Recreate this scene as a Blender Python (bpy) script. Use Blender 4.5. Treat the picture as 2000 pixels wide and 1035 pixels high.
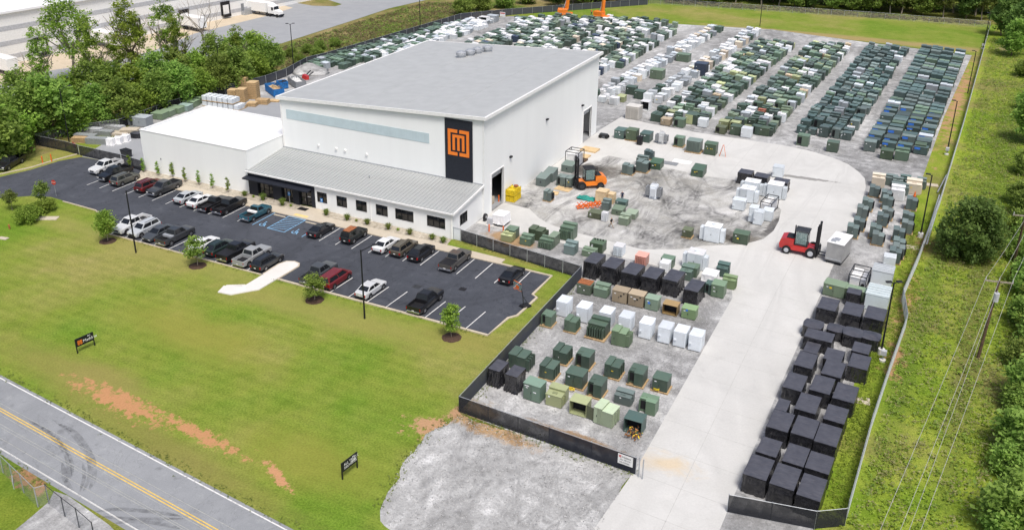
import bpy, math, random
import numpy as np
from mathutils import Matrix, Vector, noise as mnoise
from mathutils.geometry import delaunay_2d_cdt

scene = bpy.context.scene
for o in list(bpy.data.objects):
    bpy.data.objects.remove(o)
COL = scene.collection
PI = math.pi
R = math.radians
rnd = random.Random(7)

# ---------------------------------------------------------------- camera (drone, 54 m up)
cam = bpy.data.cameras.new('camera')
cam.sensor_width = 36.0
cam.lens = 31.84
cam.shift_y = -0.0688
cam.clip_start = 1.0
cam.clip_end = 3000.0
cam_o = bpy.data.objects.new('camera', cam)
COL.objects.link(cam_o)
_r = Vector((0.8968812, 0.44216737, 0.00959868))
_u = Vector((-0.17364697, 0.33209492, 0.92712442))
_f = Vector((-0.40675649, 0.83318725, -0.37463071))
_m = Matrix((_r, _u, -_f)).transposed().to_4x4()
_m.translation = Vector((0, 0, 54.0))
cam_o.matrix_world = _m
scene.camera = cam_o

# ---------------------------------------------------------------- sky and sun (bright overcast)
SUN_EL, SUN_AZ = R(62), R(138)      # azimuth measured from +Y towards +X
world = bpy.data.worlds.new('World')
scene.world = world
world.use_nodes = True
wn = world.node_tree
bg = wn.nodes['Background']
sky = wn.nodes.new('ShaderNodeTexSky')
sky.sky_type = 'NISHITA'
sky.sun_disc = False
sky.sun_elevation = SUN_EL
sky.sun_rotation = SUN_AZ
sky.air_density = 0.7
sky.dust_density = 4.0
sky.ozone_density = 0.6
wn.links.new(sky.outputs[0], bg.inputs[0])
bg.inputs[1].default_value = 0.085
sun = bpy.data.lights.new('sun', 'SUN')
sun.energy = 1.5
sun.angle = R(16)
sun.color = (1.0, 0.975, 0.94)
sun_o = bpy.data.objects.new('sun', sun)
COL.objects.link(sun_o)
sun_o.location = (30, -40, 120)
_sd = Vector((math.sin(SUN_AZ) * math.cos(SUN_EL), math.cos(SUN_AZ) * math.cos(SUN_EL), math.sin(SUN_EL)))
sun_o.rotation_euler = _sd.to_track_quat('Z', 'Y').to_euler()
scene.view_settings.view_transform = 'Standard'
scene.view_settings.look = 'None'
scene.view_settings.gamma = 1.0
scene.view_settings.exposure = 0.92
scene.render.engine = 'CYCLES'

# ---------------------------------------------------------------- helpers
def tag(o, label=None, cat=None, group=None, kind=None):
    if label: o['label'] = label
    if cat: o['category'] = cat
    if group: o['group'] = group
    if kind: o['kind'] = kind
    return o

ONES = ['', 'first', 'second', 'third', 'fourth', 'fifth', 'sixth', 'seventh', 'eighth', 'ninth', 'tenth',
        'eleventh', 'twelfth', 'thirteenth', 'fourteenth', 'fifteenth', 'sixteenth', 'seventeenth', 'eighteenth',
        'nineteenth', 'twentieth']
def nth(n):
    if n <= 20: return ONES[n]
    if n < 30: return 'twenty-' + ONES[n - 20]
    if n == 30: return 'thirtieth'
    if n < 40: return 'thirty-' + ONES[n - 30]
    return '%dth' % n

class MB:
    """collects faces of one mesh"""
    def __init__(self):
        self.v = []; self.f = []; self.mi = []; self.m = 0
    def add(self, vs, fs):
        n = len(self.v)
        self.v += [tuple(p) for p in vs]
        for f in fs:
            self.f.append(tuple(i + n for i in f)); self.mi.append(self.m)
        return self
    def box(self, x0, x1, y0, y1, z0, z1):
        return self.add([(x0,y0,z0),(x1,y0,z0),(x1,y1,z0),(x0,y1,z0),(x0,y0,z1),(x1,y0,z1),(x1,y1,z1),(x0,y1,z1)],
            [(0,3,2,1),(4,5,6,7),(0,1,5,4),(1,2,6,5),(2,3,7,6),(3,0,4,7)])
    def cbox(self, x0, x1, y0, y1, z0, z1, c=0.03):
        """box with a chamfered top edge"""
        return self.add([(x0,y0,z0),(x1,y0,z0),(x1,y1,z0),(x0,y1,z0),
            (x0,y0,z1-c),(x1,y0,z1-c),(x1,y1,z1-c),(x0,y1,z1-c),
            (x0+c,y0+c,z1),(x1-c,y0+c,z1),(x1-c,y1-c,z1),(x0+c,y1-c,z1)],
            [(0,3,2,1),(0,1,5,4),(1,2,6,5),(2,3,7,6),(3,0,4,7),(4,5,9,8),(5,6,10,9),(6,7,11,10),(7,4,8,11),(8,9,10,11)])
    def hexa(self, b, t):
        """b, t: four points below, four above"""
        return self.add(list(b) + list(t), [(0,3,2,1),(4,5,6,7),(0,1,5,4),(1,2,6,5),(2,3,7,6),(3,0,4,7)])
    def prism(self, poly, z0, z1):
        n = len(poly)
        vs = [(p[0], p[1], z0) for p in poly] + [(p[0], p[1], z1) for p in poly]
        fs = [tuple(range(n - 1, -1, -1)), tuple(range(n, 2 * n))]
        fs += [(i, (i + 1) % n, n + (i + 1) % n, n + i) for i in range(n)]
        return self.add(vs, fs)
    def sheet(self, poly, z):
        n = len(poly)
        a = sum(poly[i][0] * poly[(i+1) % n][1] - poly[(i+1) % n][0] * poly[i][1] for i in range(n))
        if a < 0: poly = poly[::-1]
        if n > 30:                      # ragged outlines: constrained triangulation
            vs, _, fs, *_r = delaunay_2d_cdt([Vector(p) for p in poly], [], [list(range(n))], 1, 1e-5)
            return self.add([(p.x, p.y, z) for p in vs], [tuple(f) for f in fs])
        return self.add([(p[0], p[1], z) for p in poly], [tuple(range(n))])
    def quad(self, a, b, c, d):
        return self.add([a, b, c, d], [(0, 1, 2, 3)])
    def tube(self, p0, p1, r0, r1=None, n=8, caps=True):
        if r1 is None: r1 = r0
        p0 = Vector(p0); p1 = Vector(p1); d = (p1 - p0)
        if d.length < 1e-6: return self
        d.normalize()
        a = d.orthogonal().normalized(); b = d.cross(a)
        vs = []
        for p, r in ((p0, r0), (p1, r1)):
            for i in range(n):
                t = 2 * PI * i / n
                vs.append(p + a * (math.cos(t) * r) + b * (math.sin(t) * r))
        fs = [(i, (i + 1) % n, n + (i + 1) % n, n + i) for i in range(n)]
        if caps: fs += [tuple(range(n - 1, -1, -1)), tuple(range(n, 2 * n))]
        return self.add(vs, fs)
    def path(self, pts, r, n=6):
        for a, b in zip(pts[:-1], pts[1:]): self.tube(a, b, r, r, n, False)
        return self
    def beam(self, p0, p1, w, h):
        """rectangular bar from p0 to p1"""
        p0 = Vector(p0); p1 = Vector(p1); d = (p1 - p0).normalized()
        s = Vector((0,0,1)).cross(d)
        s = Vector((1,0,0)) if s.length < 1e-4 else s.normalized()
        u = d.cross(s).normalized()
        q = [s * (i * w / 2) + u * (j * h / 2) for i, j in ((-1,-1),(1,-1),(1,1),(-1,1))]
        return self.hexa([p0 + k for k in q], [p1 + k for k in q])
    def loft(self, rings, cap=True):
        n = len(rings[0]); vs = [p for r in rings for p in r]; fs = []
        for k in range(len(rings) - 1):
            for i in range(n):
                fs.append((k*n+i, k*n+(i+1) % n, (k+1)*n+(i+1) % n, (k+1)*n+i))
        if cap: fs += [tuple(range(n - 1, -1, -1)), tuple(range((len(rings)-1)*n, len(rings)*n))]
        return self.add(vs, fs)
    def mesh(self, name, mats, smooth=False):
        me = bpy.data.meshes.new(name)
        me.from_pydata(self.v, [], self.f)
        for m in (mats if isinstance(mats, (list, tuple)) else [mats]): me.materials.append(m)
        if any(self.mi): me.polygons.foreach_set('material_index', self.mi)
        if smooth: me.polygons.foreach_set('use_smooth', [True] * len(me.polygons))
        me.update()
        return me
    def build(self, name, mats, parent=None, smooth=False, loc=None, rz=0, color=None):
        return link(name, self.mesh(name, mats, smooth), parent, loc, rz, color)

def link(name, me, parent=None, loc=None, rz=0, color=None):
    o = bpy.data.objects.new(name, me)
    COL.objects.link(o)
    if parent: o.parent = parent
    if loc: o.location = (loc[0], loc[1], loc[2] if len(loc) > 2 else 0)
    if rz: o.rotation_euler = (0, 0, rz)
    if color: o.color = (*color, 1)
    return o

def empty(name, loc, rz=0):
    o = bpy.data.objects.new(name, None)
    o.empty_display_size = 0.3
    COL.objects.link(o)
    o.location = (loc[0], loc[1], loc[2] if len(loc) > 2 else 0)
    o.rotation_euler = (0, 0, rz)
    return o

def kids(o): return [c for c in bpy.data.objects if c.parent == o]
def copy_tree(tree, loc, rz=0, sc=None, color=None, lidf=1.55):
    """tree = (root, [(part, [sub, ...]), ...])"""
    root, parts = tree
    c = root.copy(); COL.objects.link(c)
    c.location = (loc[0], loc[1], loc[2] if len(loc) > 2 else 0)
    c.rotation_euler = (0, 0, rz)
    if sc: c.scale = sc
    if color: c.color = (*color, 1)
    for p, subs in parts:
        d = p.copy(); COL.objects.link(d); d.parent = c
        if color:            # lids and hoods get a paler colour, sky sheen painted in
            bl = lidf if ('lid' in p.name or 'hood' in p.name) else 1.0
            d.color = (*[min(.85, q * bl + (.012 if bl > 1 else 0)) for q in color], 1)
        for s in subs:
            e = s.copy(); COL.objects.link(e); e.parent = d
            if color: e.color = (*color, 1)
    return c
# ---------------------------------------------------------------- materials
MT = {}
def node(nt, t, **kw):
    n = nt.nodes.new(t)
    for k, v in kw.items():
        if hasattr(n, k): setattr(n, k, v)
        else: n.inputs[k].default_value = v
    return n
def newmat(name):
    m = bpy.data.materials.new(name); m.use_nodes = True
    nt = m.node_tree; b = nt.nodes['Principled BSDF']
    MT[name] = m
    return m, nt, b
def rgba(c): return (c[0], c[1], c[2], 1)
def ramp(nt, fac, stops):
    r = nt.nodes.new('ShaderNodeValToRGB')
    el = r.color_ramp.elements
    while len(el) > 1: el.remove(el[-1])
    el[0].position = stops[0][0]; el[0].color = rgba(stops[0][1])
    for p, c in stops[1:]:
        e = el.new(p); e.color = rgba(c)
    nt.links.new(fac, r.inputs[0])
    return r.outputs[0]
def mixc(nt, fac, a, b, mode='MIX'):
    n = nt.nodes.new('ShaderNodeMix'); n.data_type = 'RGBA'; n.blend_type = mode
    for s, v in ((n.inputs[0], fac), (n.inputs[6], a), (n.inputs[7], b)):
        if isinstance(v, (int, float)): s.default_value = v
        elif isinstance(v, tuple): s.default_value = rgba(v)
        else: nt.links.new(v, s)
    return n.outputs[2]
def math_(nt, op, a, b=None, clamp=False):
    n = nt.nodes.new('ShaderNodeMath'); n.operation = op; n.use_clamp = clamp
    for s, v in ((n.inputs[0], a), (n.inputs[1], b)):
        if v is None: continue
        if isinstance(v, (int, float)): s.default_value = v
        else: nt.links.new(v, s)
    return n.outputs[0]
def coords(nt, kind='Object', scale=(1,1,1), rot=(0,0,0), loc=(0,0,0), vt='POINT'):
    tc = nt.nodes.new('ShaderNodeTexCoord')
    mp = nt.nodes.new('ShaderNodeMapping'); mp.vector_type = vt
    mp.inputs['Location'].default_value = loc
    mp.inputs['Rotation'].default_value = rot
    mp.inputs['Scale'].default_value = scale
    nt.links.new(tc.outputs[kind], mp.inputs[0])
    return mp.outputs[0]
def noise(nt, vec, scale, detail=4, rough=0.55, dist=0.0):
    n = nt.nodes.new('ShaderNodeTexNoise')
    n.inputs['Scale'].default_value = scale; n.inputs['Detail'].default_value = detail
    n.inputs['Roughness'].default_value = rough; n.inputs['Distortion'].default_value = dist
    if vec is not None: nt.links.new(vec, n.inputs['Vector'])
    return n.outputs[0]
def bump(nt, b, h, strength=0.3, dist=0.05):
    n = nt.nodes.new('ShaderNodeBump')
    n.inputs['Strength'].default_value = strength; n.inputs['Distance'].default_value = dist
    nt.links.new(h, n.inputs['Height']); nt.links.new(n.outputs[0], b.inputs['Normal'])
def spot(nt, c, size, rz=0):
    """soft round mask, 1 in the middle of an ellipse of the place, 0 outside"""
    v = coords(nt, 'Object', scale=(size[0], size[1], 1e6), rot=(0, 0, rz), loc=(c[0], c[1], 0), vt='TEXTURE')
    g = nt.nodes.new('ShaderNodeTexGradient'); g.gradient_type = 'SPHERICAL'
    nt.links.new(v, g.inputs[0])
    return g.outputs[1]

def plain(name, col, rough=0.6, var=0.15, scale=2.5, metal=0.0, spec=0.3, detail=3, coat=0.0, bmp=0.0):
    m, nt, b = newmat(name)
    n = noise(nt, coords(nt), scale, detail)
    dk = tuple(c * (1 - var) for c in col); lt = tuple(min(1, c * (1 + var)) for c in col)
    nt.links.new(ramp(nt, n, [(0.3, dk), (0.7, lt)]), b.inputs['Base Color'])
    b.inputs['Roughness'].default_value = rough; b.inputs['Metallic'].default_value = metal
    b.inputs['Specular IOR Level'].default_value = spec
    if coat: b.inputs['Coat Weight'].default_value = coat; b.inputs['Coat Roughness'].default_value = 0.08
    if bmp: bump(nt, b, n, bmp, 0.02)
    return m

def painted(name, rough=0.45, grime=0.35, spec=0.35, coat=0.0, scale=1.6, chalk=0.0):
    """paint whose colour is the object's own colour, with uneven grime and fading"""
    m, nt, b = newmat(name)
    oi = nt.nodes.new('ShaderNodeObjectInfo')
    v = coords(nt)
    off = nt.nodes.new('ShaderNodeVectorMath'); off.operation = 'ADD'
    nt.links.new(v, off.inputs[0])
    cx = nt.nodes.new('ShaderNodeCombineXYZ')
    k = math_(nt, 'MULTIPLY', oi.outputs['Random'], 37.0)
    for i in range(3): nt.links.new(k, cx.inputs[i])
    nt.links.new(cx.outputs[0], off.inputs[1])
    n1 = noise(nt, off.outputs[0], scale, 5, 0.65)
    n2 = noise(nt, off.outputs[0], scale * 6, 3, 0.6)
    f = math_(nt, 'MULTIPLY', ramp(nt, n1, [(0.42, (0,0,0)), (0.72, (1,1,1))]), grime)
    c = mixc(nt, f, oi.outputs['Color'], (0.21, 0.19, 0.15))
    c = mixc(nt, 0.16, c, ramp(nt, n2, [(0.3, (0.45,0.45,0.45)), (0.7, (1,1,1))]), 'MULTIPLY')
    r2 = ramp(nt, oi.outputs['Random'], [(0, (0.78,0.78,0.78)), (1, (1.1,1.1,1.1))])
    c = mixc(nt, 1.0, c, r2, 'MULTIPLY')
    nt.links.new(c, b.inputs['Base Color'])
    b.inputs['Roughness'].default_value = rough
    b.inputs['Specular IOR Level'].default_value = spec
    if coat: b.inputs['Coat Weight'].default_value = coat; b.inputs['Coat Roughness'].default_value = 0.06
    return m

painted('unit_paint', 0.42, 0.15, 0.45)
painted('car_paint', 0.28, 0.03, 0.4, 0.35)
plain('glass_dark', (0.012, 0.014, 0.017), 0.06, 0.2, 1, 0, 0.6)
plain('tyre', (0.018, 0.018, 0.019), 0.8)
plain('rim', (0.42, 0.43, 0.45), 0.35, 0.1, 2, 0.8)
plain('black_trim', (0.016, 0.016, 0.018), 0.55)
plain('chrome', (0.6, 0.6, 0.62), 0.2, 0.05, 2, 0.9)
plain('lamp_red', (0.35, 0.012, 0.01), 0.25)
plain('lamp_clear', (0.7, 0.7, 0.68), 0.15)
plain('plate_white', (0.7, 0.7, 0.68), 0.5)
plain('white_paint', (0.78, 0.78, 0.76), 0.5, 0.06)
plain('black_paint', (0.012, 0.013, 0.016), 0.5)
plain('galv', (0.42, 0.44, 0.46), 0.45, 0.15, 3, 0.4)
plain('steel_dark', (0.05, 0.053, 0.058), 0.5, 0.3, 3, 0.3)
plain('pallet_wood', (0.43, 0.30, 0.16), 0.85, 0.3, 4)
plain('ply_wood', (0.55, 0.40, 0.22), 0.8, 0.18, 2)
plain('crate_wood', (0.60, 0.47, 0.29), 0.8, 0.15, 2)
plain('orange_plastic', (0.72, 0.14, 0.02), 0.5, 0.12)
plain('red_paint', (0.45, 0.018, 0.015), 0.35, 0.12, 2, 0, 0.5, 3, 0.4)
plain('yellow_paint', (0.62, 0.46, 0.02), 0.5, 0.2)
plain('logo_orange', (0.85, 0.22, 0.03), 0.5, 0.04)
plain('sign_blue', (0.06, 0.24, 0.55), 0.5, 0.1)
plain('sign_red', (0.5, 0.03, 0.02), 0.5, 0.1)
plain('dumpster_blue', (0.02, 0.14, 0.38), 0.5, 0.25)
plain('navy_cladding', (0.018, 0.021, 0.03), 0.6, 0.15, 4)
plain('white_sheet', (0.80, 0.80, 0.80), 0.6, 0.05)
plain('bark', (0.16, 0.12, 0.085), 0.95, 0.35, 6, 0, 0.1, 5)
plain('bark_grey', (0.30, 0.26, 0.21), 0.95, 0.35, 6, 0, 0.1, 5)
plain('pole_wood', (0.10, 0.065, 0.04), 0.9, 0.3, 4)
plain('mulch', (0.075, 0.045, 0.03), 0.95, 0.4, 8)
plain('skin', (0.42, 0.26, 0.18), 0.6)
plain('cloth_black', (0.02, 0.02, 0.023), 0.9)
plain('cloth_navy', (0.025, 0.035, 0.07), 0.9)
plain('cloth_tan', (0.30, 0.24, 0.17), 0.9)
plain('hivis', (0.8, 0.2, 0.05), 0.8)
plain('door_hollow', (0.02, 0.021, 0.024), 0.9, 0.3, 1)
plain('copper_junk', (0.35, 0.16, 0.06), 0.5, 0.6, 8, 0.5)
m, nt, b = newmat('line_white')
nt.links.new(ramp(nt, noise(nt, coords(nt), 2.2, 6, 0.75), [(0.34, (0.25, 0.25, 0.26)), (0.46, (0.66, 0.655, 0.63)), (0.7, (0.74, 0.735, 0.71))]), b.inputs['Base Color'])
b.inputs['Roughness'].default_value = 0.75
plain('line_yellow', (0.66, 0.45, 0.10), 0.7, 0.2, 3)
plain('line_blue', (0.22, 0.45, 0.68), 0.7, 0.15, 3)
plain('yellow_tactile', (0.72, 0.55, 0.22), 0.8, 0.1)
plain('green_tarp', (0.02, 0.22, 0.18), 0.6, 0.25)
plain('grille_grey', (0.22, 0.23, 0.24), 0.6)
plain('skylight', (0.50, 0.60, 0.63), 0.35, 0.05, 0.8)
plain('white_roof', (0.80, 0.80, 0.80), 0.7, 0.03, 0.3)
plain('lightgrey_ceramic', (0.45, 0.46, 0.48), 0.4)
plain('sticker_blue', (0.05, 0.18, 0.62), 0.5, 0.1)
plain('sticker_white', (0.75, 0.76, 0.76), 0.5, 0.1)
plain('sticker_yellow', (0.75, 0.55, 0.03), 0.5, 0.1)
plain('rust', (0.30, 0.11, 0.045), 0.9, 0.4, 5)

def cladding(name, col, spacing, axis, depth=0.02, var=0.05, rough=0.5):
    """ribbed sheet metal: fine relief across `axis`"""
    m, nt, b = newmat(name)
    v = coords(nt)
    w = nt.nodes.new('ShaderNodeTexWave'); w.bands_direction = axis
    w.inputs['Scale'].default_value = 0.314 / spacing * 1.0
    w.inputs['Distortion'].default_value = 0
    nt.links.new(v, w.inputs['Vector'])
    n = noise(nt, coords(nt, scale=(1, 1, 0.12)), 0.5, 4)
    dk = tuple(c * (1 - var) for c in col); lt = tuple(min(1, c * (1 + var)) for c in col)
    nt.links.new(ramp(nt, n, [(0.35, dk), (0.65, lt)]), b.inputs['Base Color'])
    b.inputs['Roughness'].default_value = rough
    bump(nt, b, w.outputs['Fac'], 0.35, depth)
    return m
cladding('wall_white_x', (0.84, 0.855, 0.84), 0.3, 'X', 0.02, 0.015)
cladding('wall_white_y', (0.84, 0.855, 0.84), 0.3, 'Y', 0.02, 0.015)
cladding('roof_grey', (0.40, 0.41, 0.402), 0.45, 'Y', 0.02, 0.05, 0.5)
plain('roof_panel', (0.36, 0.375, 0.37), 0.45, 0.06, 0.4)

# black plastic wrap; flat tops painted paler for sky sheen, with pale dust streaks
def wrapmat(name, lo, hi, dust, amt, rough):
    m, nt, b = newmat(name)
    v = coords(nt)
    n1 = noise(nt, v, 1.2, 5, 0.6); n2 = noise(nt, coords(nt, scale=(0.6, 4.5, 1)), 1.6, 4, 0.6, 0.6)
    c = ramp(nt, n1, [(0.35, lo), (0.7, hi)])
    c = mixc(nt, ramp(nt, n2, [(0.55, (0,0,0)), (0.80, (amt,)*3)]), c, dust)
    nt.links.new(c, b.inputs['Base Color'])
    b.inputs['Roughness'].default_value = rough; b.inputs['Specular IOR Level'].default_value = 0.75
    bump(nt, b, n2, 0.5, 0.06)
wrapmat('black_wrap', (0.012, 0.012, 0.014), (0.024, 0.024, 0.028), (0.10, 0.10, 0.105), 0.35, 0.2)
wrapmat('dusty_skylit_wrap', (0.052, 0.052, 0.062), (0.085, 0.085, 0.098), (0.17, 0.165, 0.17), 0.6, 0.4)

# fence screens
def screen(name, col, alpha, scale=40):
    m, nt, b = newmat(name)
    b.inputs['Base Color'].default_value = rgba(col); b.inputs['Roughness'].default_value = 0.85
    b.inputs['Specular IOR Level'].default_value = 0.1
    n = noise(nt, coords(nt), 1.1, 3)
    a = ramp(nt, n, [(0.3, (alpha*0.93,)*3), (0.7, (min(1, alpha*1.05),)*3)])
    nt.links.new(a, b.inputs['Alpha'])
    return m
screen('privacy_black', (0.028, 0.029, 0.033), 0.90)
screen('slats_black', (0.022, 0.024, 0.032), 0.985)
screen('privacy_grey', (0.06, 0.066, 0.08), 0.97)
screen('chain_link', (0.40, 0.42, 0.44), 0.17)
screen('chain_dense', (0.74, 0.77, 0.80), 0.92)

# leaves
def leaf(name, dark, light, trans=0.5):
    m, nt, b = newmat(name)
    at = nt.nodes.new('ShaderNodeAttribute'); at.attribute_name = 'tint'
    oi = nt.nodes.new('ShaderNodeObjectInfo')
    c = ramp(nt, at.outputs['Fac'], [(0.0, dark), (1.0, light)])
    h = nt.nodes.new('ShaderNodeHueSaturation')
    nt.links.new(math_(nt, 'ADD', math_(nt, 'MULTIPLY', oi.outputs['Random'], 0.035), 0.483), h.inputs['Hue'])
    nt.links.new(math_(nt, 'ADD', math_(nt, 'MULTIPLY', oi.outputs['Random'], 0.45), 0.8), h.inputs['Value'])
    nt.links.new(c, h.inputs['Color'])
    nt.links.new(h.outputs[0], b.inputs['Base Color'])
    b.inputs['Roughness'].default_value = 0.6; b.inputs['Specular IOR Level'].default_value = 0.2
    tr = nt.nodes.new('ShaderNodeBsdfTranslucent'); nt.links.new(h.outputs[0], tr.inputs[0])
    mx = nt.nodes.new('ShaderNodeMixShader'); mx.inputs[0].default_value = trans
    nt.links.new(b.outputs[0], mx.inputs[1]); nt.links.new(tr.outputs[0], mx.inputs[2])
    nt.links.new(mx.outputs[0], nt.nodes['Material Output'].inputs[0])
    return m
leaf('leaf_mid', (0.14, 0.23, 0.045), (0.36, 0.49, 0.105))
leaf('leaf_bright', (0.15, 0.25, 0.035), (0.37, 0.52, 0.09))
leaf('leaf_dark', (0.08, 0.135, 0.035), (0.22, 0.31, 0.075))
leaf('leaf_olive', (0.12, 0.17, 0.04), (0.29, 0.36, 0.09))
leaf('leaf_yellow', (0.17, 0.24, 0.03), (0.42, 0.53, 0.09))
leaf('leaf_meadow', (0.14, 0.20, 0.025), (0.36, 0.43, 0.06), .4)
leaf('leaf_weed', (0.16, 0.15, 0.06), (0.36, 0.33, 0.15), .4)

# ground surfaces -------------------------------------------------------------
def grass_mat(name, cols, patches=(), big=0.03, mow=None):
    m, nt, b = newmat(name)
    v = coords(nt)
    n1 = noise(nt, v, big, 4, 0.6); n2 = noise(nt, v, 0.55, 6, 0.75); n3 = noise(nt, v, 5.0, 3, 0.75)
    c = ramp(nt, n1, [(0.38, cols[0]), (0.5, cols[1]), (0.63, cols[2])])
    if mow:
        w = nt.nodes.new('ShaderNodeTexWave'); w.bands_direction = 'Y'
        w.inputs['Scale'].default_value = 0.314 / mow; w.inputs['Distortion'].default_value = 2.0
        w.inputs['Detail'].default_value = 2; w.inputs['Detail Scale'].default_value = 0.15
        nt.links.new(v, w.inputs['Vector'])
        c = mixc(nt, 0.22, c, ramp(nt, w.outputs['Fac'], [(0.2, (0.72, 0.74, 0.7)), (0.8, (1.1, 1.08, 1.1))]), 'MULTIPLY')
    c = mixc(nt, 0.5, c, ramp(nt, n2, [(0.28, (0.55, 0.62, 0.5)), (0.5, (1, 1, 1)), (0.72, (1.3, 1.2, 1.35))]), 'MULTIPLY')
    nm = noise(nt, v, 0.17, 5, 0.7)
    c = mixc(nt, 0.42, c, ramp(nt, nm, [(0.3, (0.62, 0.78, 0.5)), (0.5, (1, 1, 1)), (0.7, (1.3, 1.12, 1.7))]), 'MULTIPLY')
    c = mixc(nt, 0.75, c, ramp(nt, n3, [(0.28, (0.45, 0.5, 0.4)), (0.72, (1.45, 1.4, 1.4))]), 'MULTIPLY')
    for cen, size, rz, col, edge, ns in sorted(patches, key=lambda p: -p[4]):
        s = spot(nt, cen, size, rz)
        k = noise(nt, v, ns, 8, 0.82)
        f = math_(nt, 'ADD', math_(nt, 'MULTIPLY', s, .9), math_(nt, 'MULTIPLY', math_(nt, 'SUBTRACT', k, 0.5), 3.4))
        f = ramp(nt, f, [(0.45, (0,0,0)), (0.45 + edge, (1,1,1))])
        if edge >= 0.4:                 # worn, dry turf fades in softly
            f = ramp(nt, math_(nt, 'ADD', s, math_(nt, 'MULTIPLY', math_(nt, 'SUBTRACT', k, 0.5), 0.9)), [(0.12, (0,0,0)), (0.12 + edge, (.62,.62,.62))])
        f = math_(nt, 'MULTIPLY', f, math_(nt, 'MULTIPLY', s, 6.0, True))
        cc = mixc(nt, 0.5, col, ramp(nt, n3, [(0.3, (0.75,0.7,0.7)), (0.7, (1.15,1.15,1.15))]), 'MULTIPLY')
        c = mixc(nt, f, c, cc)
    nt.links.new(c, b.inputs['Base Color'])
    b.inputs['Roughness'].default_value = 0.95; b.inputs['Specular IOR Level'].default_value = 0.05
    h = math_(nt, 'ADD', n3, math_(nt, 'MULTIPLY', n2, 2.0))
    bump(nt, b, h, 0.6, 0.12)
    return m
DIRT = (0.46, 0.25, 0.13)
grass_mat('lawn_grass', [(0.138, 0.23, 0.026), (0.20, 0.252, 0.042), (0.265, 0.262, 0.075)], [
    ((-68.96,51.70), (12, 2.6), R(-6), (0.47, 0.25, 0.12), 0.12, 0.9),
    ((-58.06,51.37), (10, 1.5), R(-7), (0.47, 0.25, 0.12), 0.12, 1.0),
    ((-47.78,50.18), (5, 0.9), R(-25), (0.50, 0.27, 0.14), 0.1, 0.9),
    ((-38.11,62.24), (6, 3.0), R(10), (0.44, 0.27, 0.15), 0.15, 0.5),
    ((-36.90,65.15), (4, 2.5), R(0), (0.42, 0.26, 0.15), 0.15, 0.6),
    ((-73.05,53.71), (9, 3.5), R(-6), (0.28, 0.24, 0.08), 0.5, 0.35),
    ((-94.21,79.21), (34, 4.0), R(-1), (0.30, 0.275, 0.09), 0.6, 0.2),
    ((-61.40,75.83), (32, 4.2), R(0), (0.30, 0.27, 0.085), 0.6, 0.25),
    ((-44.48,78.17), (8, 3.5), R(0), (0.27, 0.25, 0.07), 0.6, 0.25),
    ((-136.12,101.34), (14, 4.0), R(0), (0.27, 0.25, 0.07), 0.6, 0.25),
    ((-50.71,100.84), (13, 3), R(-8), (0.27, 0.22, 0.075), 0.5, 0.3),
    ((-72.19,65.22), (16, 6), R(-5), (0.28, 0.26, 0.06), 0.6, 0.2), ((-79.36,53.20), (16, 4), R(-6), (0.26, 0.23, 0.07), 0.6, 0.25), ((-58.81,48.22), (26, 2.6), R(-7), (0.22, 0.20, 0.06), 0.6, 0.3), ((-46.44,52.85), (12, 5), R(0), (0.25, 0.25, 0.05), 0.6, 0.2),
    ], 0.045, 1.6)
grass_mat('ground_grass', [(0.085, 0.13, 0.02), (0.14, 0.17, 0.03), (0.20, 0.19, 0.06)], [], 0.02)
grass_mat('meadow_grass', [(0.15, 0.235, 0.022), (0.24, 0.30, 0.04), (0.22, 0.21, 0.07)], [
    ((12.66,275.72), (3, 14), 0, (0.40, 0.33, 0.20), 0.3, 0.3),
    ((0.24,96.23), (2.2, 9), 0, (0.34, 0.21, 0.11), 0.3, 0.5),
    ((1.10,129.57), (2.0, 12), R(-3), (0.36, 0.22, 0.12), 0.3, 0.5),
    ((3.33,217.05), (3.6, 85), R(-3), (0.42, 0.26, 0.14), 0.3, 0.5),
    ((0.48,110.82), (2.5, 18), R(-2), (0.36, 0.23, 0.12), 0.3, 0.6),
    ((2.05,104.64), (2.2, 45), R(-3), (0.085, 0.14, 0.022), 0.5, 0.25), ((8.01,107.70), (2.0, 50), R(-3), (0.13, 0.13, 0.045), 0.5, 0.3),
    ((11.88,179.39), (4, 80), R(-4), (0.09, 0.14, 0.022), 0.5, 0.15),
    ], 0.06)
grass_mat('bank_grass', [(0.11, 0.15, 0.03), (0.22, 0.19, 0.075), (0.30, 0.24, 0.12)], [], 0.05)
grass_mat('verge_grass', [(0.12, 0.19, 0.025), (0.17, 0.22, 0.03), (0.21, 0.22, 0.05)], [
    ((-67.34,40.25), (6, 2.5), R(-20), (0.33, 0.19, 0.10), 0.3, 0.6)], 0.08)
grass_mat('far_grass', [(0.15, 0.23, 0.03), (0.20, 0.25, 0.045), (0.27, 0.26, 0.08)], [
    ((-26.14,269.81), (60, 5), R(1), (0.40, 0.27, 0.15), 0.5, 0.15)], 0.04)

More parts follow.
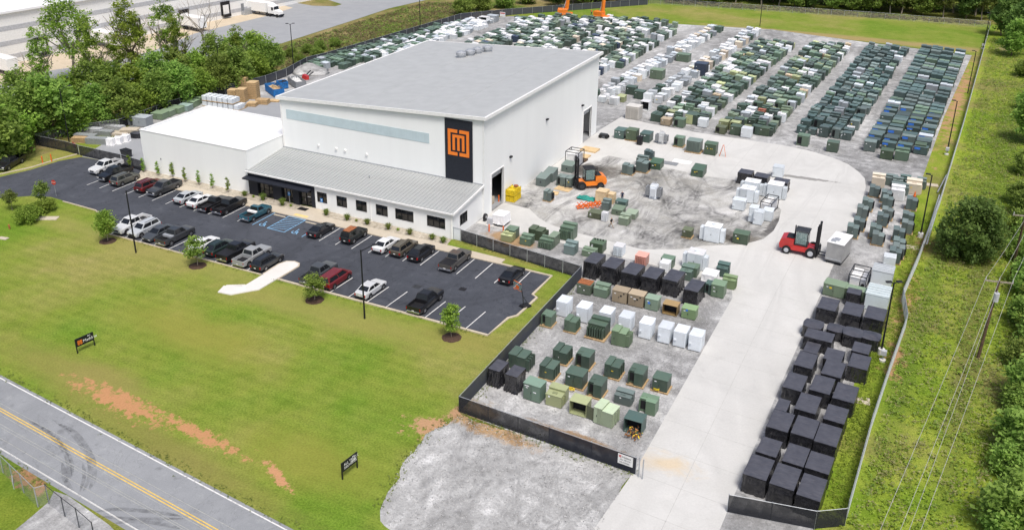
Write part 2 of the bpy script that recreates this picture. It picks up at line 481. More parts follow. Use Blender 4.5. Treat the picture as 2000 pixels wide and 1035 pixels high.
def mineral(name, stops, scales=(0.06, 0.5, 6.0), tracks=None, rough=0.9, patches=(), bmp=0.35, fine=0.5, spots=None):
    m, nt, b = newmat(name)
    v = coords(nt)
    n1 = noise(nt, v, scales[0], 5, 0.6); n2 = noise(nt, v, scales[1], 6, 0.7); n3 = noise(nt, v, scales[2], 5, 0.9)
    f = math_(nt, 'ADD', math_(nt, 'MULTIPLY', n1, 0.45), math_(nt, 'MULTIPLY', n2, 0.55))
    c = ramp(nt, f, stops)
    for cen, size, rz, col, edge, ns in patches:
        s = spot(nt, cen, size, rz)
        k = noise(nt, v, ns, 5, 0.7, 1.0)
        g = math_(nt, 'ADD', s, math_(nt, 'MULTIPLY', math_(nt, 'SUBTRACT', k, 0.5), 1.5))
        g = ramp(nt, g, [(0.3, (0,0,0)), (0.3 + edge, (1,1,1))])
        g = math_(nt, 'MULTIPLY', g, math_(nt, 'MULTIPLY', s, 5.0, True))
        c = mixc(nt, g, c, col)
    if tracks:
        for kind, a1, a2, amt in tracks:
            if kind == 'rut':            # winding wheel ruts: contour lines of a slow noise
                k0 = noise(nt, coords(nt, rot=(0, 0, a2), scale=(1, .45, 1)), a1, 3, 0.5, 0.8)
                k1 = noise(nt, coords(nt, rot=(0, 0, a2 + .3), scale=(1, .5, 1), loc=(31, 17, 0)), a1 * 1.35, 3, 0.5, 0.5)
                k = math_(nt, 'MULTIPLY', ramp(nt, k0, [(0.455, (1,1,1)), (0.485, (.45,.44,.42)), (0.50, (.9,.9,.9)), (0.515, (.45,.44,.42)), (0.545, (1,1,1))]),
                     ramp(nt, k1, [(0.46, (1,1,1)), (0.49, (.5,.49,.47)), (0.50, (.9,.9,.9)), (0.51, (.5,.49,.47)), (0.54, (1,1,1))]))
                msk = math_(nt, 'MULTIPLY', ramp(nt, n2, [(0.35, (0,0,0)), (0.6, (1,1,1))]), amt)
                c = mixc(nt, msk, c, k, 'MULTIPLY')
            else:                        # arcs of turning wheels round a1
                w = nt.nodes.new('ShaderNodeTexWave'); w.wave_type = 'RINGS'; w.rings_direction = 'Z'
                w.inputs['Scale'].default_value = a2; w.inputs['Distortion'].default_value = 5.5
                w.inputs['Detail'].default_value = 4; w.inputs['Detail Scale'].default_value = 0.6; w.inputs['Detail Roughness'].default_value = 0.7
                nt.links.new(coords(nt, loc=(-a1[0], -a1[1], 0)), w.inputs['Vector'])
                k = ramp(nt, w.outputs['Fac'], [(0.1, (.66,.66,.65)), (0.5, (1,1,1)), (0.9, (1.28,1.28,1.27))])
                msk = math_(nt, 'MULTIPLY', ramp(nt, n2, [(0.3, (0,0,0)), (0.65, (1,1,1))]), amt)
                c = mixc(nt, msk, c, k, 'MULTIPLY')
    if spots:                        # oil drips, patched places and hairline cracks
        sn = noise(nt, v, 0.75, 4, 0.6)
        c = mixc(nt, spots, c, ramp(nt, sn, [(0.30, (1.35,1.35,1.3)), (0.42, (1,1,1)), (0.60, (1,1,1)), (0.72, (.45,.45,.45))]), 'MULTIPLY')
        cr = noise(nt, v, 0.22, 7, 0.62, 0.4)
        c = mixc(nt, spots, c, ramp(nt, cr, [(0.494, (1,1,1)), (0.5, (.5,.5,.5)), (0.506, (1,1,1))]), 'MULTIPLY')
    c = mixc(nt, fine, c, ramp(nt, n3, [(0.3, (0.45,0.45,0.45)), (0.7, (1.4,1.4,1.4))]), 'MULTIPLY')
    nt.links.new(c, b.inputs['Base Color'])
    b.inputs['Roughness'].default_value = rough; b.inputs['Specular IOR Level'].default_value = 0.15
    if bmp: bump(nt, b, math_(nt, 'ADD', n3, n2), bmp, 0.05)
    return m
mineral('gravel', [(0.38, (0.19, 0.19, 0.187)), (0.47, (0.33, 0.33, 0.325)), (0.54, (0.45, 0.45, 0.443)), (0.62, (0.60, 0.60, 0.59))],
        (0.05, 0.6, 4.0), [('rut', 0.05, R(10), 0.6)], fine=0.75, patches=[
        ((-36.59,66.53), (5, 3), R(-6), (0.33, 0.24, 0.14), 0.3, 0.5),
        ((-24.87,67.17), (9, 1.2), R(-6), (0.30, 0.21, 0.13), 0.3, 0.6),
        ((-50.94,104.49), (7, 3.5), 0, (0.40, 0.27, 0.15), 0.3, 0.4)])
mineral('gravel_apron', [(0.38, (0.32, 0.32, 0.312)), (0.5, (0.45, 0.45, 0.44)), (0.6, (0.58, 0.58, 0.57))],
        (0.09, 0.5, 4.0), [('arc', (-27.32,50.05), 0.19, 0.3), ('arc', (-23.33,56.34), 0.31, 0.2), ('rut', 0.10, R(60), 0.6), ('rut', 0.05, R(110), 0.6)], patches=[
        ((-34.74,64.86), (10, 2.2), R(-8), (0.40, 0.27, 0.15), 0.3, 0.5)], fine=0.65)
mineral('gravel_island', [(0.38, (0.30, 0.29, 0.26)), (0.48, (0.46, 0.455, 0.43)), (0.6, (0.58, 0.575, 0.56))],
        (0.06, 0.3, 3.5), [('rut', 0.06, R(-30), 1.0), ('rut', 0.09, R(60), 0.8)], patches=[
        ((-50.89,135.93), (9, 6), R(10), (0.15, 0.14, 0.125), 0.4, 0.25),
        ((-22.71,120.11), (11, 3.2), R(-8), (0.17, 0.155, 0.13), 0.4, 0.3),
        ((-18.71,127.27), (1.6, 9), R(-8), (0.15, 0.145, 0.14), 0.3, 0.5)], fine=0.6)
mineral('concrete', [(0.3, (0.49, 0.485, 0.46)), (0.5, (0.55, 0.545, 0.52)), (0.7, (0.60, 0.595, 0.57))],
        (0.07, 0.35, 5.0), [('rut', 0.035, 0, 0.2)], fine=0.16, bmp=0.1, spots=0.1, patches=[
        ((-18.40,149.39), (9, 1.0), R(5), (0.27, 0.265, 0.25), 0.2, 0.4),
        ((-16.92,67.45), (5, 2.5), 0, (0.58, 0.49, 0.36), 0.6, 0.4)])
mineral('sidewalk', [(0.3, (0.46, 0.40, 0.31)), (0.7, (0.56, 0.50, 0.40))], (0.2, 0.8, 8.0), fine=0.25, bmp=0.1)
mineral('kerb_concrete', [(0.3, (0.46, 0.40, 0.30)), (0.7, (0.58, 0.51, 0.40))], (0.2, 0.8, 8.0), fine=0.25, bmp=0.1)
mineral('white_concrete', [(0.3, (0.62, 0.60, 0.56)), (0.7, (0.70, 0.68, 0.64))], (0.2, 0.8, 8.0), fine=0.15, bmp=0.1)
mineral('asphalt_dark', [(0.3, (0.052, 0.057, 0.068)), (0.5, (0.070, 0.076, 0.090)), (0.7, (0.092, 0.098, 0.114))],
        (0.05, 0.35, 9.0), [('rut', 0.04, R(90), 0.4)], fine=0.45, bmp=0.15, spots=0.75)
mineral('asphalt_road', [(0.3, (0.23, 0.24, 0.25)), (0.7, (0.31, 0.32, 0.33))], (0.07, 0.5, 9.0), [('rut', 0.03, R(85), 0.25)], fine=0.3, bmp=0.1, spots=0.45)
mineral('asphalt_yard', [(0.3, (0.27, 0.28, 0.29)), (0.7, (0.34, 0.35, 0.36))], (0.04, 0.3, 6.0), fine=0.2, bmp=0.05)
mineral('tan_concrete', [(0.3, (0.48, 0.40, 0.29)), (0.7, (0.58, 0.50, 0.38))], (0.04, 0.3, 6.0), fine=0.2, bmp=0.05)
mineral('river_stone', [(0.35, (0.30, 0.26, 0.20)), (0.65, (0.55, 0.50, 0.41))], (0.5, 2.0, 7.0), fine=0.8)
# ================================================================= THE SETTING
def ragged(poly, amp=.5, step=.8, seed=1):
    out = []; n = len(poly)
    for i in range(n):
        a = Vector(poly[i]); b_ = Vector(poly[(i+1) % n]); L = (b_ - a).length; k = max(1, int(L / step)); s = Vector((-(b_-a).y, (b_-a).x)) / max(L, 1e-6)
        for j in range(k):
            p = a.lerp(b_, j / k)
            q = mnoise.noise((p.x * .45, p.y * .45, seed)) * amp + mnoise.noise((p.x * 1.7, p.y * 1.7, seed)) * amp * .45
            p = p + s * q; out.append((p.x, p.y))
    return out
def surface(name, poly, z, mat):
    o = MB().sheet(poly, z).build(name, MT[mat])
    o['kind'] = 'structure'
    return o
def arc(c, r, a0, a1, n=8):
    return [(c[0] + r * math.cos(R(a0 + (a1 - a0) * i / n)), c[1] + r * math.sin(R(a0 + (a1 - a0) * i / n))) for i in range(n + 1)]

surface('ground', [(-900, -100), (700, -100), (700, 1400), (-900, 1400)], -0.02, 'ground_grass')
surface('lawn', [(-150, 40), (-20, 30), (-20.0, 56), (-38, 65.9), (-37.9, 98.1), (-58.5, 101.2), (-120, 103), (-140, 112), (-175, 122)], 0.0, 'lawn_grass')
surface('meadow', [(-2.6, 45), (120, 45), (200, 420), (9.5, 306), (4.5, 262), (0.8, 200), (-1.5, 150), (-3.0, 100), (-3.2, 66)], 0.0, 'meadow_grass')
surface('far_field', [(-128, 252), (-90, 258), (-48, 270), (6, 264), (12, 312), (-92, 296), (-110, 275)], 0.003, 'far_grass')
surface('grass_bank', [(-140.16,90.42), (-140.00,105.64), (-137.32,161.32), (-133.74,237.60), (-93.56,293.55), (-129.75,306.32), (-161.24,262.11), (-163.48,243.84), (-160.48,186.54), (-162.63,147.66), (-163.28,137.16), (-165.60,115.84), (-165.89,98.69)], 0.0015, 'bank_grass')

yard = surface('gravel_yard', [(-37.7, 65.7), (-19.0, 64.4), (-10.3, 60), (-3.8, 58), (-3.3, 66), (-2.9, 100), (-0.9, 150), (1.2, 200), (5.2, 263),
    (-20, 266), (-48, 271), (-85, 263), (-124, 252), (-134, 238), (-140, 172), (-137, 154), (-143, 141), (-139, 113), (-119, 103), (-58.4, 101.2), (-37.8, 98.2)], 0.004, 'gravel')
conc = surface('concrete_drive', [(-21.5, 40), (-20.4, 52), (-19.7, 57), (-19.1, 66), (-19.05, 102), (-19.7, 104.4), (-21.2, 105.4), (-32.7, 106.4), (-51, 107.3), (-58.3, 107.6),
    (-58.2, 159), (-57.5, 168), (-51, 166.3), (-42.1, 165.2), (-25.1, 165.2), (-20, 164.3), (-15.6, 162.4), (-12.6, 160), (-10.6, 157), (-9.2, 154), (-8.6, 150), (-8.4, 143.7), (-8.8, 131), (-9.3, 110), (-9.9, 87),
    (-10.3, 63.6), (-10.6, 40)], 0.012, 'concrete')
island = surface('gravel_island', [(-49, 112.4), (-45.9, 111.4), (-33.7, 110.2), (-29, 112.6), (-26.4, 115.2), (-21.5, 118.3), (-19.3, 121.5), (-18.6, 125), (-18.6, 129), (-19.1, 133.5),
    (-20.9, 136.6), (-24, 140.5), (-28.6, 143.0), (-34, 142.5), (-44, 144), (-51.5, 144.6), (-53.0, 140), (-55.5, 134), (-58.3, 131), (-58.3, 116.4), (-53.6, 116), (-51, 113.6)], 0.018, 'gravel_island')
side_yard = surface('side_yard_concrete', [(-118.2, 101.4), (-118, 117.2), (-96, 117.2), (-95.5, 158), (-110, 160), (-128, 158), (-132, 140), (-131, 118), (-137, 112), (-133.21,101.05), (-128.37,101.22), (-123.04,100.84), (-118.40,100.74)], 0.008, 'asphalt_yard')
# slab joints of the drive
def strip(a, b, w, z):
    a = Vector((a[0], a[1])); b = Vector((b[0], b[1])); d = (b - a).normalized(); s = Vector((-d.y, d.x)) * (w / 2)
    return [(a - s)[:], (b - s)[:], (b + s)[:], (a + s)[:]]
MT['joint'] = plain('joint', (0.43, 0.425, 0.40), 0.9)
def line(name, parent, a, b, w, z, mat):
    o = MB().sheet(strip(a, b, w, z), z).build(name, MT[mat], parent)
    return o
for k in range(1, 12):
    line('joint', conc, (-19.0, 56 + k * 4.5), (-10.2, 55.4 + k * 4.5), 0.05, 0.0155, 'joint')
line('joint', conc, (-14.7, 50), (-14.5, 105), 0.05, 0.0155, 'joint')
line('joint', conc, (-14.5, 105), (-13.4, 155), 0.05, 0.0155, 'joint')
line('joint', conc, (-21, 109), (-52, 110.2), 0.05, 0.0155, 'joint')
line('joint', conc, (-55, 155), (-24, 154), 0.05, 0.0155, 'joint')
for k in range(8):
    line('joint', conc, (-51 + k * 4.2, 145.6), (-50.6 + k * 4.2, 165), 0.05, 0.0155, 'joint')

surface('gravel_apron', ragged([(-37.61,53.42), (-38.69,57.20), (-38.54,62.47), (-37.25,65.26), (-27.28,65.28), (-19.18,64.70), (-19.32,63.31), (-19.43,60.07), (-18.96,55.23), (-34.04,47.60), (-36.90,50.51)], 0.55, .6, 4), 0.006, 'gravel_apron')
surface('front_gravel', [(-10.53,64.22), (-3.28,64.86), (-2.30,61.16), (-8.77,59.12)], 0.006, 'gravel')

# parking lot -----------------------------------------------------------------
YN, YF = 80.13, 97.0           # near and far kerb lines
LOT = [(-137.68,83.20), (-136.69,87.88), (-135.22,92.46), (-134.72,97.58), (-133.14,100.78), (-117.5, 102.2), (-116.5, YF), (-41.7, YF), (-41.68,91.31), (-40.79,90.74), (-41.10,85.79), (-41.76,84.80), (-41.9, YN), 
       (-102.6, YN), (-103.6, 82.5), (-111.67,85.36), (-119.02,85.64), (-121.87,85.80), (-125.03,84.63), (-128.47,81.88), (-130.52,78.24)]
lot = surface('parking_lot', LOT, 0.010, 'asphalt_dark')
def kerb(name, pts, w=0.16, h=0.14, mat='kerb_concrete', z0=-0.01):
    mb = MB()
    n = len(pts); L = []; Rr = []
    for i, p in enumerate(pts):
        a = Vector(pts[max(0, i-1)]); c = Vector(pts[min(n-1, i+1)])
        d = (c - a).normalized(); s = Vector((-d.y, d.x)) * (w / 2)
        p = Vector(p); L.append(p + s); Rr.append(p - s)
    for i in range(n - 1):
        b = [Rr[i], Rr[i+1], L[i+1], L[i]]
        mb.hexa([(q.x, q.y, z0) for q in b], [(q.x, q.y, h) for q in b])
    o = mb.build(name, MT[mat], lot)
    return o
kerb('kerb', [(-75.1, YN - .1), (-102.7, YN - .1), (-103.7, 82.4), (-111.43,85.15), (-118.67,85.35)])
kerb('kerb', [(-72.5, YN - .1), (-42.0, YN - .1), (-41.64,84.66), (-40.95,85.63), (-40.71,90.75), (-41.55,91.26), (-41.47,96.98), (-49, YF + .1), (-117, YF + .1)], 0.3)
kerb('kerb', [(-137.76,88.66), (-136.08,93.13), (-135.62,97.99), (-134.88,101.38)], 0.25)
kerb('kerb', [(-75.0, 80.2), (-75.1, 83.5), (-74.7, 84.6), (-73.7, 85.0), (-72.8, 84.8), (-72.35, 84.2), (-72.4, 80.2)], 0.18)
# stall lines
for x in [-45.0 - 2.77 * k for k in range(9)] + [-77.7 - 2.77 * k for k in range(10)]:
    line('stall_line', lot, (x, YN + 0.05), (x + 0.2, YN + 4.7), 0.12, 0.0145, 'line_white')
for x in [-44.5 - 2.77 * k for k in range(12)] + [-89.8 - 2.855 * k for k in range(12)]:
    line('stall_line', lot, (x, 91.9), (x, YF - 0.15), 0.12, 0.0145, 'line_white')
for x in (-78.0, -87.0): line('accessible_stall_line', lot, (x, 91.9), (x, YF - 0.1), 0.12, 0.0145, 'line_blue')
for a, b in (((-84.3, 92), (-84.3, 96.9)), ((-81.2, 92), (-81.2, 96.9)), ((-84.36, 92), (-81.14, 92)), ((-84.36, 96.85), (-81.14, 96.85))):
    line('access_zone_line', lot, a, b, 0.12, 0.0148 if a[0] == b[0] else 0.0185, 'line_blue')
for k in range(7):
    y = 92.25 + k * 0.62
    line('access_zone_hatch', lot, (-84.2, y), (-81.3, y + 0.75) if y < 96 else (-81.3, y + 0.5), 0.10, 0.0115 + 0.004, 'line_blue')
def wheelchair(cx, cy):
    mb = MB(); z = 0.0165
    n = 18
    for i in range(n - 5):                      # wheel arc
        a0 = R(150 + i * 20); a1 = R(150 + (i + 1) * 20)
        q = [(cx + r * math.cos(a), cy + r * math.sin(a)) for r, a in ((0.38, a0), (0.5, a0), (0.5, a1), (0.38, a1))]
        mb.sheet(q, z)
    for a, b in (((0, 0), (-0.08, 0.75)), ((-0.05, 0.35), (0.38, 0.3)), ((0, 0), (0.42, 0.02)), ((0.4, 0.02), (0.62, -0.45))):
        mb.sheet(strip((cx + a[0], cy + a[1]), (cx + b[0], cy + b[1]), 0.12, z), z + 0.001)
    mb.sheet(arc((cx - 0.1, cy + 0.95), 0.13, 0, 330, 9), z)
    return mb.build('wheelchair_symbol', MT['line_blue'], lot)
wheelchair(-85.75, 92.7); wheelchair(-79.85, 92.7)
# drain cover in the lot
MB().box(-56.0, -55.0, 86.1, 87.0, 0.011, 0.03).build('drain_cover', MT['steel_dark'], lot)
MB().box(-50.5, -49.6, 88.2, 89.0, 0.011, 0.022).build('asphalt_patch', MT['black_trim'], lot)
# wheel stops in the accessible stalls
for x0 in (-86.6, -80.7):
    MB().cbox(x0, x0 + 2.1, 96.15, 96.35, 0.0105, 0.15, 0.04).build('wheel_stop', MT['kerb_concrete'], lot)

walk = MB().prism([(-74.9, 80.1), (-75.0, 83.5), (-74.6, 84.5), (-73.7, 84.9), (-72.8, 84.7), (-72.45, 84.1), (-72.5, 80.1), (-72.6, 76.6), (-73.0, 76.2), (-74.8, 74.0), (-76.7, 73.8), (-77.2, 75.4), (-75.2, 76.4), (-74.9, 76.9)][::-1], -0.01, 0.13).build('footpath', MT['white_concrete'])
walk['kind'] = 'structure'
MB().prism(strip((-76.9, 75.55), (-74.9, 76.75), 0.14, 0)[::1], 0.131, 0.2).build('kerb', MT['white_concrete'], walk)
pav = MB().prism([(-49.0, YF + .26), (-49.0, 98.5), (-57, 98.8), (-79.6, 98.9), (-79.9, 100.95), (-84.4, 100.95), (-84.8, 98.9), (-117.2, 98.9), (-117.2, YF + .26)], -0.01, 0.135).build('pavement', MT['sidewalk'])
pav['kind'] = 'structure'
for k in range(24):
    x = -50.5 - k * 2.8
    line('joint', pav, (x, YF + .3), (x, 98.75), 0.035, 0.1375, 'joint')
MB().sheet([(-83.9, YF + .35), (-81.4, YF + .35), (-81.4, YF + .95), (-83.9, YF + .95)], 0.139).build('tactile_strip', MT['yellow_tactile'], pav)
bed = surface('stone_bed', [(-58.3, 98.85), (-117.4, 98.95), (-119.6, 102.0), (-118.0, 101.2), (-95.5, 101.15), (-58.7, 100.9)], 0.05, 'river_stone')

# county road -----------------------------------------------------------------
ra = Vector((-83.57,49.08)); rb = Vector((-42.39,45.00)); rd = (rb - ra).normalized(); rn = Vector((-rd.y, rd.x))
def rp(u, v): q = ra + rd * u + rn * v; return (q.x, q.y)
RW = abs((Vector((-73.05,41.40)) - ra).dot(rn))
road = surface('road', [rp(-60, 0.35), rp(90, 0.35), rp(90, -RW - 0.5), rp(-60, -RW - 0.5)], 0.014, 'asphalt_road')
line('edge_line', road, rp(-60, 0), rp(90, 0), 0.13, 0.018, 'line_white')
line('edge_line', road, rp(-60, -RW), rp(90, -RW), 0.13, 0.018, 'line_white')
yc = (Vector((-78.55,45.41)) - ra).dot(rn)
line('centre_line', road, rp(-60, yc + 0.13), rp(90, yc + 0.13), 0.11, 0.018, 'line_yellow')
line('centre_line', road, rp(-60, yc - 0.13), rp(90, yc - 0.13), 0.11, 0.018, 'line_yellow')
m, nt, b = newmat('skid')
b.inputs['Base Color'].default_value = (0.03, 0.031, 0.034, 1); b.inputs['Roughness'].default_value = 0.9
nt.links.new(ramp(nt, noise(nt, coords(nt), 1.3, 5, 0.7), [(0.36, (0,0,0)), (0.72, (0.36,0.36,0.36))]), b.inputs['Alpha'])
def skid(pts, w, z=0.021):
    """smooth ribbon through the points (Catmull-Rom)"""
    P = [Vector(p) for p in pts]; P = [2 * P[0] - P[1]] + P + [2 * P[-1] - P[-2]]
    q = []
    for i in range(1, len(P) - 2):
        for k in range(8):
            t = k / 8
            q.append(0.5 * ((2 * P[i]) + (P[i+1] - P[i-1]) * t + (2*P[i-1] - 5*P[i] + 4*P[i+1] - P[i+2]) * t*t + (3*P[i] - P[i-1] - 3*P[i+1] + P[i+2]) * t**3))
    mb = MB()
    n = len(q); vs = []
    for i in range(n):
        d = (q[min(n-1, i+1)] - q[max(0, i-1)]).normalized(); s = Vector((-d.y, d.x)) * w * 0.5 * min(1, 0.2 + i / 6, 0.2 + (n - i) / 6)
        vs += [(q[i].x - s.x, q[i].y - s.y, z), (q[i].x + s.x, q[i].y + s.y, z)]
    mb.add(vs, [(2*i, 2*i+2, 2*i+3, 2*i+1) for i in range(n - 1)])
    return mb.build('tyre_mark', MT['skid'], road)
for k, pts in enumerate([
    [(-74.71,45.50), (-71.54,45.13), (-68.48,44.25), (-66.13,43.12), (-63.96,41.51), (-63.69,40.70)],
    [(-73.53,45.38), (-70.58,45.07), (-67.68,44.13), (-65.43,42.97), (-63.53,41.49)],
    [(-71.80,46.41), (-68.91,46.20), (-65.85,45.06), (-63.63,43.88), (-61.84,42.35), (-60.84,40.99)],
    [(-72.51,46.62), (-69.31,45.99), (-66.24,44.86), (-64.02,43.69), (-62.22,42.16), (-61.16,40.60)],
    [(-66.20,42.58), (-64.89,41.77), (-63.92,41.06), (-61.78,40.28)],
    [(-64.53,43.43), (-62.77,42.12), (-61.24,40.33)],
    [(-58.24,39.42), (-56.80,40.47), (-54.06,41.53), (-51.12,42.38)],
    [(-57.53,39.13), (-55.72,39.84), (-53.28,40.97), (-50.68,42.29)],
    [(-55.82,38.95), (-54.71,39.93), (-52.38,40.79), (-50.14,41.20)]]):
    skid(pts, 0.32 if k % 2 else 0.42, 0.0205 + k * 0.0007)
surface('verge', [rp(-60, -RW - 0.5), rp(90, -RW - 0.5), rp(90, -RW - 40), rp(-60, -RW - 40)], 0.003, 'verge_grass')
surface('side_road', [(-62.31,34.92), (-62.50,36.62), (-62.78,38.54), (-63.54,39.62), (-61.92,39.76), (-55.87,38.82), (-53.96,38.26), (-52.02,35.58), (-59.08,32.01)], 0.0235, 'gravel')

# truck yard beyond the trees ---------------------------------------------------
surface('truck_road', [(-144.67,88.05), (-166.55,116.57), (-164.99,138.70), (-163.33,148.34), (-160.88,187.03), (-162.78,225.98), (-163.97,244.58), (-161.51,264.21), (-174.18,294.29), (-257.33,260.72), (-240.06,122.54)], 0.008, 'asphalt_yard')
surface('truck_apron', [(-188.86,114.10), (-187.74,128.96), (-189.46,139.65), (-185.34,149.29), (-183.87,165.62), (-190.18,186.45), (-189.57,215.68), (-191.20,230.36), (-200.46,233.51), (-207.54,215.22), (-203.18,200.84), (-236.11,233.65), (-240.27,163.54), (-224.08,131.22)], 0.012, 'tan_concrete')
surface('verge_island', [(-201.95,239.19), (-188.05,236.25), (-181.05,239.13), (-181.37,243.17), (-190.62,247.80), (-199.64,248.41)], 0.016, 'bank_grass')
# ================================================================= BUILDINGS
X0, X1, Y0, Y1 = -95.2, -58.3, 109.8, 155.8      # warehouse
ZL, ZR = 13.6, 15.5
wh = empty('warehouse', (-76.7, 132.8))
tag(wh, 'large white metal warehouse with grey sloping roof and black sign panel', 'building')
def wpart(mb, name, mat, parent=wh, smooth=False):
    o = mb.build(name, MT[mat] if isinstance(mat, str) else mat, parent, smooth)
    if parent in (wh,) or getattr(parent, 'type', '') == 'EMPTY':
        o.location = (-parent.location.x, -parent.location.y, 0)
    return o
def at(parent, mb, name, mat):
    """build in world metres under a root empty"""
    root = parent
    while root.parent: root = root.parent
    o = mb.build(name, [MT[k] for k in mat] if isinstance(mat, (list, tuple)) else MT[mat], parent)
    if parent is root: o.location = (-root.location.x, -root.location.y, -root.location.z)
    return o
# walls; the right-hand wall has two door openings
D1, D2, DH = (112.35, 116.3), (148.9, 152.9), 6.0
front = MB().hexa([(X0,Y0,0),(X1,Y0,0),(X1,Y0+.25,0),(X0,Y0+.25,0)], [(X0,Y0,ZL),(X1,Y0,ZR),(X1,Y0+.25,ZR),(X0,Y0+.25,ZL)])
at(wh, front, 'front_wall', 'wall_white_x')
back = MB().hexa([(X0,Y1-.25,0),(X1,Y1-.25,0),(X1,Y1,0),(X0,Y1,0)], [(X0,Y1-.25,ZL),(X1,Y1-.25,ZR),(X1,Y1,ZR),(X0,Y1,ZL)])
at(wh, back, 'back_wall', 'wall_white_x')
at(wh, MB().box(X0, X0+.25, Y0+.25, Y1-.25, 0, ZL), 'left_wall', 'wall_white_y')
sw = MB(); a, b = Y0+.25, Y1-.25
sw.box(X1-.25, X1, a, D1[0], 0, ZR).box(X1-.25, X1, D1[1], D2[0], 0, ZR).box(X1-.25, X1, D2[1], b, 0, ZR)
sw.box(X1-.25, X1, D1[0], D1[1], DH, ZR).box(X1-.25, X1, D2[0], D2[1], DH, ZR)
at(wh, sw, 'right_wall', 'wall_white_y')
# roof, mono pitch down to the left
rt = 0.22
roof = at(wh, MB().hexa([(X0-.3,Y0-.3,ZL-.02),(X1+.3,Y0-.3,ZR+.01),(X1+.3,Y1+.3,ZR+.01),(X0-.3,Y1+.3,ZL-.02)],
    [(X0-.3,Y0-.3,ZL+rt),(X1+.3,Y0-.3,ZR+rt),(X1+.3,Y1+.3,ZR+rt),(X0-.3,Y1+.3,ZL+rt)]), 'roof', 'roof_grey')
def rz_(x): return ZL + rt + (x - X0) / (X1 - X0) * (ZR - ZL)
for k in range(1, 5):                     # lap lines of the roof sheets
    x = X0 + k * (X1 - X0) / 5
    at(roof, MB().hexa([(x-.06,Y0-.2,rz_(x)-.03),(x+.06,Y0-.2,rz_(x)-.03),(x+.06,Y1+.2,rz_(x)-.03),(x-.06,Y1+.2,rz_(x)-.03)],
       [(x-.06,Y0-.2,rz_(x)+.02),(x+.06,Y0-.2,rz_(x)+.02),(x+.06,Y1+.2,rz_(x)+.02),(x-.06,Y1+.2,rz_(x)+.02)]), 'lap_strip', 'roof_grey').location = (wh.location.x*0, 0, 0)
tr = MB()
tr.hexa([(X0-.42,Y0-.45,ZL-.25),(X1+.45,Y0-.45,ZR-.22),(X1+.45,Y0-.3,ZR-.22),(X0-.42,Y0-.3,ZL-.25)], [(X0-.42,Y0-.45,ZL+rt+.05),(X1+.45,Y0-.45,ZR+rt+.06),(X1+.45,Y0-.3,ZR+rt+.06),(X0-.42,Y0-.3,ZL+rt+.05)])
at(wh, tr, 'rake_trim', 'white_paint')
at(wh, MB().box(X1+.3, X1+.62, Y0-.46, Y1+.45, ZR-.22, ZR+rt+.05), 'gutter', 'white_paint')
at(wh, MB().box(X0-.6, X0-.3, Y0-.46, Y1+.45, ZL-.25, ZL+rt+.04), 'gutter', 'white_paint')
at(wh, MB().hexa([(X0-.42,Y1+.3,ZL-.25),(X1+.45,Y1+.3,ZR-.22),(X1+.45,Y1+.45,ZR-.22),(X0-.42,Y1+.45,ZL-.25)], [(X0-.42,Y1+.3,ZL+rt+.05),(X1+.45,Y1+.3,ZR+rt+.06),(X1+.45,Y1+.45,ZR+rt+.06),(X0-.42,Y1+.45,ZL+rt+.05)]), 'rake_trim', 'white_paint')
# corner trims
for x in (X0, X1):
    at(wh, MB().box(x-.14, x+.14, Y0-.03, Y0, 0, (ZL if x == X0 else ZR) - .25), 'corner_trim', 'white_paint')
# translucent strip under the eave: panels
for k in range(26):
    x0 = -94.2 + k * 1.03
    at(wh, MB().box(x0+.004, x0+1.022, Y0-.045, Y0-.005, 10.25, 11.8), 'skylight_panel', 'skylight')
# black sign panel with orange monogram
SX0, SX1 = (-77.94,132.02), (-73.73,134.24)
px0 = -64.65; px1 = -60.05
sp = at(wh, MB().box(px0, px1, Y0-.14, Y0-.01, 5.3, 15.05 - .35), 'sign_panel', 'navy_cladding')
lo = MB(); LX = px0 + 0.53; LZ = 9.15; LW = 3.55; LH = 4.0
def lr(u0, u1, v0, v1): lo.box(LX + u0 * LW, LX + u1 * LW, Y0-.2, Y0-.142, LZ + v0 * LH, LZ + v1 * LH)
t = 0.125
lr(0, t, 0, 1); lr(t, .45, 1-t, 1); lr(t, .45, 0, t)                       # left bracket
lr(1-t, 1, 0, 1); lr(.55, 1-t, 1-t, 1); lr(.55, 1-t, 0, t)                 # right bracket
lr(.22, .78, .70, .80); lr(.22, .335, .20, .70); lr(.4425, .5575, .20, .70); lr(.665, .78, .20, .70)   # letter m
o = lo.build('orange_monogram', MT['logo_orange'], sp); tag(o, 'orange bracketed letter m logo')
# doors on the right
for (a, b) in (D1, D2):
    f = at(wh, MB().box(X1-.1, X1+.08, a-.18, a, 0, DH+.18).box(X1-.1, X1+.08, b, b+.18, 0, DH+.18).box(X1-.1, X1+.08, a, b, DH, DH+.18), 'door_frame', 'white_paint')
    at(wh, MB().box(X1-2.6, X1-.3, a+.3, b-.3, DH-.9, DH-.1), 'rolled_door', 'galv')
at(wh, MB().box(X0+.3, X1-.3, Y0+.3, Y1-.3, 0.02, 0.06), 'floor_slab', 'asphalt_yard')
at(wh, MB().box(X1-14, X1-13.8, Y0+.3, Y1-.3, 0.06, 13), 'inner_partition', 'door_hollow')
for x, y, z in ((-58.3, 118.6, 6.9), (-58.3, 132.2, 9.2), (-58.3, 148.0, 7.5)):
    at(wh, MB().box(X1, X1+.35, y-.28, y+.28, z-.12, z+.12), 'wall_lamp', 'black_paint')
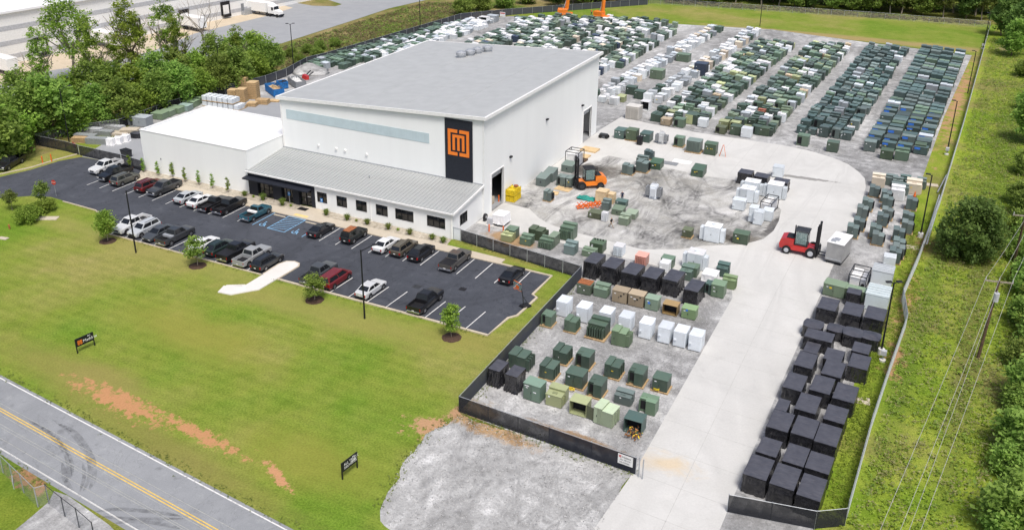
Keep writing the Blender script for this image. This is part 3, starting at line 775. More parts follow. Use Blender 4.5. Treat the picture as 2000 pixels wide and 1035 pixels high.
# roof ventilators
vent_me = MB(); 
vent_me.tube((0,0,0),(0,0,.5),.75,.75,16).tube((0,0,.5),(0,0,.95),.95,.95,16).tube((0,0,.95),(0,0,1.2),.95,.5,16)
vent_me = vent_me.mesh('ventilator', MT['galv'])
for x, y in ((-81.2, 144.2), (-80.4, 146.2), (-79.9, 148.2), (-78.8, 150.2)):
    o = link('ventilator', vent_me, roof); o.location = (x, y, rz_(x) - .02)
# small round wall vents on the front
for x, z in ((-88.2, 6.6), (-84.7, 6.6), (-83.0, 6.6), (-78.9, 6.6)):
    at(wh, MB().tube((x, Y0-.18, z), (x, Y0, z), .22, .22, 10), 'wall_vent', 'white_paint')
# pallets of goods seen inside the front opening
# ---------------------------------------------------------------- office wing (lean-to)
ow = empty('office_wing', (-77.0, 105.4))
tag(ow, 'low white office wing with ribbed grey lean-to roof and dark entrance front', 'building')
OX0, OX1, OY = -95.4, -58.5, 101.0
def front_open(mb, xs, z0, z1):
    pass
wins = [(-81.25, 1.55), (-77.75, 1.55), (-74.35, 1.55), (-70.95, 1.55), (-67.75, 2.35), (-62.35, 2.35)]
wx = []
ze0, ze1 = 4.05, 5.15
WZ0, WZ1 = 1.25, 2.95
# white half of the front wall, pieces around windows
cuts = []
for q, w in [((-83.24,104.45), 0), ((-79.95,104.45), 0), ((-76.57,104.25), 0), ((-73.29,104.31), 0), ((-69.80,103.98), 0), ((-64.62,104.06), 0)]: pass
W = [(-82.1, -80.25), (-78.5, -76.6), (-75.0, -73.05), (-71.45, -69.4), (-68.1, -65.0), (-62.75, -59.75)]
xs = -82.5
fw = MB(); prev = xs
for a, b in W:
    fw.box(prev, a, OY, OY+.22, 0, ze0); fw.box(a, b, OY, OY+.22, 0, WZ0); fw.box(a, b, OY, OY+.22, WZ1, ze0); prev = b
fw.box(prev, OX1, OY, OY+.22, 0, ze0)
at(ow, fw, 'front_wall', 'wall_white_x')
def window(a, b, y, z0, z1, n, axis='x', parent=ow):
    """frame with bars, recessed panes"""
    f = MB(); t = .06
    def bx(u0, u1, d0, d1, q0, q1):
        if axis == 'x': f.box(u0, u1, y + d0, y + d1, q0, q1)
        else: f.box(y - d1, y - d0, u0, u1, q0, q1)
    bx(a, b, .02, .1, z0, z0+t); bx(a, b, .02, .1, z1-t, z1); bx(a, a+t, .02, .1, z0+t, z1-t); bx(b-t, b, .02, .1, z0+t, z1-t)
    for k in range(1, n): u = a + (b - a) * k / n; bx(u-.02, u+.02, .03, .1, z0+t, z1-t)
    bx(a+t, b-t, .035, .095, z1-.62, z1-.57)
    w = at(parent, f, 'window', 'black_paint')
    for k in range(n):
        g = MB(); u0 = a + (b-a)*k/n + .025; u1 = a + (b-a)*(k+1)/n - .025
        if axis == 'x': g.box(u0, u1, y+.12, y+.135, z0+t, z1-t)
        else: g.box(y-.135, y-.12, u0, u1, z0+t, z1-t)
        o = g.build('pane', MT['glass_dark'], w)
    tr = MB()
    e = .09
    if axis == 'x':
        tr.box(a-e, b+e, y-.03, y, z1, z1+e).box(a-e, b+e, y-.03, y, z0-e, z0).box(a-e, a, y-.03, y, z0, z1).box(b, b+e, y-.03, y, z0, z1)
    else:
        tr.box(y, y+.03, a-e, b+e, z1, z1+e).box(y, y+.03, a-e, b+e, z0-e, z0).box(y, y+.03, a-e, a, z0, z1).box(y, y+.03, b, b+e, z0, z1)
    tr.build('window_trim', MT['white_paint'], w)
    return w
for i, (a, b) in enumerate(W): window(a, b, OY, WZ0, WZ1, 3 if b - a > 2.4 else 2)
# right gable end with one window
GY = 101.22
ge = MB(); wa, wb = 102.95, 105.2
def zt(y): return ze0 + (ze1 - ze0) * (y - OY) / (Y0 - OY)
def gq(y0, y1, z0, z1a, z1b): ge.hexa([(OX1-.22,y0,z0),(OX1,y0,z0),(OX1,y1,z0),(OX1-.22,y1,z0)], [(OX1-.22,y0,z1a),(OX1,y0,z1a),(OX1,y1,z1b),(OX1-.22,y1,z1b)])
gq(GY, wa, 0, zt(GY), zt(wa)); gq(wb, Y0, 0, zt(wb), zt(Y0)); gq(wa, wb, 0, WZ0, WZ0); gq(wa, wb, WZ1, zt(wa), zt(wb))
at(ow, ge, 'right_wall', 'wall_white_y')
window(wa, wb, OX1, WZ0, WZ1, 3, 'y')
# dark entrance half: piers, fascia, recessed glazing, door
EX0, EX1 = OX0, -82.5
at(ow, MB().box(EX0, EX1, OY-.06, OY+.2, 2.95, ze0-.08), 'fascia', 'navy_cladding')
for a, b in ((-95.4, -93.6), (-90.6, -88.9), (-86.7, -85.55), (-83.15, -82.5)):
    at(ow, MB().box(a, b, OY-.06, OY+.2, 0, 2.95), 'pier', 'navy_cladding')
for a, b in ((-93.6, -90.6), (-88.9, -86.7)):
    g = at(ow, MB().box(a, b, OY+.3, OY+.34, 0.1, 2.95), 'shopfront_glass', 'glass_dark')
    fr = MB(); n = 3
    for k in range(n + 1):
        u = a + (b - a) * k / n; fr.box(u-.04, u+.04, OY+.24, OY+.3, .1, 2.95)
    fr.box(a, b, OY+.235, OY+.3, 2.2, 2.28).box(a, b, OY+.235, OY+.3, 0.1, .2)
    fr.build('glazing_bar', MT['black_paint'], g)
dr = at(ow, MB().box(-85.55, -83.15, OY+.3, OY+.36, 0.05, 2.35), 'entrance_door', 'glass_dark')
f = MB()
for u in (-85.5, -84.35, -83.2): f.box(u-.05, u+.05, OY+.22, OY+.3, .05, 2.35)
f.box(-85.55, -83.15, OY+.215, OY+.3, 2.35, 2.45)
f.build('door_frame', MT['black_paint'], dr)
MB().tube((-84.5, OY+.15, .9), (-84.5, OY+.15, 1.4), .03).build('handle', MT['chrome'], dr)
MB().box(-84.15, -83.6, OY+.285, OY+.299, 1.55, 1.67).build('door_sign', MT['sticker_white'], dr)
at(ow, MB().box(-84.55, -84.1, OY+.19, OY+.235, 2.55, 2.9), 'number_sign', 'lightgrey_ceramic')
at(ow, MB().box(-85.55, -83.15, OY+.3, OY+.34, 2.45, 2.95), 'transom_glass', 'glass_dark')
at(ow, MB().hexa([(EX0-.25,OY-1.15,2.9),(EX1-.5,OY-1.15,2.9),(EX1-.5,OY-.06,2.98),(EX0-.25,OY-.06,2.98)], [(EX0-.25,OY-1.15,3.1),(EX1-.5,OY-1.15,3.1),(EX1-.5,OY-.06,3.2),(EX0-.25,OY-.06,3.2)]), 'canopy', 'navy_cladding')
at(ow, MB().box(-84.8, -83.2, 99.3, 100.3, 0.136, 0.15), 'doormat', 'black_trim')
# standing-seam roof, one panel after the other
nP = 61; pw = (OX1 - OX0 + .5) / nP
pm = MB()
ya, yb = OY - .28, Y0 - .02
za, zb = ze0 - .06 + .05, ze1 + .05
pm.hexa([(0,ya,za-.08),(pw-.01,ya,za-.08),(pw-.01,yb,zb-.08),(0,yb,zb-.08)], [(0,ya,za),(pw-.01,ya,za),(pw-.01,yb,zb),(0,yb,zb)])
pm.hexa([(0,ya+.01,za),(.09,ya+.01,za),(.09,yb,zb),(0,yb,zb)], [(.02,ya+.01,za+.1),(.07,ya+.01,za+.1),(.07,yb,zb+.1),(.02,yb,zb+.1)])
pm = pm.mesh('roof_panel', MT['roof_panel'])
for k in range(nP):
    o = link('roof_panel', pm, ow); o.location = (OX0 - .25 + k * pw - ow.location.x, -ow.location.y, 0)
at(ow, MB().box(OX0-.28, OX1+.42, ya-.16, ya-.01, za-.2, za+.02), 'gutter', 'white_paint')
at(ow, MB().hexa([(OX1+.25,ya,za-.24),(OX1+.42,ya,za-.24),(OX1+.42,yb,zb-.24),(OX1+.25,yb,zb-.24)], [(OX1+.25,ya,za+.1),(OX1+.42,ya,za+.1),(OX1+.42,yb,zb+.1),(OX1+.25,yb,zb+.1)]), 'rake_trim', 'white_paint')
at(ow, MB().box(OX0-.25, OX1+.2, Y0-.09, Y0-.025, zb-.02, zb+.16), 'ridge_flashing', 'galv')
at(ow, MB().tube((-75.6, 105.6, 4.5), (-75.6, 105.6, 5.05), .07).tube((-75.6,105.6,5.05),(-75.6,105.6,5.12),.13), 'vent_pipe', 'galv')
for x in (-72.4, -58.75): at(ow, MB().box(x-.06, x+.06, OY-.12, OY-.002, 0, ze0-.15), 'downpipe', 'white_paint')
# ---------------------------------------------------------------- annex with the white membrane roof
an = empty('annex', (-107, 109))
tag(an, 'plain white flat-roofed annex left of the warehouse with bright white roof', 'building')
AX0, AX1, AY0, AY1, AZ = -118.1, -95.45, 101.15, 116.9, 7.15
at(an, MB().box(AX0, AX1, AY0, AY0+.22, 0, AZ), 'front_wall', 'wall_white_x')
at(an, MB().box(AX0, AX1, AY1-.22, AY1, 0, AZ), 'back_wall', 'wall_white_x')
at(an, MB().box(AX0, AX0+.22, AY0+.22, AY1-.22, 0, AZ), 'left_wall', 'wall_white_y')
at(an, MB().box(AX1-.22, AX1, AY0+.22, AY1-.22, 0, AZ), 'right_wall', 'wall_white_y')
at(an, MB().box(AX0+.22, AX1-.22, AY0+.22, AY1-.22, AZ-.75, AZ-.45), 'roof_membrane', 'white_roof')
cp_ = MB(); e = .06
cp_.box(AX0-e, AX1+e, AY0-e, AY0+.3, AZ, AZ+.1).box(AX0-e, AX1+e, AY1-.3, AY1+e, AZ, AZ+.1).box(AX0-e, AX0+.3, AY0+.3, AY1-.3, AZ, AZ+.1).box(AX1-.3, AX1+e, AY0+.3, AY1-.3, AZ, AZ+.1)
at(an, cp_, 'parapet_cap', 'white_paint')
at(an, MB().box(-114.2, -114.0, AY0-.06, AY0, 2.6, 2.85), 'wall_socket', 'grille_grey')
# ---------------------------------------------------------------- far distribution warehouse, top left
fa = Vector((-204.31,129.43)); fb = Vector((-202.36,152.93)); fc = Vector((-211.03,221.30))
fw_ = empty('distribution_warehouse', (fa.x, fa.y))
tag(fw_, 'long white distribution warehouse with grey bands and loading dock doors', 'building')
dd = (fb - fa).normalized(); ang = math.atan2(dd.y, dd.x)
fw_.rotation_euler = (0, 0, ang)
FL = 260.0
def fp(mb, name, mat, par=fw_): return mb.build(name, MT[mat], par)
fp(MB().box(-120, FL, 0, 60, 0, 12), 'wall', 'white_paint')
fp(MB().box(-121, FL+1, -.6, 61, 12, 12.5), 'roof', 'white_roof')
for z in (1.1, 4.4, 7.9): fp(MB().box(-120.03, FL+.03, -.04, 60, z, z+1.1), 'wall_band', 'lightgrey_ceramic')
def along(px, py):
    q = Vector((px, py)) - fa; return q.dot(dd)
for q in ((-211.46,148.62), (-212.70,160.05), (-213.87,176.53), (-213.81,193.18), (-214.09,208.64)):
    u = along(*q)
    d = fp(MB().box(u-1.7, u+1.7, -.35, -.05, 1.0, 5.0), 'dock_door', 'black_trim')
    MB().box(u-1.1, u+1.1, -.4, -.352, 1.3, 4.0).build('door_leaf', MT['white_paint'], d)
    MB().box(u-1.4, u+1.4, -.9, -.352, .5, 1.2).build('dock_bumper', MT['black_trim'], d)
for q in ((-210.36,154.47), (-214.15,215.49)):
    u = along(*q)
    fp(MB().box(u-.55, u+.55, -.1, -.05, 1.2, 3.4), 'side_door', 'grille_grey')
    fp(MB().box(u-.7, u+2.6, -1.6, -.06, 0, 1.15).box(u-.7, u+2.6, -1.62, -1.56, 1.15, 2.1), 'entrance_stair', 'galv')
# ================================================================= TRANSFORMERS AND CABINETS
DG = (0.05, 0.082, 0.06); MG = (0.09, 0.14, 0.095); PG = (0.17, 0.24, 0.15); YG = (0.30, 0.33, 0.17)
BG = (0.11, 0.145, 0.135); TG = (0.06, 0.105, 0.092); OG = (0.085, 0.10, 0.055); GR = (0.30, 0.33, 0.35); WH = (0.66, 0.70, 0.72); WW = (0.78, 0.80, 0.80)
TAN = (0.30, 0.24, 0.16); CREAM = (0.55, 0.48, 0.38); PINK = (0.55, 0.26, 0.21); NAVY = (0.03, 0.045, 0.075)
PAINT = MT['unit_paint']
CACHE = {}
def unit_tree(kind, w, d, h):
    """prototype of one kind at one size: a cabinet mesh with lid, doors and fins as parts"""
    key = (kind, round(w, 1), round(d, 1), round(h, 1))
    if key in CACHE: return CACHE[key]
    w, d, h = key[1:]
    parts = []
    def P(mb, name, mat=PAINT): parts.append((name, mb.mesh(name, mat)))
    hw, hd = w / 2, d / 2
    def doors(y, x0, x1, z0, z1):
        xm = x0 + (x1 - x0) * 0.5
        for a, b in ((x0 + .03, xm - .012), (xm + .012, x1 - .03)):
            P(MB().box(a, b, y - .025, y - .001, z0, z1), 'door')
        P(MB().box(xm - .1, xm - .04, y - .06, y - .026, (z0 + z1) / 2 - .1, (z0 + z1) / 2 + .1), 'handle', MT['steel_dark'])
    body = MB()
    if kind == 'box':
        body.box(-hw, hw, -hd, hd, 0.06, h - .07)
        P(MB().cbox(-hw - .04, hw + .04, -hd - .05, hd + .03, h - .07, h, .03), 'lid')
        doors(-hd, -hw, hw, .12, h - .14)
        P(MB().box(-hw * .7, -hw * .7 + .22, -hd - .034, -hd - .0255, h * .72, h * .72 + .1), 'sticker', MT['sticker_white'])
    elif kind == 'step':          # taller cabinet on the left, tank with lid on the right
        xs = -hw + w * .42
        body.box(-hw, xs, -hd, hd, .05, h - .05).box(xs, hw, -hd + .03, hd - .03, .05, h * .88)
        P(MB().cbox(-hw - .03, xs + .03, -hd - .03, hd + .03, h - .05, h, .02), 'cabinet_lid')
        P(MB().cbox(xs + .04, hw + .03, -hd, hd, h * .88, h * .88 + .06, .02), 'tank_lid')
        doors(-hd, -hw, xs, .1, h - .1)
        for y in (-hd * .7, 0, hd * .7): P(MB().box(hw, hw + .12, y - .03, y + .03, .2, h * .8), 'cooling_panel')
    elif kind == 'notch':         # deep recess in the left of the front
        body.box(-hw, -hw + .08, -hd, 0, .05, h * .94).box(-hw + .08, -hw + w * .42, -hd + .35, 0, .05, h * .93).box(-hw + w * .42, hw, -hd, 0, .05, h - .05).box(-hw, hw, 0, hd, .05, h - .05)
        P(MB().cbox(-hw - .02, hw + .03, -.02, hd + .03, h - .05, h, .02), 'tank_lid')
        P(MB().cbox(-hw + w * .4, hw + .03, -hd - .03, -.025, h - .05, h, .02), 'cabinet_lid')
        P(MB().box(-hw - .02, -hw + w * .395, -hd + .3, -.025, h * .94, h * .94 + .04), 'recess_lid')
        P(MB().box(-hw + .1, -hw + w * .40, -hd + .33, -hd + .349, .3, h * .8), 'recess_panel', MT['black_trim'])
    elif kind == 'fin':           # tank with radiator fins on the right-hand side
        xs = -hw + w * .38; xf = hw - .45
        body.box(-hw, xs, -hd, hd, .05, h - .05).box(xs, xf, -hd + .05, hd - .05, .05, h * .9)
        P(MB().cbox(-hw - .03, xs + .03, -hd - .03, hd + .03, h - .05, h, .02), 'cabinet_lid')
        P(MB().cbox(xs + .04, xf + .03, -hd, hd, h * .9, h * .9 + .06, .02), 'tank_lid')
        n = 4
        for k in range(n):
            y = -hd + .2 + (d - .4) * k / (n - 1)
            P(MB().cbox(xf, hw, y - .1, y + .1, .18, h * .82, .05), 'radiator_fin')
        doors(-hd, -hw, xs, .1, h - .1)
    elif kind == 'finfront':
        yf = -hd + .55
        body.box(-hw, hw, yf + d * .45, hd, .05, h - .05).box(-hw, hw, yf, yf + d * .45, .05, h * .85)
        P(MB().cbox(-hw - .03, hw + .03, yf + d * .45 - .02, hd + .04, h - .05, h, .02), 'cabinet_lid')
        P(MB().cbox(-hw - .03, hw + .03, yf - .03, yf + d * .44, h * .85, h * .85 + .06, .02), 'tank_lid')
        n = 7
        for k in range(n):
            x = -hw + .15 + (w - .3) * k / (n - 1)
            P(MB().cbox(x - .09, x + .09, -hd, yf, .15, h * .74, .05), 'radiator_fin')
    elif kind == 'duo':           # taller cabinet at the back, lower tank in front
        body.box(-hw, hw, 0, hd, .05, h - .05).box(-hw + .06, hw - .06, -hd, 0, .05, h * .82)
        P(MB().cbox(-hw - .03, hw + .03, -.05, hd + .04, h - .05, h, .02), 'cabinet_lid')
        P(MB().cbox(-hw + .02, hw - .02, -hd - .04, -.055, h * .82, h * .82 + .06, .02), 'tank_lid')
        P(MB().box(-hw * .3, hw * .3, -hd * .7, -hd * .35, h * .82 + .06, h * .82 + .12), 'hatch')
        for k in range(3):
            y = -hd + .1 + k * (hd - .2) / 2
            P(MB().box(hw - .06, hw + .1, y - .04, y + .04, .2, h * .72), 'cooling_panel')
    elif kind == 'pair':          # two-level top: high back-left, low front-right, seen in the pallet stacks
        body.box(-hw, 0.02, -hd, hd, .05, h - .03).box(.02, hw, -hd - .08, hd - .25, .05, h * .9)
        P(MB().cbox(-hw - .03, .03, -hd - .03, hd + .03, h - .03, h + .02, .02), 'cabinet_lid')
        P(MB().cbox(.06, hw + .03, -hd - .11, hd - .22, h * .9, h * .9 + .05, .02), 'tank_lid')
        P(MB().box(-hw + .06, -.04, -hd - .02, -hd - .001, .12, h - .12), 'door')
        for k in range(3):
            y = hd - .3 - k * .22
            P(MB().box(hw, hw + .22, y - .06, y + .06, .25, h * .75), 'radiator_fin', MT['black_trim'])
    elif kind == 'white':         # smooth cabinet, small lock box
        body.box(-hw, hw, -hd, hd, .1, h - .06)
        P(MB().cbox(-hw - .03, hw + .03, -hd - .03, hd + .03, h - .06, h, .03), 'roof')
        P(MB().box(-hw + .06, hw - .06, -hd + .06, hd - .06, 0, .1), 'skid', MT['steel_dark'])
        P(MB().box(-hw + .08, hw - .08, -hd - .02, -hd - .001, .2, h - .16), 'door')
        P(MB().cbox(-hw + .1, -hw + .36, -hd - .14, -hd - .021, h * .42, h * .42 + .22, .03), 'lock_box')
        P(MB().box(hw + .001, hw + .03, -hd * .5, hd * .6, .3, h * .9), 'side_panel')
    elif kind == 'bigwhite':      # main cabinet with radiator banks either side
        sw_ = w * .17
        body.box(-hw + sw_ + .05, hw - sw_ - .05, -hd, hd, .08, h - .08)
        P(MB().cbox(-hw + sw_ + .01, hw - sw_ - .01, -hd - .04, hd + .04, h - .08, h, .04), 'lid')
        P(MB().tube((0, 0, h), (0, 0, h + .14), .28, .28, 12), 'manhole')
        for s in (-1, 1):
            c = s * (hw - sw_ / 2)
            P(MB().cbox(c - sw_ / 2, c + sw_ / 2, -hd * .75, hd * .3, .12, h * .84, .04), 'radiator')
        doors(-hd, -hw + sw_ + .05, hw - sw_ - .05, .16, h - .16)
    elif kind == 'ribbed':        # vertical ribs on the front
        body.box(-hw, hw, -hd + .15, hd, .06, h - .05)
        P(MB().cbox(-hw - .03, hw + .03, -hd + .1, hd + .03, h - .05, h, .03), 'lid')
        n = max(4, int(w / .24))
        for k in range(n):
            x = -hw + .1 + (w - .2) * k / (n - 1)
            P(MB().cbox(x - .05, x + .05, -hd, -hd + .15, .1, h * .9, .03), 'rib')
    elif kind == 'low':           # low ground-level transformer with sloped hood
        body.hexa([(-hw,-hd,.04),(hw,-hd,.04),(hw,hd,.04),(-hw,hd,.04)], [(-hw,-hd,h*.8),(hw,-hd,h*.8),(hw,hd,h-.05),(-hw,hd,h-.05)])
        P(MB().hexa([(-hw-.03,-hd-.03,h*.8+.001),(hw+.03,-hd-.03,h*.8+.001),(hw+.03,hd+.03,h-.049),(-hw-.03,hd+.03,h-.049)], [(-hw-.03,-hd-.03,h*.8+.05),(hw+.03,-hd-.03,h*.8+.05),(hw+.03,hd+.03,h),(-hw-.03,hd+.03,h)]), 'hood')
        P(MB().box(-.12, .12, -hd - .04, -hd - .001, h * .35, h * .55), 'handle', MT['steel_dark'])
    elif kind == 'ridged':        # ridged sheet roof over a tall housing
        body.box(-hw, hw, -hd, hd, .05, h - .1)
        P(MB().box(-hw - .04, hw + .04, -hd - .04, hd + .04, h - .1, h - .03), 'roof')
        for k in range(5):
            y = -hd + d * (k + .1) / 5
            P(MB().box(-hw - .05, hw + .05, y, y + .1, h - .029, h + .05), 'roof_rib')
        P(MB().box(-hw + .05, hw - .05, -hd - .02, -hd - .001, .15, h - .25), 'door')
    elif kind == 'openbox':       # hood standing open over a dark interior
        body.box(-hw, -hw + .05, -hd, hd, .04, h - .05).box(hw - .05, hw, -hd, hd, .04, h - .05).box(-hw + .05, hw - .05, hd - .05, hd, .04, h - .05).box(-hw + .05, hw - .05, -hd, hd - .05, .04, .1)
        P(MB().cbox(-hw - .03, hw + .03, -hd - .05, hd + .03, h - .05, h, .02), 'lid')
        P(MB().box(-hw + .06, hw - .06, hd - .5, hd - .06, .12, h - .06), 'interior', MT['door_hollow'])
    root = bpy.data.objects.new('transformer', body.mesh('transformer', PAINT))
    objs = []
    for nme, me in parts:
        objs.append((bpy.data.objects.new(nme, me), []))
    CACHE[key] = (root, objs)
    return CACHE[key]

PALLET = None
def pallet_tree():
    global PALLET
    if PALLET: return PALLET
    me = MB()
    for x in (-.48, 0, .48): me.box(x - .05, x + .05, -.5, .5, .02, .11)
    root = bpy.data.objects.new('pallet', me.mesh('pallet', MT['pallet_wood']))
    slat = MB().box(-.5, .5, -.06, .06, 0, .022).mesh('slat', MT['pallet_wood'])
    parts = []
    for k in range(6):
        s = bpy.data.objects.new('slat', slat); s.location = (0, -.44 + k * .176, .1105); parts.append((s, []))
    for k in range(3):
        s = bpy.data.objects.new('slat', slat); s.location = (0, -.44 + k * .44, -.002); parts.append((s, []))
    PALLET = (root, parts)
    return PALLET
def pallet(loc, rz, sx, sy, label, group='wooden pallets under the transformers', z=0):
    o = copy_tree(pallet_tree(), (loc[0], loc[1], z + .022), rz, (sx, sy, 1))
    tag(o, label, 'pallet', group)
    return o

def unit(kind, near, w, d, h, color, label, name='transformer', cat='transformer', group=None, rz=0.0, z=0.02, pal=None, center=False):
    """near = ground point of the front right corner (front faces -Y before rz)"""
    rz = R(rz)
    if center: cx, cy = near
    else:
        c, s = math.cos(rz), math.sin(rz)
        cx = near[0] - w / 2 * c - d / 2 * s; cy = near[1] - w / 2 * s + d / 2 * c
    zz = z
    if pal:
        pallet((cx, cy), rz, w * 1.12, d * 1.12, pal, z=z); zz = z + .135
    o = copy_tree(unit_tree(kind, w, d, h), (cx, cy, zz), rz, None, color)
    o.name = name
    tag(o, label, cat, group)
    if kind in ('box', 'step', 'duo', 'pair', 'low') and USTK.random() < .5:
        yf = -d/2 - (.03 if kind in ('box', 'step') else .04 if kind == 'low' else .002)
        dot(o, USTK.choice(('sticker_white', 'sticker_white', 'sticker_yellow')), USTK.uniform(-w*.35, w*.1), h * USTK.uniform(.4, .62), USTK.uniform(.14, .3), USTK.uniform(.1, .2), yf)
    return o
USTK = random.Random(77)
def dot(o, mat, x, z, w, hh, y):
    s = MB().box(x - w/2, x + w/2, y - .006, y, z, z + hh).build('sticker', MT[mat], o)
    return s

# ---------------------------------------------------------------- black wrapped loads
def wrap_mesh(w, d, h, seed, loose=0.0, octo=False):
    rr = random.Random(seed); N = 14
    mb = MB(); hw, hd = w / 2, d / 2
    # rings from the ground up, then the top
    def ring(s, z, amp, flare=0):
        out = []
        base = []
        for k in range(4 * N):
            side, t = divmod(k, N); t = t / N
            if side == 0: p = (-hw + w * t, -hd)
            elif side == 1: p = (hw, -hd + d * t)
            elif side == 2: p = (hw - w * t, hd)
            else: p = (-hw, hd - d * t)
            x, y = p
            if octo:
                a = math.atan2(y / hd, x / hw); x = .5 * x + .5 * hw * 1.12 * math.cos(a); y = .5 * y + .5 * hd * 1.12 * math.sin(a)
            f = s + flare * (1 + math.sin(k * 2.1 + seed)) * .5
            q = mnoise.noise((x * 2.3 + seed * 3.7, y * 2.3, z * 1.6)) * amp
            q += mnoise.noise((x * 7.0 + seed, y * 7.0, z * 1.1)) * (.05 + loose * .3) * (1 if amp > .03 else 0)
            out.append((x * f + q * (1 if abs(x) > hw * .9 else .2), y * f + q * (1 if abs(y) > hd * .9 else .2), z))
        return out
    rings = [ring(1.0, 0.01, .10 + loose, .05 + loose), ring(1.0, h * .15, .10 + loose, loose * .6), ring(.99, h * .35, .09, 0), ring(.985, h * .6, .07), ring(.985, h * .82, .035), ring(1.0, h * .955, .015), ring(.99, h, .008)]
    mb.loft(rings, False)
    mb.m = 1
    # top as a rippled grid
    M = 10; g = []
    dome = .10 if octo else .015
    for j in range(M + 1):
        for i in range(M + 1):
            u, v = i / M * 2 - 1, j / M * 2 - 1
            x, y = u * hw * .99, v * hd * .99
            if octo:
                m = max(abs(u), abs(v)); a = math.atan2(v, u) if m > 0 else 0
                x = .5 * x + .5 * hw * 1.12 * m * math.cos(a) ; y = .5 * y + .5 * hd * 1.12 * m * math.sin(a)
            e = max(abs(u), abs(v))
            z = h + (0 if e > .95 else dome * (1 - e) * 2 + mnoise.noise((x * 1.1 + seed, y * 3.0, seed * 1.3)) * .03)
            g.append((x, y, z))
    mb.add(g, [(j*(M+1)+i, j*(M+1)+i+1, (j+1)*(M+1)+i+1, (j+1)*(M+1)+i) for j in range(M) for i in range(M)])
    return mb.mesh('wrapped_load', [MT['black_wrap'], MT['dusty_skylit_wrap']], False)
def wrapped(fl, n, br, h, label, seed, loose=0.0, octo=False, group='loads wrapped in black plastic'):
    """fl, n, br: front-left, front-right and back-right corners of the load"""
    fl, n, br = Vector(fl), Vector(n), Vector(br)
    ax = (n - fl); w = ax.length; ax.normalize(); d = abs((br - n).dot(Vector((-ax.y, ax.x))))
    rz = math.atan2(ax.y, ax.x)
    rz = R(-2.5); ax = Vector((math.cos(rz), math.sin(rz))); w = abs((n - fl).dot(ax)); d = abs((br - n).dot(Vector((-ax.y, ax.x))))
    w = min(max(w * 1.13, 1.0), 3.4); d = min(max(d * 1.12, .9), 3.2)
    c = fl * .5 + br * .5
    o = link('wrapped_load', wrap_mesh(w, d, h, seed, loose, octo), None, (c.x, c.y, .02), rz)
    tag(o, label, 'wrapped load', group)
    return o
# ---------------------------------------------------------------- fenced front yard
G1 = 'transformers in the fenced front yard'
def U(*a, **k):
    k.setdefault('group', G1); return unit(*a, **k)
wrapped((-37.31,71.36), (-36.10,71.35), (-35.99,73.22), 2.0, 'load wrapped in torn black plastic right against the side fence corner', 1, .12, group='torn wrapped loads')
wrapped((-35.17,71.13), (-33.93,71.19), (-33.94,73.00), 2.05, 'load in torn black plastic between the fence-side one and pale green cabinet', 2, .14, group='torn wrapped loads')
o = U('box', (-31.08,70.61), 1.95, 1.4, 2.0, (0.13,0.20,0.15), 'faded green transformer with white markings beside the torn wrapped loads', rz=-3)
dot(o, 'sticker_white', -.55, 1.65, .5, .12, -.73); dot(o, 'sticker_white', .35, 1.1, .35, .12, -.73)
o = U('duo', (-28.81,70.79), 1.8, 1.9, 1.65, YG, 'yellow-green two-door transformer second in the front row')
U('openbox', (-26.06,70.53), 1.75, 1.35, 1.65, YG, 'yellow-green transformer with its right door standing open')
o = kids(bpy.data.objects['transformer.002'])[0] if False else None
od = MB().box(0, .95, -.03, .02, .08, 1.5).build('open_door_leaf', MT['unit_paint'], None, False, (-26.06,70.57), R(-12), OG)
DOORLEAF = od
U('step', (-23.16,69.98), 2.0, 1.7, 1.85, (0.33,0.40,0.27), 'pale green transformer with streaked front and raised left cabinet', rz=-6)
o = U('openbox', (-20.23,70.20), 1.8, 1.5, 1.55, TG, 'teal transformer open at the front with copper scrap spilling out')
U('fin', (-34.51,75.15), 2.4, 1.8, 1.8, DG, 'dark green transformer with side radiator fins close to the side fence')
U('step', (-31.48,74.77), 1.6, 1.75, 1.6, DG, 'dark green transformer on pallet, stepped lid, left of middle row', pal='wooden pallet under the stepped dark green transformer, left of middle row')
U('box', (-28.16,74.68), 1.9, 1.6, 1.6, DG, 'dark green transformer with white label on yellow-strapped pallet, middle row', pal='yellowish pallet under the labelled dark green transformer')
U('notch', (-25.82,74.00), 1.5, 1.8, 1.6, DG, 'dark green transformer with front corner notch behind the yellow-green ones', pal='wooden pallet under the notched transformer behind the yellow-green ones')
U('duo', (-22.75,74.24), 1.75, 1.3, 1.25, BG, 'low blue-green transformer with dark recess in the middle row')
o = U('notch', (-20.05,73.82), 1.7, 1.3, 1.6, (0.12,0.19,0.12), 'mid green transformer with olive side unit, nearest the drive')
U('step', (-31.44,78.19), 1.6, 1.75, 1.6, DG, 'dark green stepped transformer on pallet, leftmost of the third row', pal='pallet under the leftmost third-row transformer')
U('notch', (-28.89,78.43), 1.6, 1.7, 1.6, DG, 'dark green notched transformer, second of the third row', pal='pallet under the second third-row transformer')
U('step', (-25.44,78.13), 1.6, 1.75, 1.6, DG, 'dark green stepped transformer, third of the third row', pal='pallet under the third third-row transformer')
U('notch', (-22.73,77.90), 1.6, 1.75, 1.6, DG, 'dark green transformer with deep dark recess, fourth of the third row', pal='pallet under the fourth third-row transformer')
o = U('box', (-20.14,78.07), 1.6, 1.5, 1.5, DG, 'dark green transformer on broad yellow-strapped pallet beside the drive', pal='broad pale pallet at the drive end of the third row')
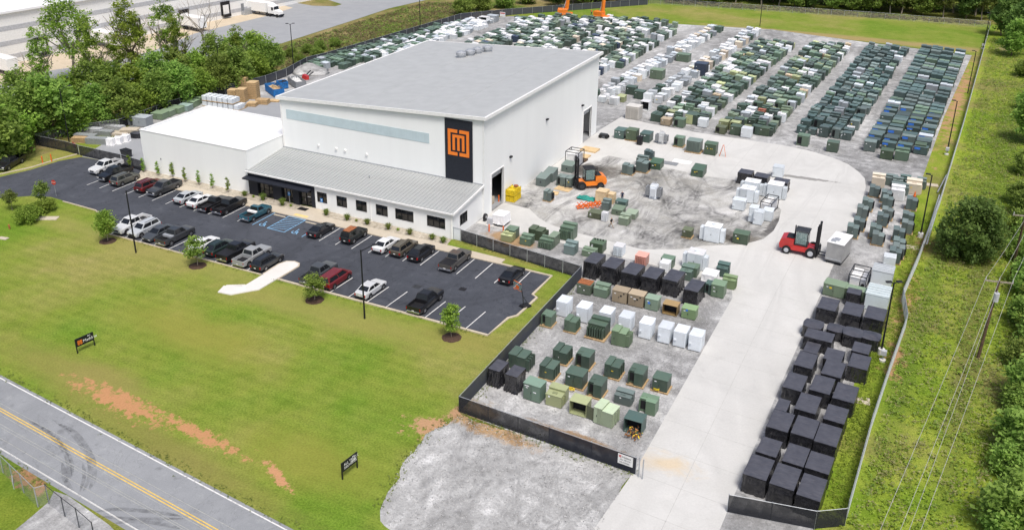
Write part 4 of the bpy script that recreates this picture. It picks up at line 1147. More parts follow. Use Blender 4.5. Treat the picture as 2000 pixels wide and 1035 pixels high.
for q, lab in (((-29.12,74.11), 'crumpled yellow strapping at the foot of the labelled dark green transformer'), ((-21.23,78.14), 'crumpled yellow strapping on the broad pallet beside the drive')):
    mb = MB()
    for k in range(14):
        a = k * .9; mb.tube((math.cos(a)*.35, math.sin(a)*.22, .05 + .02*k), (math.cos(a+.9)*.35, math.sin(a+.9)*.22, .07 + .02*k), .035, .035, 5)
    tag(mb.build('strapping', MT['sticker_yellow'], None, False, (q[0], q[1], .15)), lab, 'strapping')
U('notch', (-36.16,84.76), 1.3, 1.5, 1.45, MG, 'small mid green transformer on pallet against the side fence', pal='pallet under the small green transformer against the side fence')
U('step', (-33.17,84.84), 1.35, 1.5, 1.5, MG, 'mid green transformer with stepped lid in front of the second white cabinet', pal='pallet under the stepped transformer before the second white cabinet')
U('finfront', (-29.69,84.75), 2.1, 2.3, 1.75, (0.045,0.075,0.05), 'large dark green transformer with radiator fins across its front', pal='reddish pallet under the large finned transformer')
U('fin', (-26.59,84.64), 2.1, 1.5, 1.85, (0.13,0.19,0.11), 'light green transformer with pipe box in front of the fourth white cabinet')
for k, q in enumerate([(-35.45,87.89), (-32.79,87.67), (-29.97,87.77), (-27.57,87.79), (-25.01,87.54), (-22.78,87.58), (-20.95,87.58), (-19.19,87.54)]):
    U('white', q, 1.45, 1.75, 2.05, (0.74,0.79,0.83), 'white steel cabinet, %s from the side fence in the row of eight' % nth(k + 1) + (', with brown-stained roof' if k == 4 else ''), name='steel_cabinet', cat='cabinet', group='row of white steel cabinets')
o = U('box', (-35.03,94.19), 1.75, 1.4, 1.45, (0.10,0.13,0.09), 'green transformer with rusty orange roof by the side fence')
MB().sheet([(-.87,-.72),(.87,-.72),(.87,.7),(-.87,.7)], 1.503).build('rusted_lid_skin', MT['rust'], o)
U('duo', (-32.97,94.46), 1.75, 1.6, 1.4, (0.14,0.20,0.14), 'weathered pale green transformer beside the rusty-roofed one')
for k, q in enumerate([(-30.23,94.16), (-28.14,94.17)]):
    o = U('box', q, 1.9, 1.4, 1.7, TAN, 'tan steel cabinet with dark round holes, %s of the pair' % ('left' if k == 0 else 'right'), name='steel_cabinet', cat='cabinet', group='pair of tan cabinets')
    dot(o, 'black_trim', .2, .95, .22, .22, -.73); dot(o, 'black_trim', .55, 1.3, .18, .18, -.73)
o = U('box', (-26.31,94.21), 1.6, 1.3, 1.55, (0.22,0.30,0.22), 'pale green transformer with blue spot beside the right tan cabinet'); dot(o, 'sticker_blue', -.3, .85, .28, .28, -.68)
o = U('openbox', (-23.91,94.11), 1.75, 1.3, 1.4, (0.28,0.19,0.08), 'rusty transformer with open dark front half')
o = U('box', (-21.67,94.19), 1.7, 1.3, 1.45, (0.18,0.27,0.13), 'light green transformer with blue square, end of row by the drive'); dot(o, 'sticker_blue', -.2, 1.05, .26, .26, -.68)
# six tall black-tarped crates
T6 = [((-37.59,98.46), (-35.98,98.76), (-36.08,101.96)), ((-35.06,98.19), (-33.27,98.25), (-33.34,101.81)), ((-32.29,98.07), (-30.50,97.98), (-30.42,101.11)),
      ((-29.70,98.11), (-27.94,97.93), (-27.86,101.55)), ((-27.18,98.92), (-25.49,98.54), (-25.25,101.76)), ((-24.08,97.55), (-22.48,97.43), (-22.43,100.98))]
for k, (a, b_, c_) in enumerate(T6):
    wrapped(a, b_, c_, 2.3 if k < 3 else 2.2 if k < 5 else 2.0, 'tall load under black sheeting, %s from the side fence in the row of six' % nth(k + 1), 10 + k, .05, group='row of six black-sheeted loads')
# units behind them along the concrete
U('notch', (-50.64,104.57), 1.5, 1.7, 1.5, MG, 'green transformer with side recess beside the white-sheeted load', rz=0)
U('fin', (-46.58,105.95), 2.5, 1.6, 1.7, (0.055,0.08,0.045), 'olive green transformer with white label and fins behind the fence')
U('finfront', (-43.25,107.81), 2.0, 2.2, 2.1, MG, 'tall green stepped transformer at the edge of the concrete')
U('duo', (-50.63,103.62), 1.7, 1.4, 1.2, YG, 'pale yellow-green transformer low behind the dark fence')
U('duo', (-47.77,103.79), 1.7, 1.5, 1.3, MG, 'green transformer with glossy hatch, second behind the dark fence')
U('finfront', (-44.67,103.88), 2.0, 1.8, 1.4, MG, 'green transformer with front fins, third behind the dark fence')
U('box', (-44.64,105.02), 1.0, 2.0, 1.6, (0.15,0.20,0.14), 'narrow pale green cabinet between the fence and tall stepped transformer')
U('duo', (-41.21,103.85), 1.6, 1.6, 1.6, (0.16,0.22,0.21), 'blue-grey transformer with pale lid behind the fence')
o = U('box', (-38.02,106.29), 1.9, 1.6, 1.4, (0.055,0.09,0.05), 'dark green transformer with four bushings on its roof')
for k in range(4): MB().tube((-.6 + .4*k, .3, 1.4), (-.6 + .4*k, .3, 1.62), .08, .08, 8).build('bushing', MT['black_trim'], o)
U('duo', (-38.48,104.45), 1.9, 1.3, 1.0, (0.15,0.21,0.14), 'low pale green transformer just behind the first sheeted load')
U('ribbed', (-35.26,106.34), 1.3, 1.6, 1.5, (0.62,0.68,0.72), 'white ribbed transformer behind the second sheeted load')
U('ribbed', (-31.44,104.87), 1.5, 1.7, 1.5, PINK, 'salmon pink transformer behind the third sheeted load')
U('white', (-28.22,104.57), 1.2, 1.5, 1.4, WW, 'small white cabinet behind the fourth sheeted load', name='steel_cabinet', cat='cabinet')
U('box', (-28.09,106.06), 1.6, 1.4, 1.4, MG, 'green transformer behind the small white cabinet')
U('duo', (-24.92,103.85), 1.6, 2.0, 1.5, (0.10,0.15,0.12), 'green transformer beside the fifth sheeted load')
U('box', (-24.51,105.09), 1.6, 1.5, 1.4, MG, 'dark green transformer left of the big white switchgear')
U('bigwhite', (-23.86,107.25), 3.3, 1.9, 2.4, (0.66,0.71,0.74), 'large white switchgear at the bend of the concrete', name='switchgear', cat='switchgear')
U('duo', (-21.01,106.90), 1.5, 1.8, 1.5, TG, 'dark teal pair-topped transformer nearest the bend')
U('duo', (-19.28,104.02), 1.7, 1.3, 1.5, (0.15,0.21,0.10), 'pale green transformer at the yard corner by the bend')
U('box', (-20.01,101.07), 1.6, 1.6, 1.75, (0.14,0.21,0.13), 'tall light green transformer beside the sixth sheeted load')
U('notch', (-21.31,101.35), 1.2, 1.4, 1.4, TG, 'teal transformer tucked behind the tall light green one')
def sheeted(loc, w, d, h, label, seed=3, rz=0, base=0.35):
    """load under a white sheet that ends above a dark machine base"""
    e_ = empty('covered_machine', (loc[0], loc[1], .02), R(rz))
    me = wrap_mesh(w, d, h - base, seed, .03); me = me.copy(); me.materials.clear(); me.materials.append(MT['white_sheet']); me.materials.append(MT['white_sheet'])
    s = link('sheet', me, e_); s.location = (0, 0, base)
    MB().cbox(-w*.45, w*.45, -d*.45, d*.45, 0, base + .1, .02).build('base', MT['steel_dark'], e_)
    tag(e_, label, 'machine'); return e_
sheeted((-54.89,108.94), 1.9, 2.2, 1.75, 'machine under a white sheet on the dirt by the warehouse corner', 5)
sheeted((-22.73,105.15), 1.9, 2.0, 1.3, 'low load under crumpled white sheeting beside the switchgear', 6, base=.05)
# junk spilling out of the open teal transformer
mb = MB(); r5 = random.Random(5); q = (-20.89,69.68)
for k in range(46):
    a = (r5.uniform(-.6, .6), r5.uniform(-.5, .9), r5.uniform(.05, .9)); b_ = (a[0] + r5.uniform(-.3, .3), a[1] + r5.uniform(-.3, .3), max(.03, a[2] + r5.uniform(-.3, .2)))
    mb.m = 0 if k % 3 else (1 if k % 2 else 2)
    mb.tube(a, b_, r5.uniform(.02, .07), None, 6)
tag(mb.build('scrap_heap', [MT['copper_junk'], MT['sticker_yellow'], MT['steel_dark']], None, False, (q[0], q[1], .02)), 'tangle of copper and steel scrap before the open teal transformer', 'scrap')
# the open door belongs to the yellow-green transformer
for o in bpy.data.objects:
    if o.get('label') == 'yellow-green transformer with its right door standing open':
        loc = DOORLEAF.location.copy(); DOORLEAF.parent = o; DOORLEAF.location = (loc.x - o.location.x, loc.y - o.location.y, 0)
# ---------------------------------------------------------------- middle of the yard
G2 = 'transformers around the concrete loop'
def V(*a, **k):
    k.setdefault('group', G2); k.setdefault('z', .02); return unit(*a, **k)
o = V('box', (-52.18,154.32), 1.9, 2.3, 1.7, TG, 'teal transformer with two white tags, leftmost of the line on the concrete'); dot(o, 'sticker_white', 0, 1.25, .3, .14, -1.18)
o = V('box', (-49.71,154.14), 2.0, 1.9, 2.0, (0.06,0.09,0.05), 'olive transformer on a pallet, second of the line on the concrete', pal='pallet under the olive transformer on the concrete')
o = V('box', (-47.23,154.61), 1.9, 2.3, 1.7, TG, 'teal transformer with two white tags, third of the line on the concrete'); dot(o, 'sticker_white', 0, 1.25, .3, .14, -1.18)
mb = MB(); mb.cbox(-.45,.45,-.45,.45,0,1.5,.04); q = (-48.58,153.06)
o = mb.build('bin', MT['black_trim'], None, False, (q[0], q[1], .015)); MB().cbox(-.5,.5,-.5,.5,1.5,1.6,.03).build('lid', MT['black_trim'], o); tag(o, 'dark brown waste bin in front of the third transformer on the concrete', 'bin')
# grey pole-type transformer with radiator banks
def radiator_unit(loc, rz, label, tint, s=1.0):
    e_ = empty('radiator_transformer', (loc[0], loc[1], .02), R(rz))
    MB().cbox(-.5*s,.5*s,-.5*s,.5*s,.1,2.0*s,.05).build('tank', MT['unit_paint'], e_, color=tint)
    MB().box(-.6*s,.6*s,-.7*s,.5*s,0,.1).build('skid', MT['galv'], e_)
    for sx in (-1, 1):
        b_ = MB().box(sx*1.05*s-.04, sx*1.05*s+.04, -.5*s, .5*s, 1.62*s, 1.72*s).build('radiator', MT['galv'], e_)
        for k in range(7):
            y = -.48*s + k*.16*s
            x0, x1 = sorted((sx*.55*s, sx*1.15*s))
            MB().box(x0, x1, y-.03, y+.03, .45*s, 1.65*s).build('fin', MT['grille_grey'], b_)
    MB().cbox(-.35*s,.35*s,-.8*s,-.5*s,.5*s,1.7*s,.04).build('control_box', MT['unit_paint'], e_, color=tint)
    MB().cbox(-.45*s,.45*s,-.4*s,.4*s,2.0*s,2.12*s,.03).build('lid', MT['unit_paint'], e_, color=tint)
    for k in range(3): MB().tube((-.28+.28*k,.1,2.12*s),(-.28+.28*k,.1,2.5*s),.07,.05,8).build('bushing', MT['lightgrey_ceramic'], e_)
    tag(e_, label, 'transformer', G2); return e_
radiator_unit((-45.21,155.68), 0, 'light grey transformer with radiator banks either side, on the concrete', (0.6,0.62,0.63), 1.0)
o = V('notch', (-40.97,154.82), 1.7, 1.7, 1.7, MG, 'green transformer right of the grey radiator transformer', pal='pallet under the green transformer right of the grey one')
o = V('ribbed', (-37.33,152.95), 2.5, 2.2, 2.1, (0.13,0.17,0.15), 'large grey-green transformer with ribbed front on the concrete', pal='pallet under the large grey-green transformer')
o = V('box', (-34.49,153.28), 2.1, 1.8, 2.1, (0.05,0.085,0.05), 'green transformer with yellow dots beside the red stepladder')
for x in (-.45, .1, .4): dot(o, 'sticker_yellow', x, 1.15, .15, .12, -.93)
# red stepladder
q = (-33.31,153.90); e_ = empty('stepladder', (q[0], q[1], .015), R(15))
for sx in (-1, 1):
    MB().beam((-.55+0, sx*.3, 0), (-.05, sx*.2, 2.1), .07, .05).build('rail', MT['orange_plastic'], e_)
    MB().beam((.55, sx*.3, 0), (.05, sx*.2, 2.1), .07, .05).build('rail', MT['orange_plastic'], e_)
for k in range(5):
    t = (k+1)/6; MB().box(-.55+.5*t-.04, -.55+.5*t+.04, -.28, .28, 2.1*t-.02, 2.1*t+.02).build('rung', MT['galv'], e_)
tag(e_, 'red folding stepladder standing open on the concrete', 'ladder')
V('pair', (-44.42,136.83), 1.8, 1.4, 1.55, BG, 'blue-green transformer on a pallet, nearest of the cluster by the orange forklift', pal='pallet under the nearest blue-green cluster transformer')
V('pair', (-42.58,138.94), 1.9, 1.8, 1.75, BG, 'blue-green transformer in the middle of the cluster', pal='pallet under the middle cluster transformer')
V('duo', (-43.68,142.08), 1.9, 1.5, 1.6, BG, 'blue-green transformer behind the middle of the cluster')
V('fin', (-43.72,145.74), 1.6, 1.3, 1.5, (0.06,0.09,0.09), 'dark transformer with fins, farthest of the cluster', pal='pallet under the farthest cluster transformer')
o = V('low', (-41.05,141.60), 1.9, 2.2, 1.45, (0.04,0.085,0.05), 'deep green transformer with pale hood right of the cluster'); dot(o, 'sticker_white', -.35, .6, .3, .14, -1.14)
o = V('low', (-33.59,141.42), 2.0, 2.6, 1.5, (0.05,0.09,0.06), 'lone green transformer on the edge of the gravel loop'); dot(o, 'sticker_yellow', 0, .85, .1, .2, -1.34)
tag(MB().box(-1.3,1.3,-.8,.8,0,.06).build('metal_sheet', MT['grille_grey'], None, False, (*(-40.46,145.78), .015)), 'dark flat metal sheet lying on the concrete', 'sheet')
tag(MB().box(-1.6,1.6,-.9,.9,0,.1).box(-1.4,1.4,-.7,-.6,.1,.2).build('white_sheet_metal', MT['white_paint'], None, False, (*(-38.87,147.47), .015)), 'white flat metal sheet lying beside the dark one', 'sheet')
radiator_unit((-38.12,129.14), 0, 'tall white transformer with dark side radiators alone on the gravel loop', (0.68,0.72,0.76), 1.1)
# black wrapped and white units at the east side of the loop
for k, (a, b_, c_) in enumerate([((-27.82,141.58), (-25.84,142.09), (-25.86,143.18)), ((-25.26,141.97), (-23.20,142.40), (-23.37,144.06)), ((-21.95,140.83), (-19.84,141.18), (-20.00,143.35))]):
    wrapped(a, b_, (b_[0] + .1, b_[1] + 1.9), (1.9, 1.6, 1.7)[k], 'black-wrapped load on the concrete edge, %s of three' % ('left', 'middle', 'right')[k], 30 + k, .05, group='three wrapped loads beside the loop')
WHs = (0.66,0.71,0.74)
for kind, q, w, d, h, lab in (
    ('bigwhite', (-22.92,137.54), 3.6, 1.8, 2.2, 'white switchgear behind the others, left back of the loop group'),
    ('bigwhite', (-22.93,133.89), 3.4, 1.9, 2.3, 'white switchgear with ribbed face, middle of the loop group'),
    ('white', (-24.06,130.14), 1.9, 1.5, 1.7, 'square white cabinet at the front left of the loop group'),
    ('bigwhite', (-19.29,137.46), 3.6, 2.0, 2.4, 'white switchgear at the right edge of the gravel loop'),
    ('white', (-21.46,126.48), 1.2, 1.5, 2.4, 'tall narrow white cabinet, left of the close pair'),
    ('white', (-20.54,125.93), 1.3, 1.6, 2.1, 'tall narrow white cabinet, right of the close pair'),
    ('white', (-19.54,127.97), 1.4, 1.7, 1.7, 'white cabinet with dark round fan behind the close pair'),
    ('white', (-21.62,147.28), 1.7, 1.7, 1.9, 'white cabinet standing behind the right wrapped load'),
    ('bigwhite', (-23.96,116.85), 3.5, 1.8, 2.4, 'large white switchgear at the near edge of the gravel loop')):
    o = V(kind, q, w, d, h, WHs, lab, name='switchgear' if kind == 'bigwhite' else 'steel_cabinet', cat='switchgear' if kind == 'bigwhite' else 'cabinet', group='white units beside the loop')
V('box', (-28.52,116.54), 1.3, 1.3, 1.25, OG, 'small olive transformer on a pallet left of the large switchgear', pal='pallet under the small olive transformer')
o = V('box', (-20.88,118.13), 2.1, 1.6, 1.6, (0.055,0.09,0.055), 'dark green transformer with white tag at the near tip of the loop')
# steel skid frames with white machinery
def skid_frame(loc, rz, w, d, h, label):
    e_ = empty('skid_frame', (loc[0], loc[1], .02), R(rz))
    for sx in (-1, 1):
        for sy in (-1, 1): MB().box(sx*w/2-.05, sx*w/2+.05, sy*d/2-.05, sy*d/2+.05, 0, h).build('post', MT['steel_dark'], e_)
        MB().box(sx*w/2-.05, sx*w/2+.05, -d/2+.05, d/2-.05, h-.1, h).build('rail', MT['steel_dark'], e_)
        MB().box(-w/2+.05, w/2-.05, sx*d/2-.05, sx*d/2+.05, h-.1, h).build('rail', MT['steel_dark'], e_)
    MB().box(-w/2+.05, w/2-.05, -.05, .05, h-.1, h).build('rail', MT['steel_dark'], e_)
    MB().box(-w/2, w/2, -d/2, d/2, .0, .12).build('deck', MT['steel_dark'], e_)
    for k in range(3):
        y = -d/2 + .2 + k * (d-.3)/3
        c_ = MB().cbox(-w/2+.15, w*.12, y, y+(d-.3)/3-.12, .12, h*.82, .03).build('module', MT['white_paint'], e_)
        c2 = MB().cbox(w*.17, w/2-.12, y, y+(d-.3)/3-.12, .12, h*.75, .03).build('module', MT['lightgrey_ceramic'], e_)
    MB().tube((w*.33, -d/2+.19, h*.4), (w*.33, -d/2+.12, h*.4), .22, .22, 14).build('fan', MT['black_trim'], e_)
    tag(e_, label, 'machine', 'framed machinery skids'); return e_
skid_frame((-20.79,132.29), -6, 1.7, 3.6, 2.0, 'black framed skid with white machines behind the white pair')
skid_frame((-5.43,112.76), -4, 2.1, 3.4, 2.1, 'black framed skid with white machines beside the drive edge')
skid_frame((-55.19,137.66), 0, 2.4, 2.6, 2.6, 'open steel frame rack with white machine against the warehouse wall')
# transformers against the warehouse wall
V('low', (-55.19,125.31), 1.7, 2.1, 1.7, BG, 'grey-green transformer against the warehouse wall, nearest the yellow cages')
V('low', (-54.97,127.77), 1.7, 2.2, 1.9, BG, 'grey-green transformer against the warehouse wall, second from the yellow cages')
V('notch', (-52.33,126.69), 1.5, 1.6, 1.7, BG, 'grey-green transformer with fins on plywood facing the orange forklift')
V('box', (-51.30,126.81), .9, 1.7, 1.7, BG, 'narrow grey-green transformer right in front of the orange forklift mast')
V('low', (-53.81,133.24), 2.0, 2.0, 1.5, (0.12,0.16,0.14), 'pale green transformer behind the ones facing the forklift')
V('pair', (-51.85,119.82), 1.2, 1.3, 1.6, BG, 'grey-green transformer alone on a pallet near the roller door', pal='pallet under the lone transformer near the roller door')
# timber, crates, tarpaulin, lift
def board(q, w, d, h, rz, label, mat='ply_wood', z=.02, name='plywood_sheet', cat='plywood'):
    return tag(MB().cbox(-w/2, w/2, -d/2, d/2, 0, h, .01).build(name, MT[mat], None, False, (q[0], q[1], z), R(rz)), label, cat)
board((-53.09,123.53), 1.9, 1.4, .12, 12, 'plywood sheet leaning flat beside the lone transformer')
board((-52.26,126.02), 2.6, 1.8, .1, -3, 'plywood sheet under the transformers facing the forklift')
board((-55.51,145.75), 3.0, 2.2, .28, -3, 'thick stack of plywood on the concrete by the far roller door')
board((-55.02,141.91), 1.6, 2.0, .25, -3, 'small plywood stack in front of the steel frame rack')
board((-54.48,139.97), 1.2, 1.4, .3, -3, 'dark brown timber stack beside the small plywood stack', 'pole_wood', name='timber_stack', cat='timber')
def crate(q, w, d, h, label):
    e_ = empty('wooden_crate', (q[0], q[1], .02))
    MB().box(-w/2, w/2, -d/2, d/2, .1, h).build('box', MT['crate_wood'], e_)
    for sx in (-1, 1): MB().box(sx*(w/2-.06)-.06, sx*(w/2-.06)+.06, -d/2-.03, -d/2-.001, .1, h).build('batten', MT['ply_wood'], e_)
    MB().box(-w/2, w/2, -d/2-.032, -d/2-.002, h-.12, h).build('batten', MT['ply_wood'], e_)
    for y in (-d/2+.1, 0, d/2-.1): MB().box(-w/2, w/2, y-.06, y+.06, 0, .099).build('skid', MT['pallet_wood'], e_)
    tag(e_, label, 'crate', 'wooden crates'); return e_
crate((-44.84,124.06), 1.7, 1.7, 1.9, 'large pale wooden crate on the gravel loop')
crate((-43.37,124.25), 1.0, 1.3, 1.6, 'smaller pale wooden crate beside the large one')
mb = MB(); r6 = random.Random(6)
g = []
for j in range(7):
    for i in range(9):
        x, y = (i/8-.5)*3.0, (j/6-.5)*1.6
        g.append((x + r6.uniform(-.1,.1), y + r6.uniform(-.1,.1), .04 + abs(mnoise.noise((x*1.3, y*1.7, 2)))*.5))
mb.add(g, [(j*9+i, j*9+i+1, (j+1)*9+i+1, (j+1)*9+i) for j in range(6) for i in range(8)])
tag(mb.build('tarpaulin', MT['green_tarp'], None, False, (*(-47.38,123.71), .02)), 'crumpled teal tarpaulin on the ground beside the orange lift', 'tarpaulin')
# orange scissor conveyor lying on the ground
q = (-45.70,120.56); e_ = empty('scissor_lift', (q[0], q[1], .02), R(38))
for sy in (-1, 1):
    MB().beam((-2.0, sy*.4, .25), (2.0, sy*.4, .75), .1, .16).build('side_rail', MT['orange_plastic'], e_)
    for k in range(5):
        x = -1.8 + k*.75
        MB().beam((x, sy*.42, .15), (x+.75, sy*.42, .95), .06, .1).build('scissor_arm', MT['orange_plastic'], e_)
        MB().beam((x+.75, sy*.46, .2), (x, sy*.46, .9), .06, .1).build('scissor_arm', MT['orange_plastic'], e_)
for k in range(8): MB().box(-1.9 + k*.5, -1.75 + k*.5, -.36, .36, .35 + k*.06, .4 + k*.06).build('cross_bar', MT['orange_plastic'], e_)
tag(e_, 'orange steel scissor frame lying on the gravel beside the tarpaulin', 'lift')
for q, w, d, h, col, kind, lab in (((-42.51,116.95), 1.9, 1.6, 1.0, OG, 'box', 'low olive box transformer beside the orange scissor frame'),
    ((-42.53,120.54), 1.2, 1.5, 1.6, BG, 'duo', 'grey-green transformer with label in front of the large crate'),
    ((-40.64,123.01), 1.7, 1.3, 1.0, TG, 'box', 'dark teal transformer with white label near the standing person'),
    ((-40.04,119.83), 1.7, 1.6, 1.1, (0.14,0.19,0.13), 'low', 'pale olive transformer behind the walking person'),
    ((-38.05,116.67), 1.5, 1.7, 1.4, (0.20,0.25,0.18), 'duo', 'pale green transformer nearest the walking person'),
    ((-37.86,119.48), 1.6, 1.6, 1.0, (0.20,0.25,0.18), 'low', 'pale green low transformer right of the one nearest the walking person')):
    V(kind, q, w, d, h, col, lab)
V('ribbed', (-41.32,116.62), .9, .9, 1.4, (0.66,0.68,0.70), 'small silver ribbed transformer right of the low olive box')
# yellow cage stack by the roller door
q = (-57.18,117.03); e_ = empty('cage_stack', (q[0] - .3, q[1] + 1.2, .02))
for i in range(2):
    for j in range(2):
        c_ = MB().box(-.75, .75, -1.2 + i*1.25, -.0 + i*1.2, .05 + j*1.02, .15 + j*1.02)
        for x in (-.72, -.36, 0, .36, .72):
            c_.box(x-.05, x+.05, -1.2 + i*1.25, -1.12 + i*1.25, .15 + j*1.02, 1.0 + j*1.02).box(x-.05, x+.05, -.1 + i*1.2, -.02 + i*1.2, .15 + j*1.02, 1.0 + j*1.02)
        for y in (-1.1, -.75, -.4, -.1): c_.box(.67, .75, y + i*1.22 - .05, y + i*1.22 + .05, .15 + j*1.02, 1.0 + j*1.02).box(-.75, -.67, y + i*1.22 - .05, y + i*1.22 + .05, .15 + j*1.02, 1.0 + j*1.02)
        c_.box(-.7, .7, -1.1 + i*1.22, -.1 + i*1.2, .151 + j*1.02, .85 + j*1.02)
        c_.build('cage', MT['yellow_paint'], e_)
MB().tube((.1, .7, 2.05), (.1, .7, 2.2), .35, .35, 12).build('drum_lid', MT['rust'], e_)
tag(e_, 'stack of yellow cages on the concrete beside the near roller door', 'cage')
# goods just inside the near roller door
for k, (x, y, w, h) in enumerate(((-59.9, 113.2, 1.4, 1.3), (-60.2, 115.0, 1.4, 1.1))):
    e_ = empty('boxed_pallet', (x, y, .06)); MB().cbox(-w/2, w/2, -.7, .7, .12, h, .04).build('carton_stack', MT['kerb_concrete'], e_); MB().box(-w/2, w/2, -.7, .7, 0, .12).build('base', MT['pallet_wood'], e_)
    tag(e_, 'boxed goods just inside the near roller door, %s side' % ('left' if k == 0 else 'right'), 'goods', 'goods inside the near roller door')
def bollard(q, label, h=1.1, r_=.11, grp='orange bollards'):
    e_ = empty('bollard', (q[0], q[1], 0)); MB().tube((0,0,0),(0,0,h),r_,r_,10).build('post', MT['orange_plastic'], e_); MB().tube((0,0,h),(0,0,h+.06),r_,.04,10).build('cap', MT['orange_plastic'], e_)
    tag(e_, label, 'bollard', grp)
bollard((-59.08,116.34), 'orange bollard at the jamb of the near roller door')
bollard((-55.24,105.74), 'orange bollard on the dirt left of the white-sheeted machine')
bollard((-53.12,106.08), 'orange bollard on the dirt in front of the white-sheeted machine')
bollard((-136.08,95.47), 'left orange bollard on the grass by the drive entrance', 1.3, .1)
bollard((-135.63,96.87), 'right orange bollard on the grass by the drive entrance', 1.3, .1)
# white drum with hoses and pump by the office corner
q = (-56.13,107.85); e_ = empty('utility_cabinet', (q[0], q[1], .02))
MB().cbox(-.4,.4,-.35,.35,.1,1.2,.04).build('housing', MT['lightgrey_ceramic'], e_); MB().box(-.6,.6,-.5,.5,0,.1).build('pad', MT['white_concrete'], e_)
tag(e_, 'small grey utility cabinet between the office wall and white-sheeted machine', 'utility cabinet')
q = (-57.57,108.96); e_ = empty('hose_reel', (q[0], q[1], .02))
MB().tube((-.15,0,.6),(.15,0,.6),.5,.5,16).build('hose', MT['black_trim'], e_); MB().tube((-.2,0,.6),(.2,0,.6),.2,.2,12).build('hub', MT['lightgrey_ceramic'], e_); MB().box(-.2,.2,-.4,.4,0,.2).build('stand', MT['steel_dark'], e_)
tag(e_, 'black hose reel against the right wall of the office wing', 'hose reel')
# motorbike-like mower beside the far door
q = (-55.71,153.51); e_ = empty('pump_trolley', (q[0], q[1], .02))
MB().cbox(-.9,.6,-.35,.35,.35,.9,.1).build('engine', MT['steel_dark'], e_)
for x in (-.7, .55):
    w_ = MB().tube((x,-.42,.35),(x,-.3,.35),.35,.35,14).build('wheel', MT['tyre'], e_); w_ = MB().tube((x,.3,.35),(x,.42,.35),.35,.35,14).build('wheel', MT['tyre'], e_)
MB().path([(-.9,0,.7),(-1.5,0,1.1),(-1.7,0,1.15)], .05).build('handle', MT['galv'], e_)
tag(e_, 'dark wheeled pump trolley on the concrete outside the far roller door', 'trolley')

# ---------------------------------------------------------------- cluster right of the loop: stacked pairs on pallets
G3 = 'pallet transformers between the drive and fence'
CL = []
for i, row in enumerate([   # columns from left to right, each from the near end; point is the top front corner
    [(-7.34,127.48), (-6.83,130.55), (-6.93,135.26), (-6.59,138.96), (-6.23,145.51)],
    [(-3.84,126.53), (-4.40,128.67), (-3.94,133.80), (-3.52,136.67), (-3.90,141.10), (-4.34,143.89)],
    [(-1.18,121.46), (-0.88,123.32), (-1.01,125.67), (-1.33,129.04), (-0.45,132.62), (-0.63,136.40), (-0.54,142.39)]]):
    for j, q in enumerate(row):
        h = (1.7, 1.6, 1.8)[(i + j) % 3]
        o = unit('pair', (q[0], q[1]), 1.5, 1.6, h, [(0.10,0.135,0.125), (0.085,0.115,0.11), (0.12,0.15,0.14)][(i*2 + j) % 3],
            'grey-green transformer on a pallet, %s column from the drive, %s from the near end' % (nth(i+1), nth(j+1)), group=G3, rz=2, pal='pallet in the %s column from the drive, %s from the near end, right cluster' % (nth(i+1), nth(j+1)))
for q, w, d, h, col, kind, lab in (
    ((-5.92,150.46), 2.0, 1.8, 2.0, CREAM, 'duo', 'cream cabinet at the far left of the right-hand cluster'),
    ((-0.34,149.92), 2.3, 2.2, 2.1, CREAM, 'duo', 'cream cabinet with white roofs near the fence in the right-hand cluster'),
    ((-2.60,145.87), 2.0, 2.0, 2.1, WW, 'duo', 'white cabinet in the middle of the right-hand cluster'),
    ((-4.16,152.35), 1.8, 1.5, 1.6, BG, 'duo', 'blue-green transformer at the far end of the right-hand cluster, left'),
    ((-3.20,151.56), 1.6, 1.5, 1.6, BG, 'duo', 'blue-green transformer at the far end of the right-hand cluster, middle'),
    ((-2.17,153.18), 1.6, 1.4, 1.6, TG, 'duo', 'teal transformer at the far end of the right-hand cluster, right'),
    ((0.18,152.83), 1.4, 1.5, 1.7, BG, 'duo', 'blue-green transformer behind the cream cabinet near the fence'),
    ((-2.18,148.65), 2.6, 1.5, 1.7, BG, 'duo', 'wide blue-green transformer between the white and cream cabinets'),
    ((-1.68,119.11), 1.5, 1.5, 1.9, (0.62,0.66,0.68), 'white', 'pale grey cabinet with round hole behind the ridged housing')):
    unit(kind, (q[0], q[1]), w, d, h, col, lab, group=G3, rz=2, name='transformer' if kind != 'white' else 'steel_cabinet')
q = (-1.13,149.11); e_ = empty('traffic_cone', (q[0], q[1], .02)); MB().box(-.3,.3,-.3,.3,0,.05).build('base', MT['black_trim'], e_); MB().tube((0,0,.05),(0,0,.85),.22,.05,12).build('cone', MT['orange_plastic'], e_); tag(e_, 'orange traffic cone in front of the cream cabinet near the fence', 'cone')
# ridged housings, green box with yellow mark, silver trailer-size enclosure
unit('ridged', (-1.62,113.52), 2.5, 2.4, 2.2, (0.60,0.64,0.66), 'pale grey housing with ridged roof, farther of two', name='ridged_housing', cat='housing', rz=-2, group='ridged roof housings')
unit('ridged', (-1.50,106.44), 2.6, 3.2, 2.2, (0.55,0.62,0.63), 'pale blue-grey housing with ridged roof, nearer of two', name='ridged_housing', cat='housing', rz=-2, group='ridged roof housings')
o = unit('box', (-6.60,107.78), 2.6, 1.7, 1.7, (0.16,0.22,0.14), 'pale green transformer with yellow mark at the drive edge before the wraps', group=G3, rz=-6); dot(o, 'sticker_yellow', -.4, 1.1, .3, .22, -.88)
unit('box', (-4.24,108.08), 2.4, 1.3, 1.5, (0.15,0.21,0.14), 'green transformer half hidden behind the small dark wrapped box', group=G3, rz=-4)
q = (-10.23,117.37); q2 = (-8.20,117.46)
a_ = Vector(q2) - Vector(q)
e_ = empty('steel_enclosure', (q2[0], q2[1], .02), R(-9))
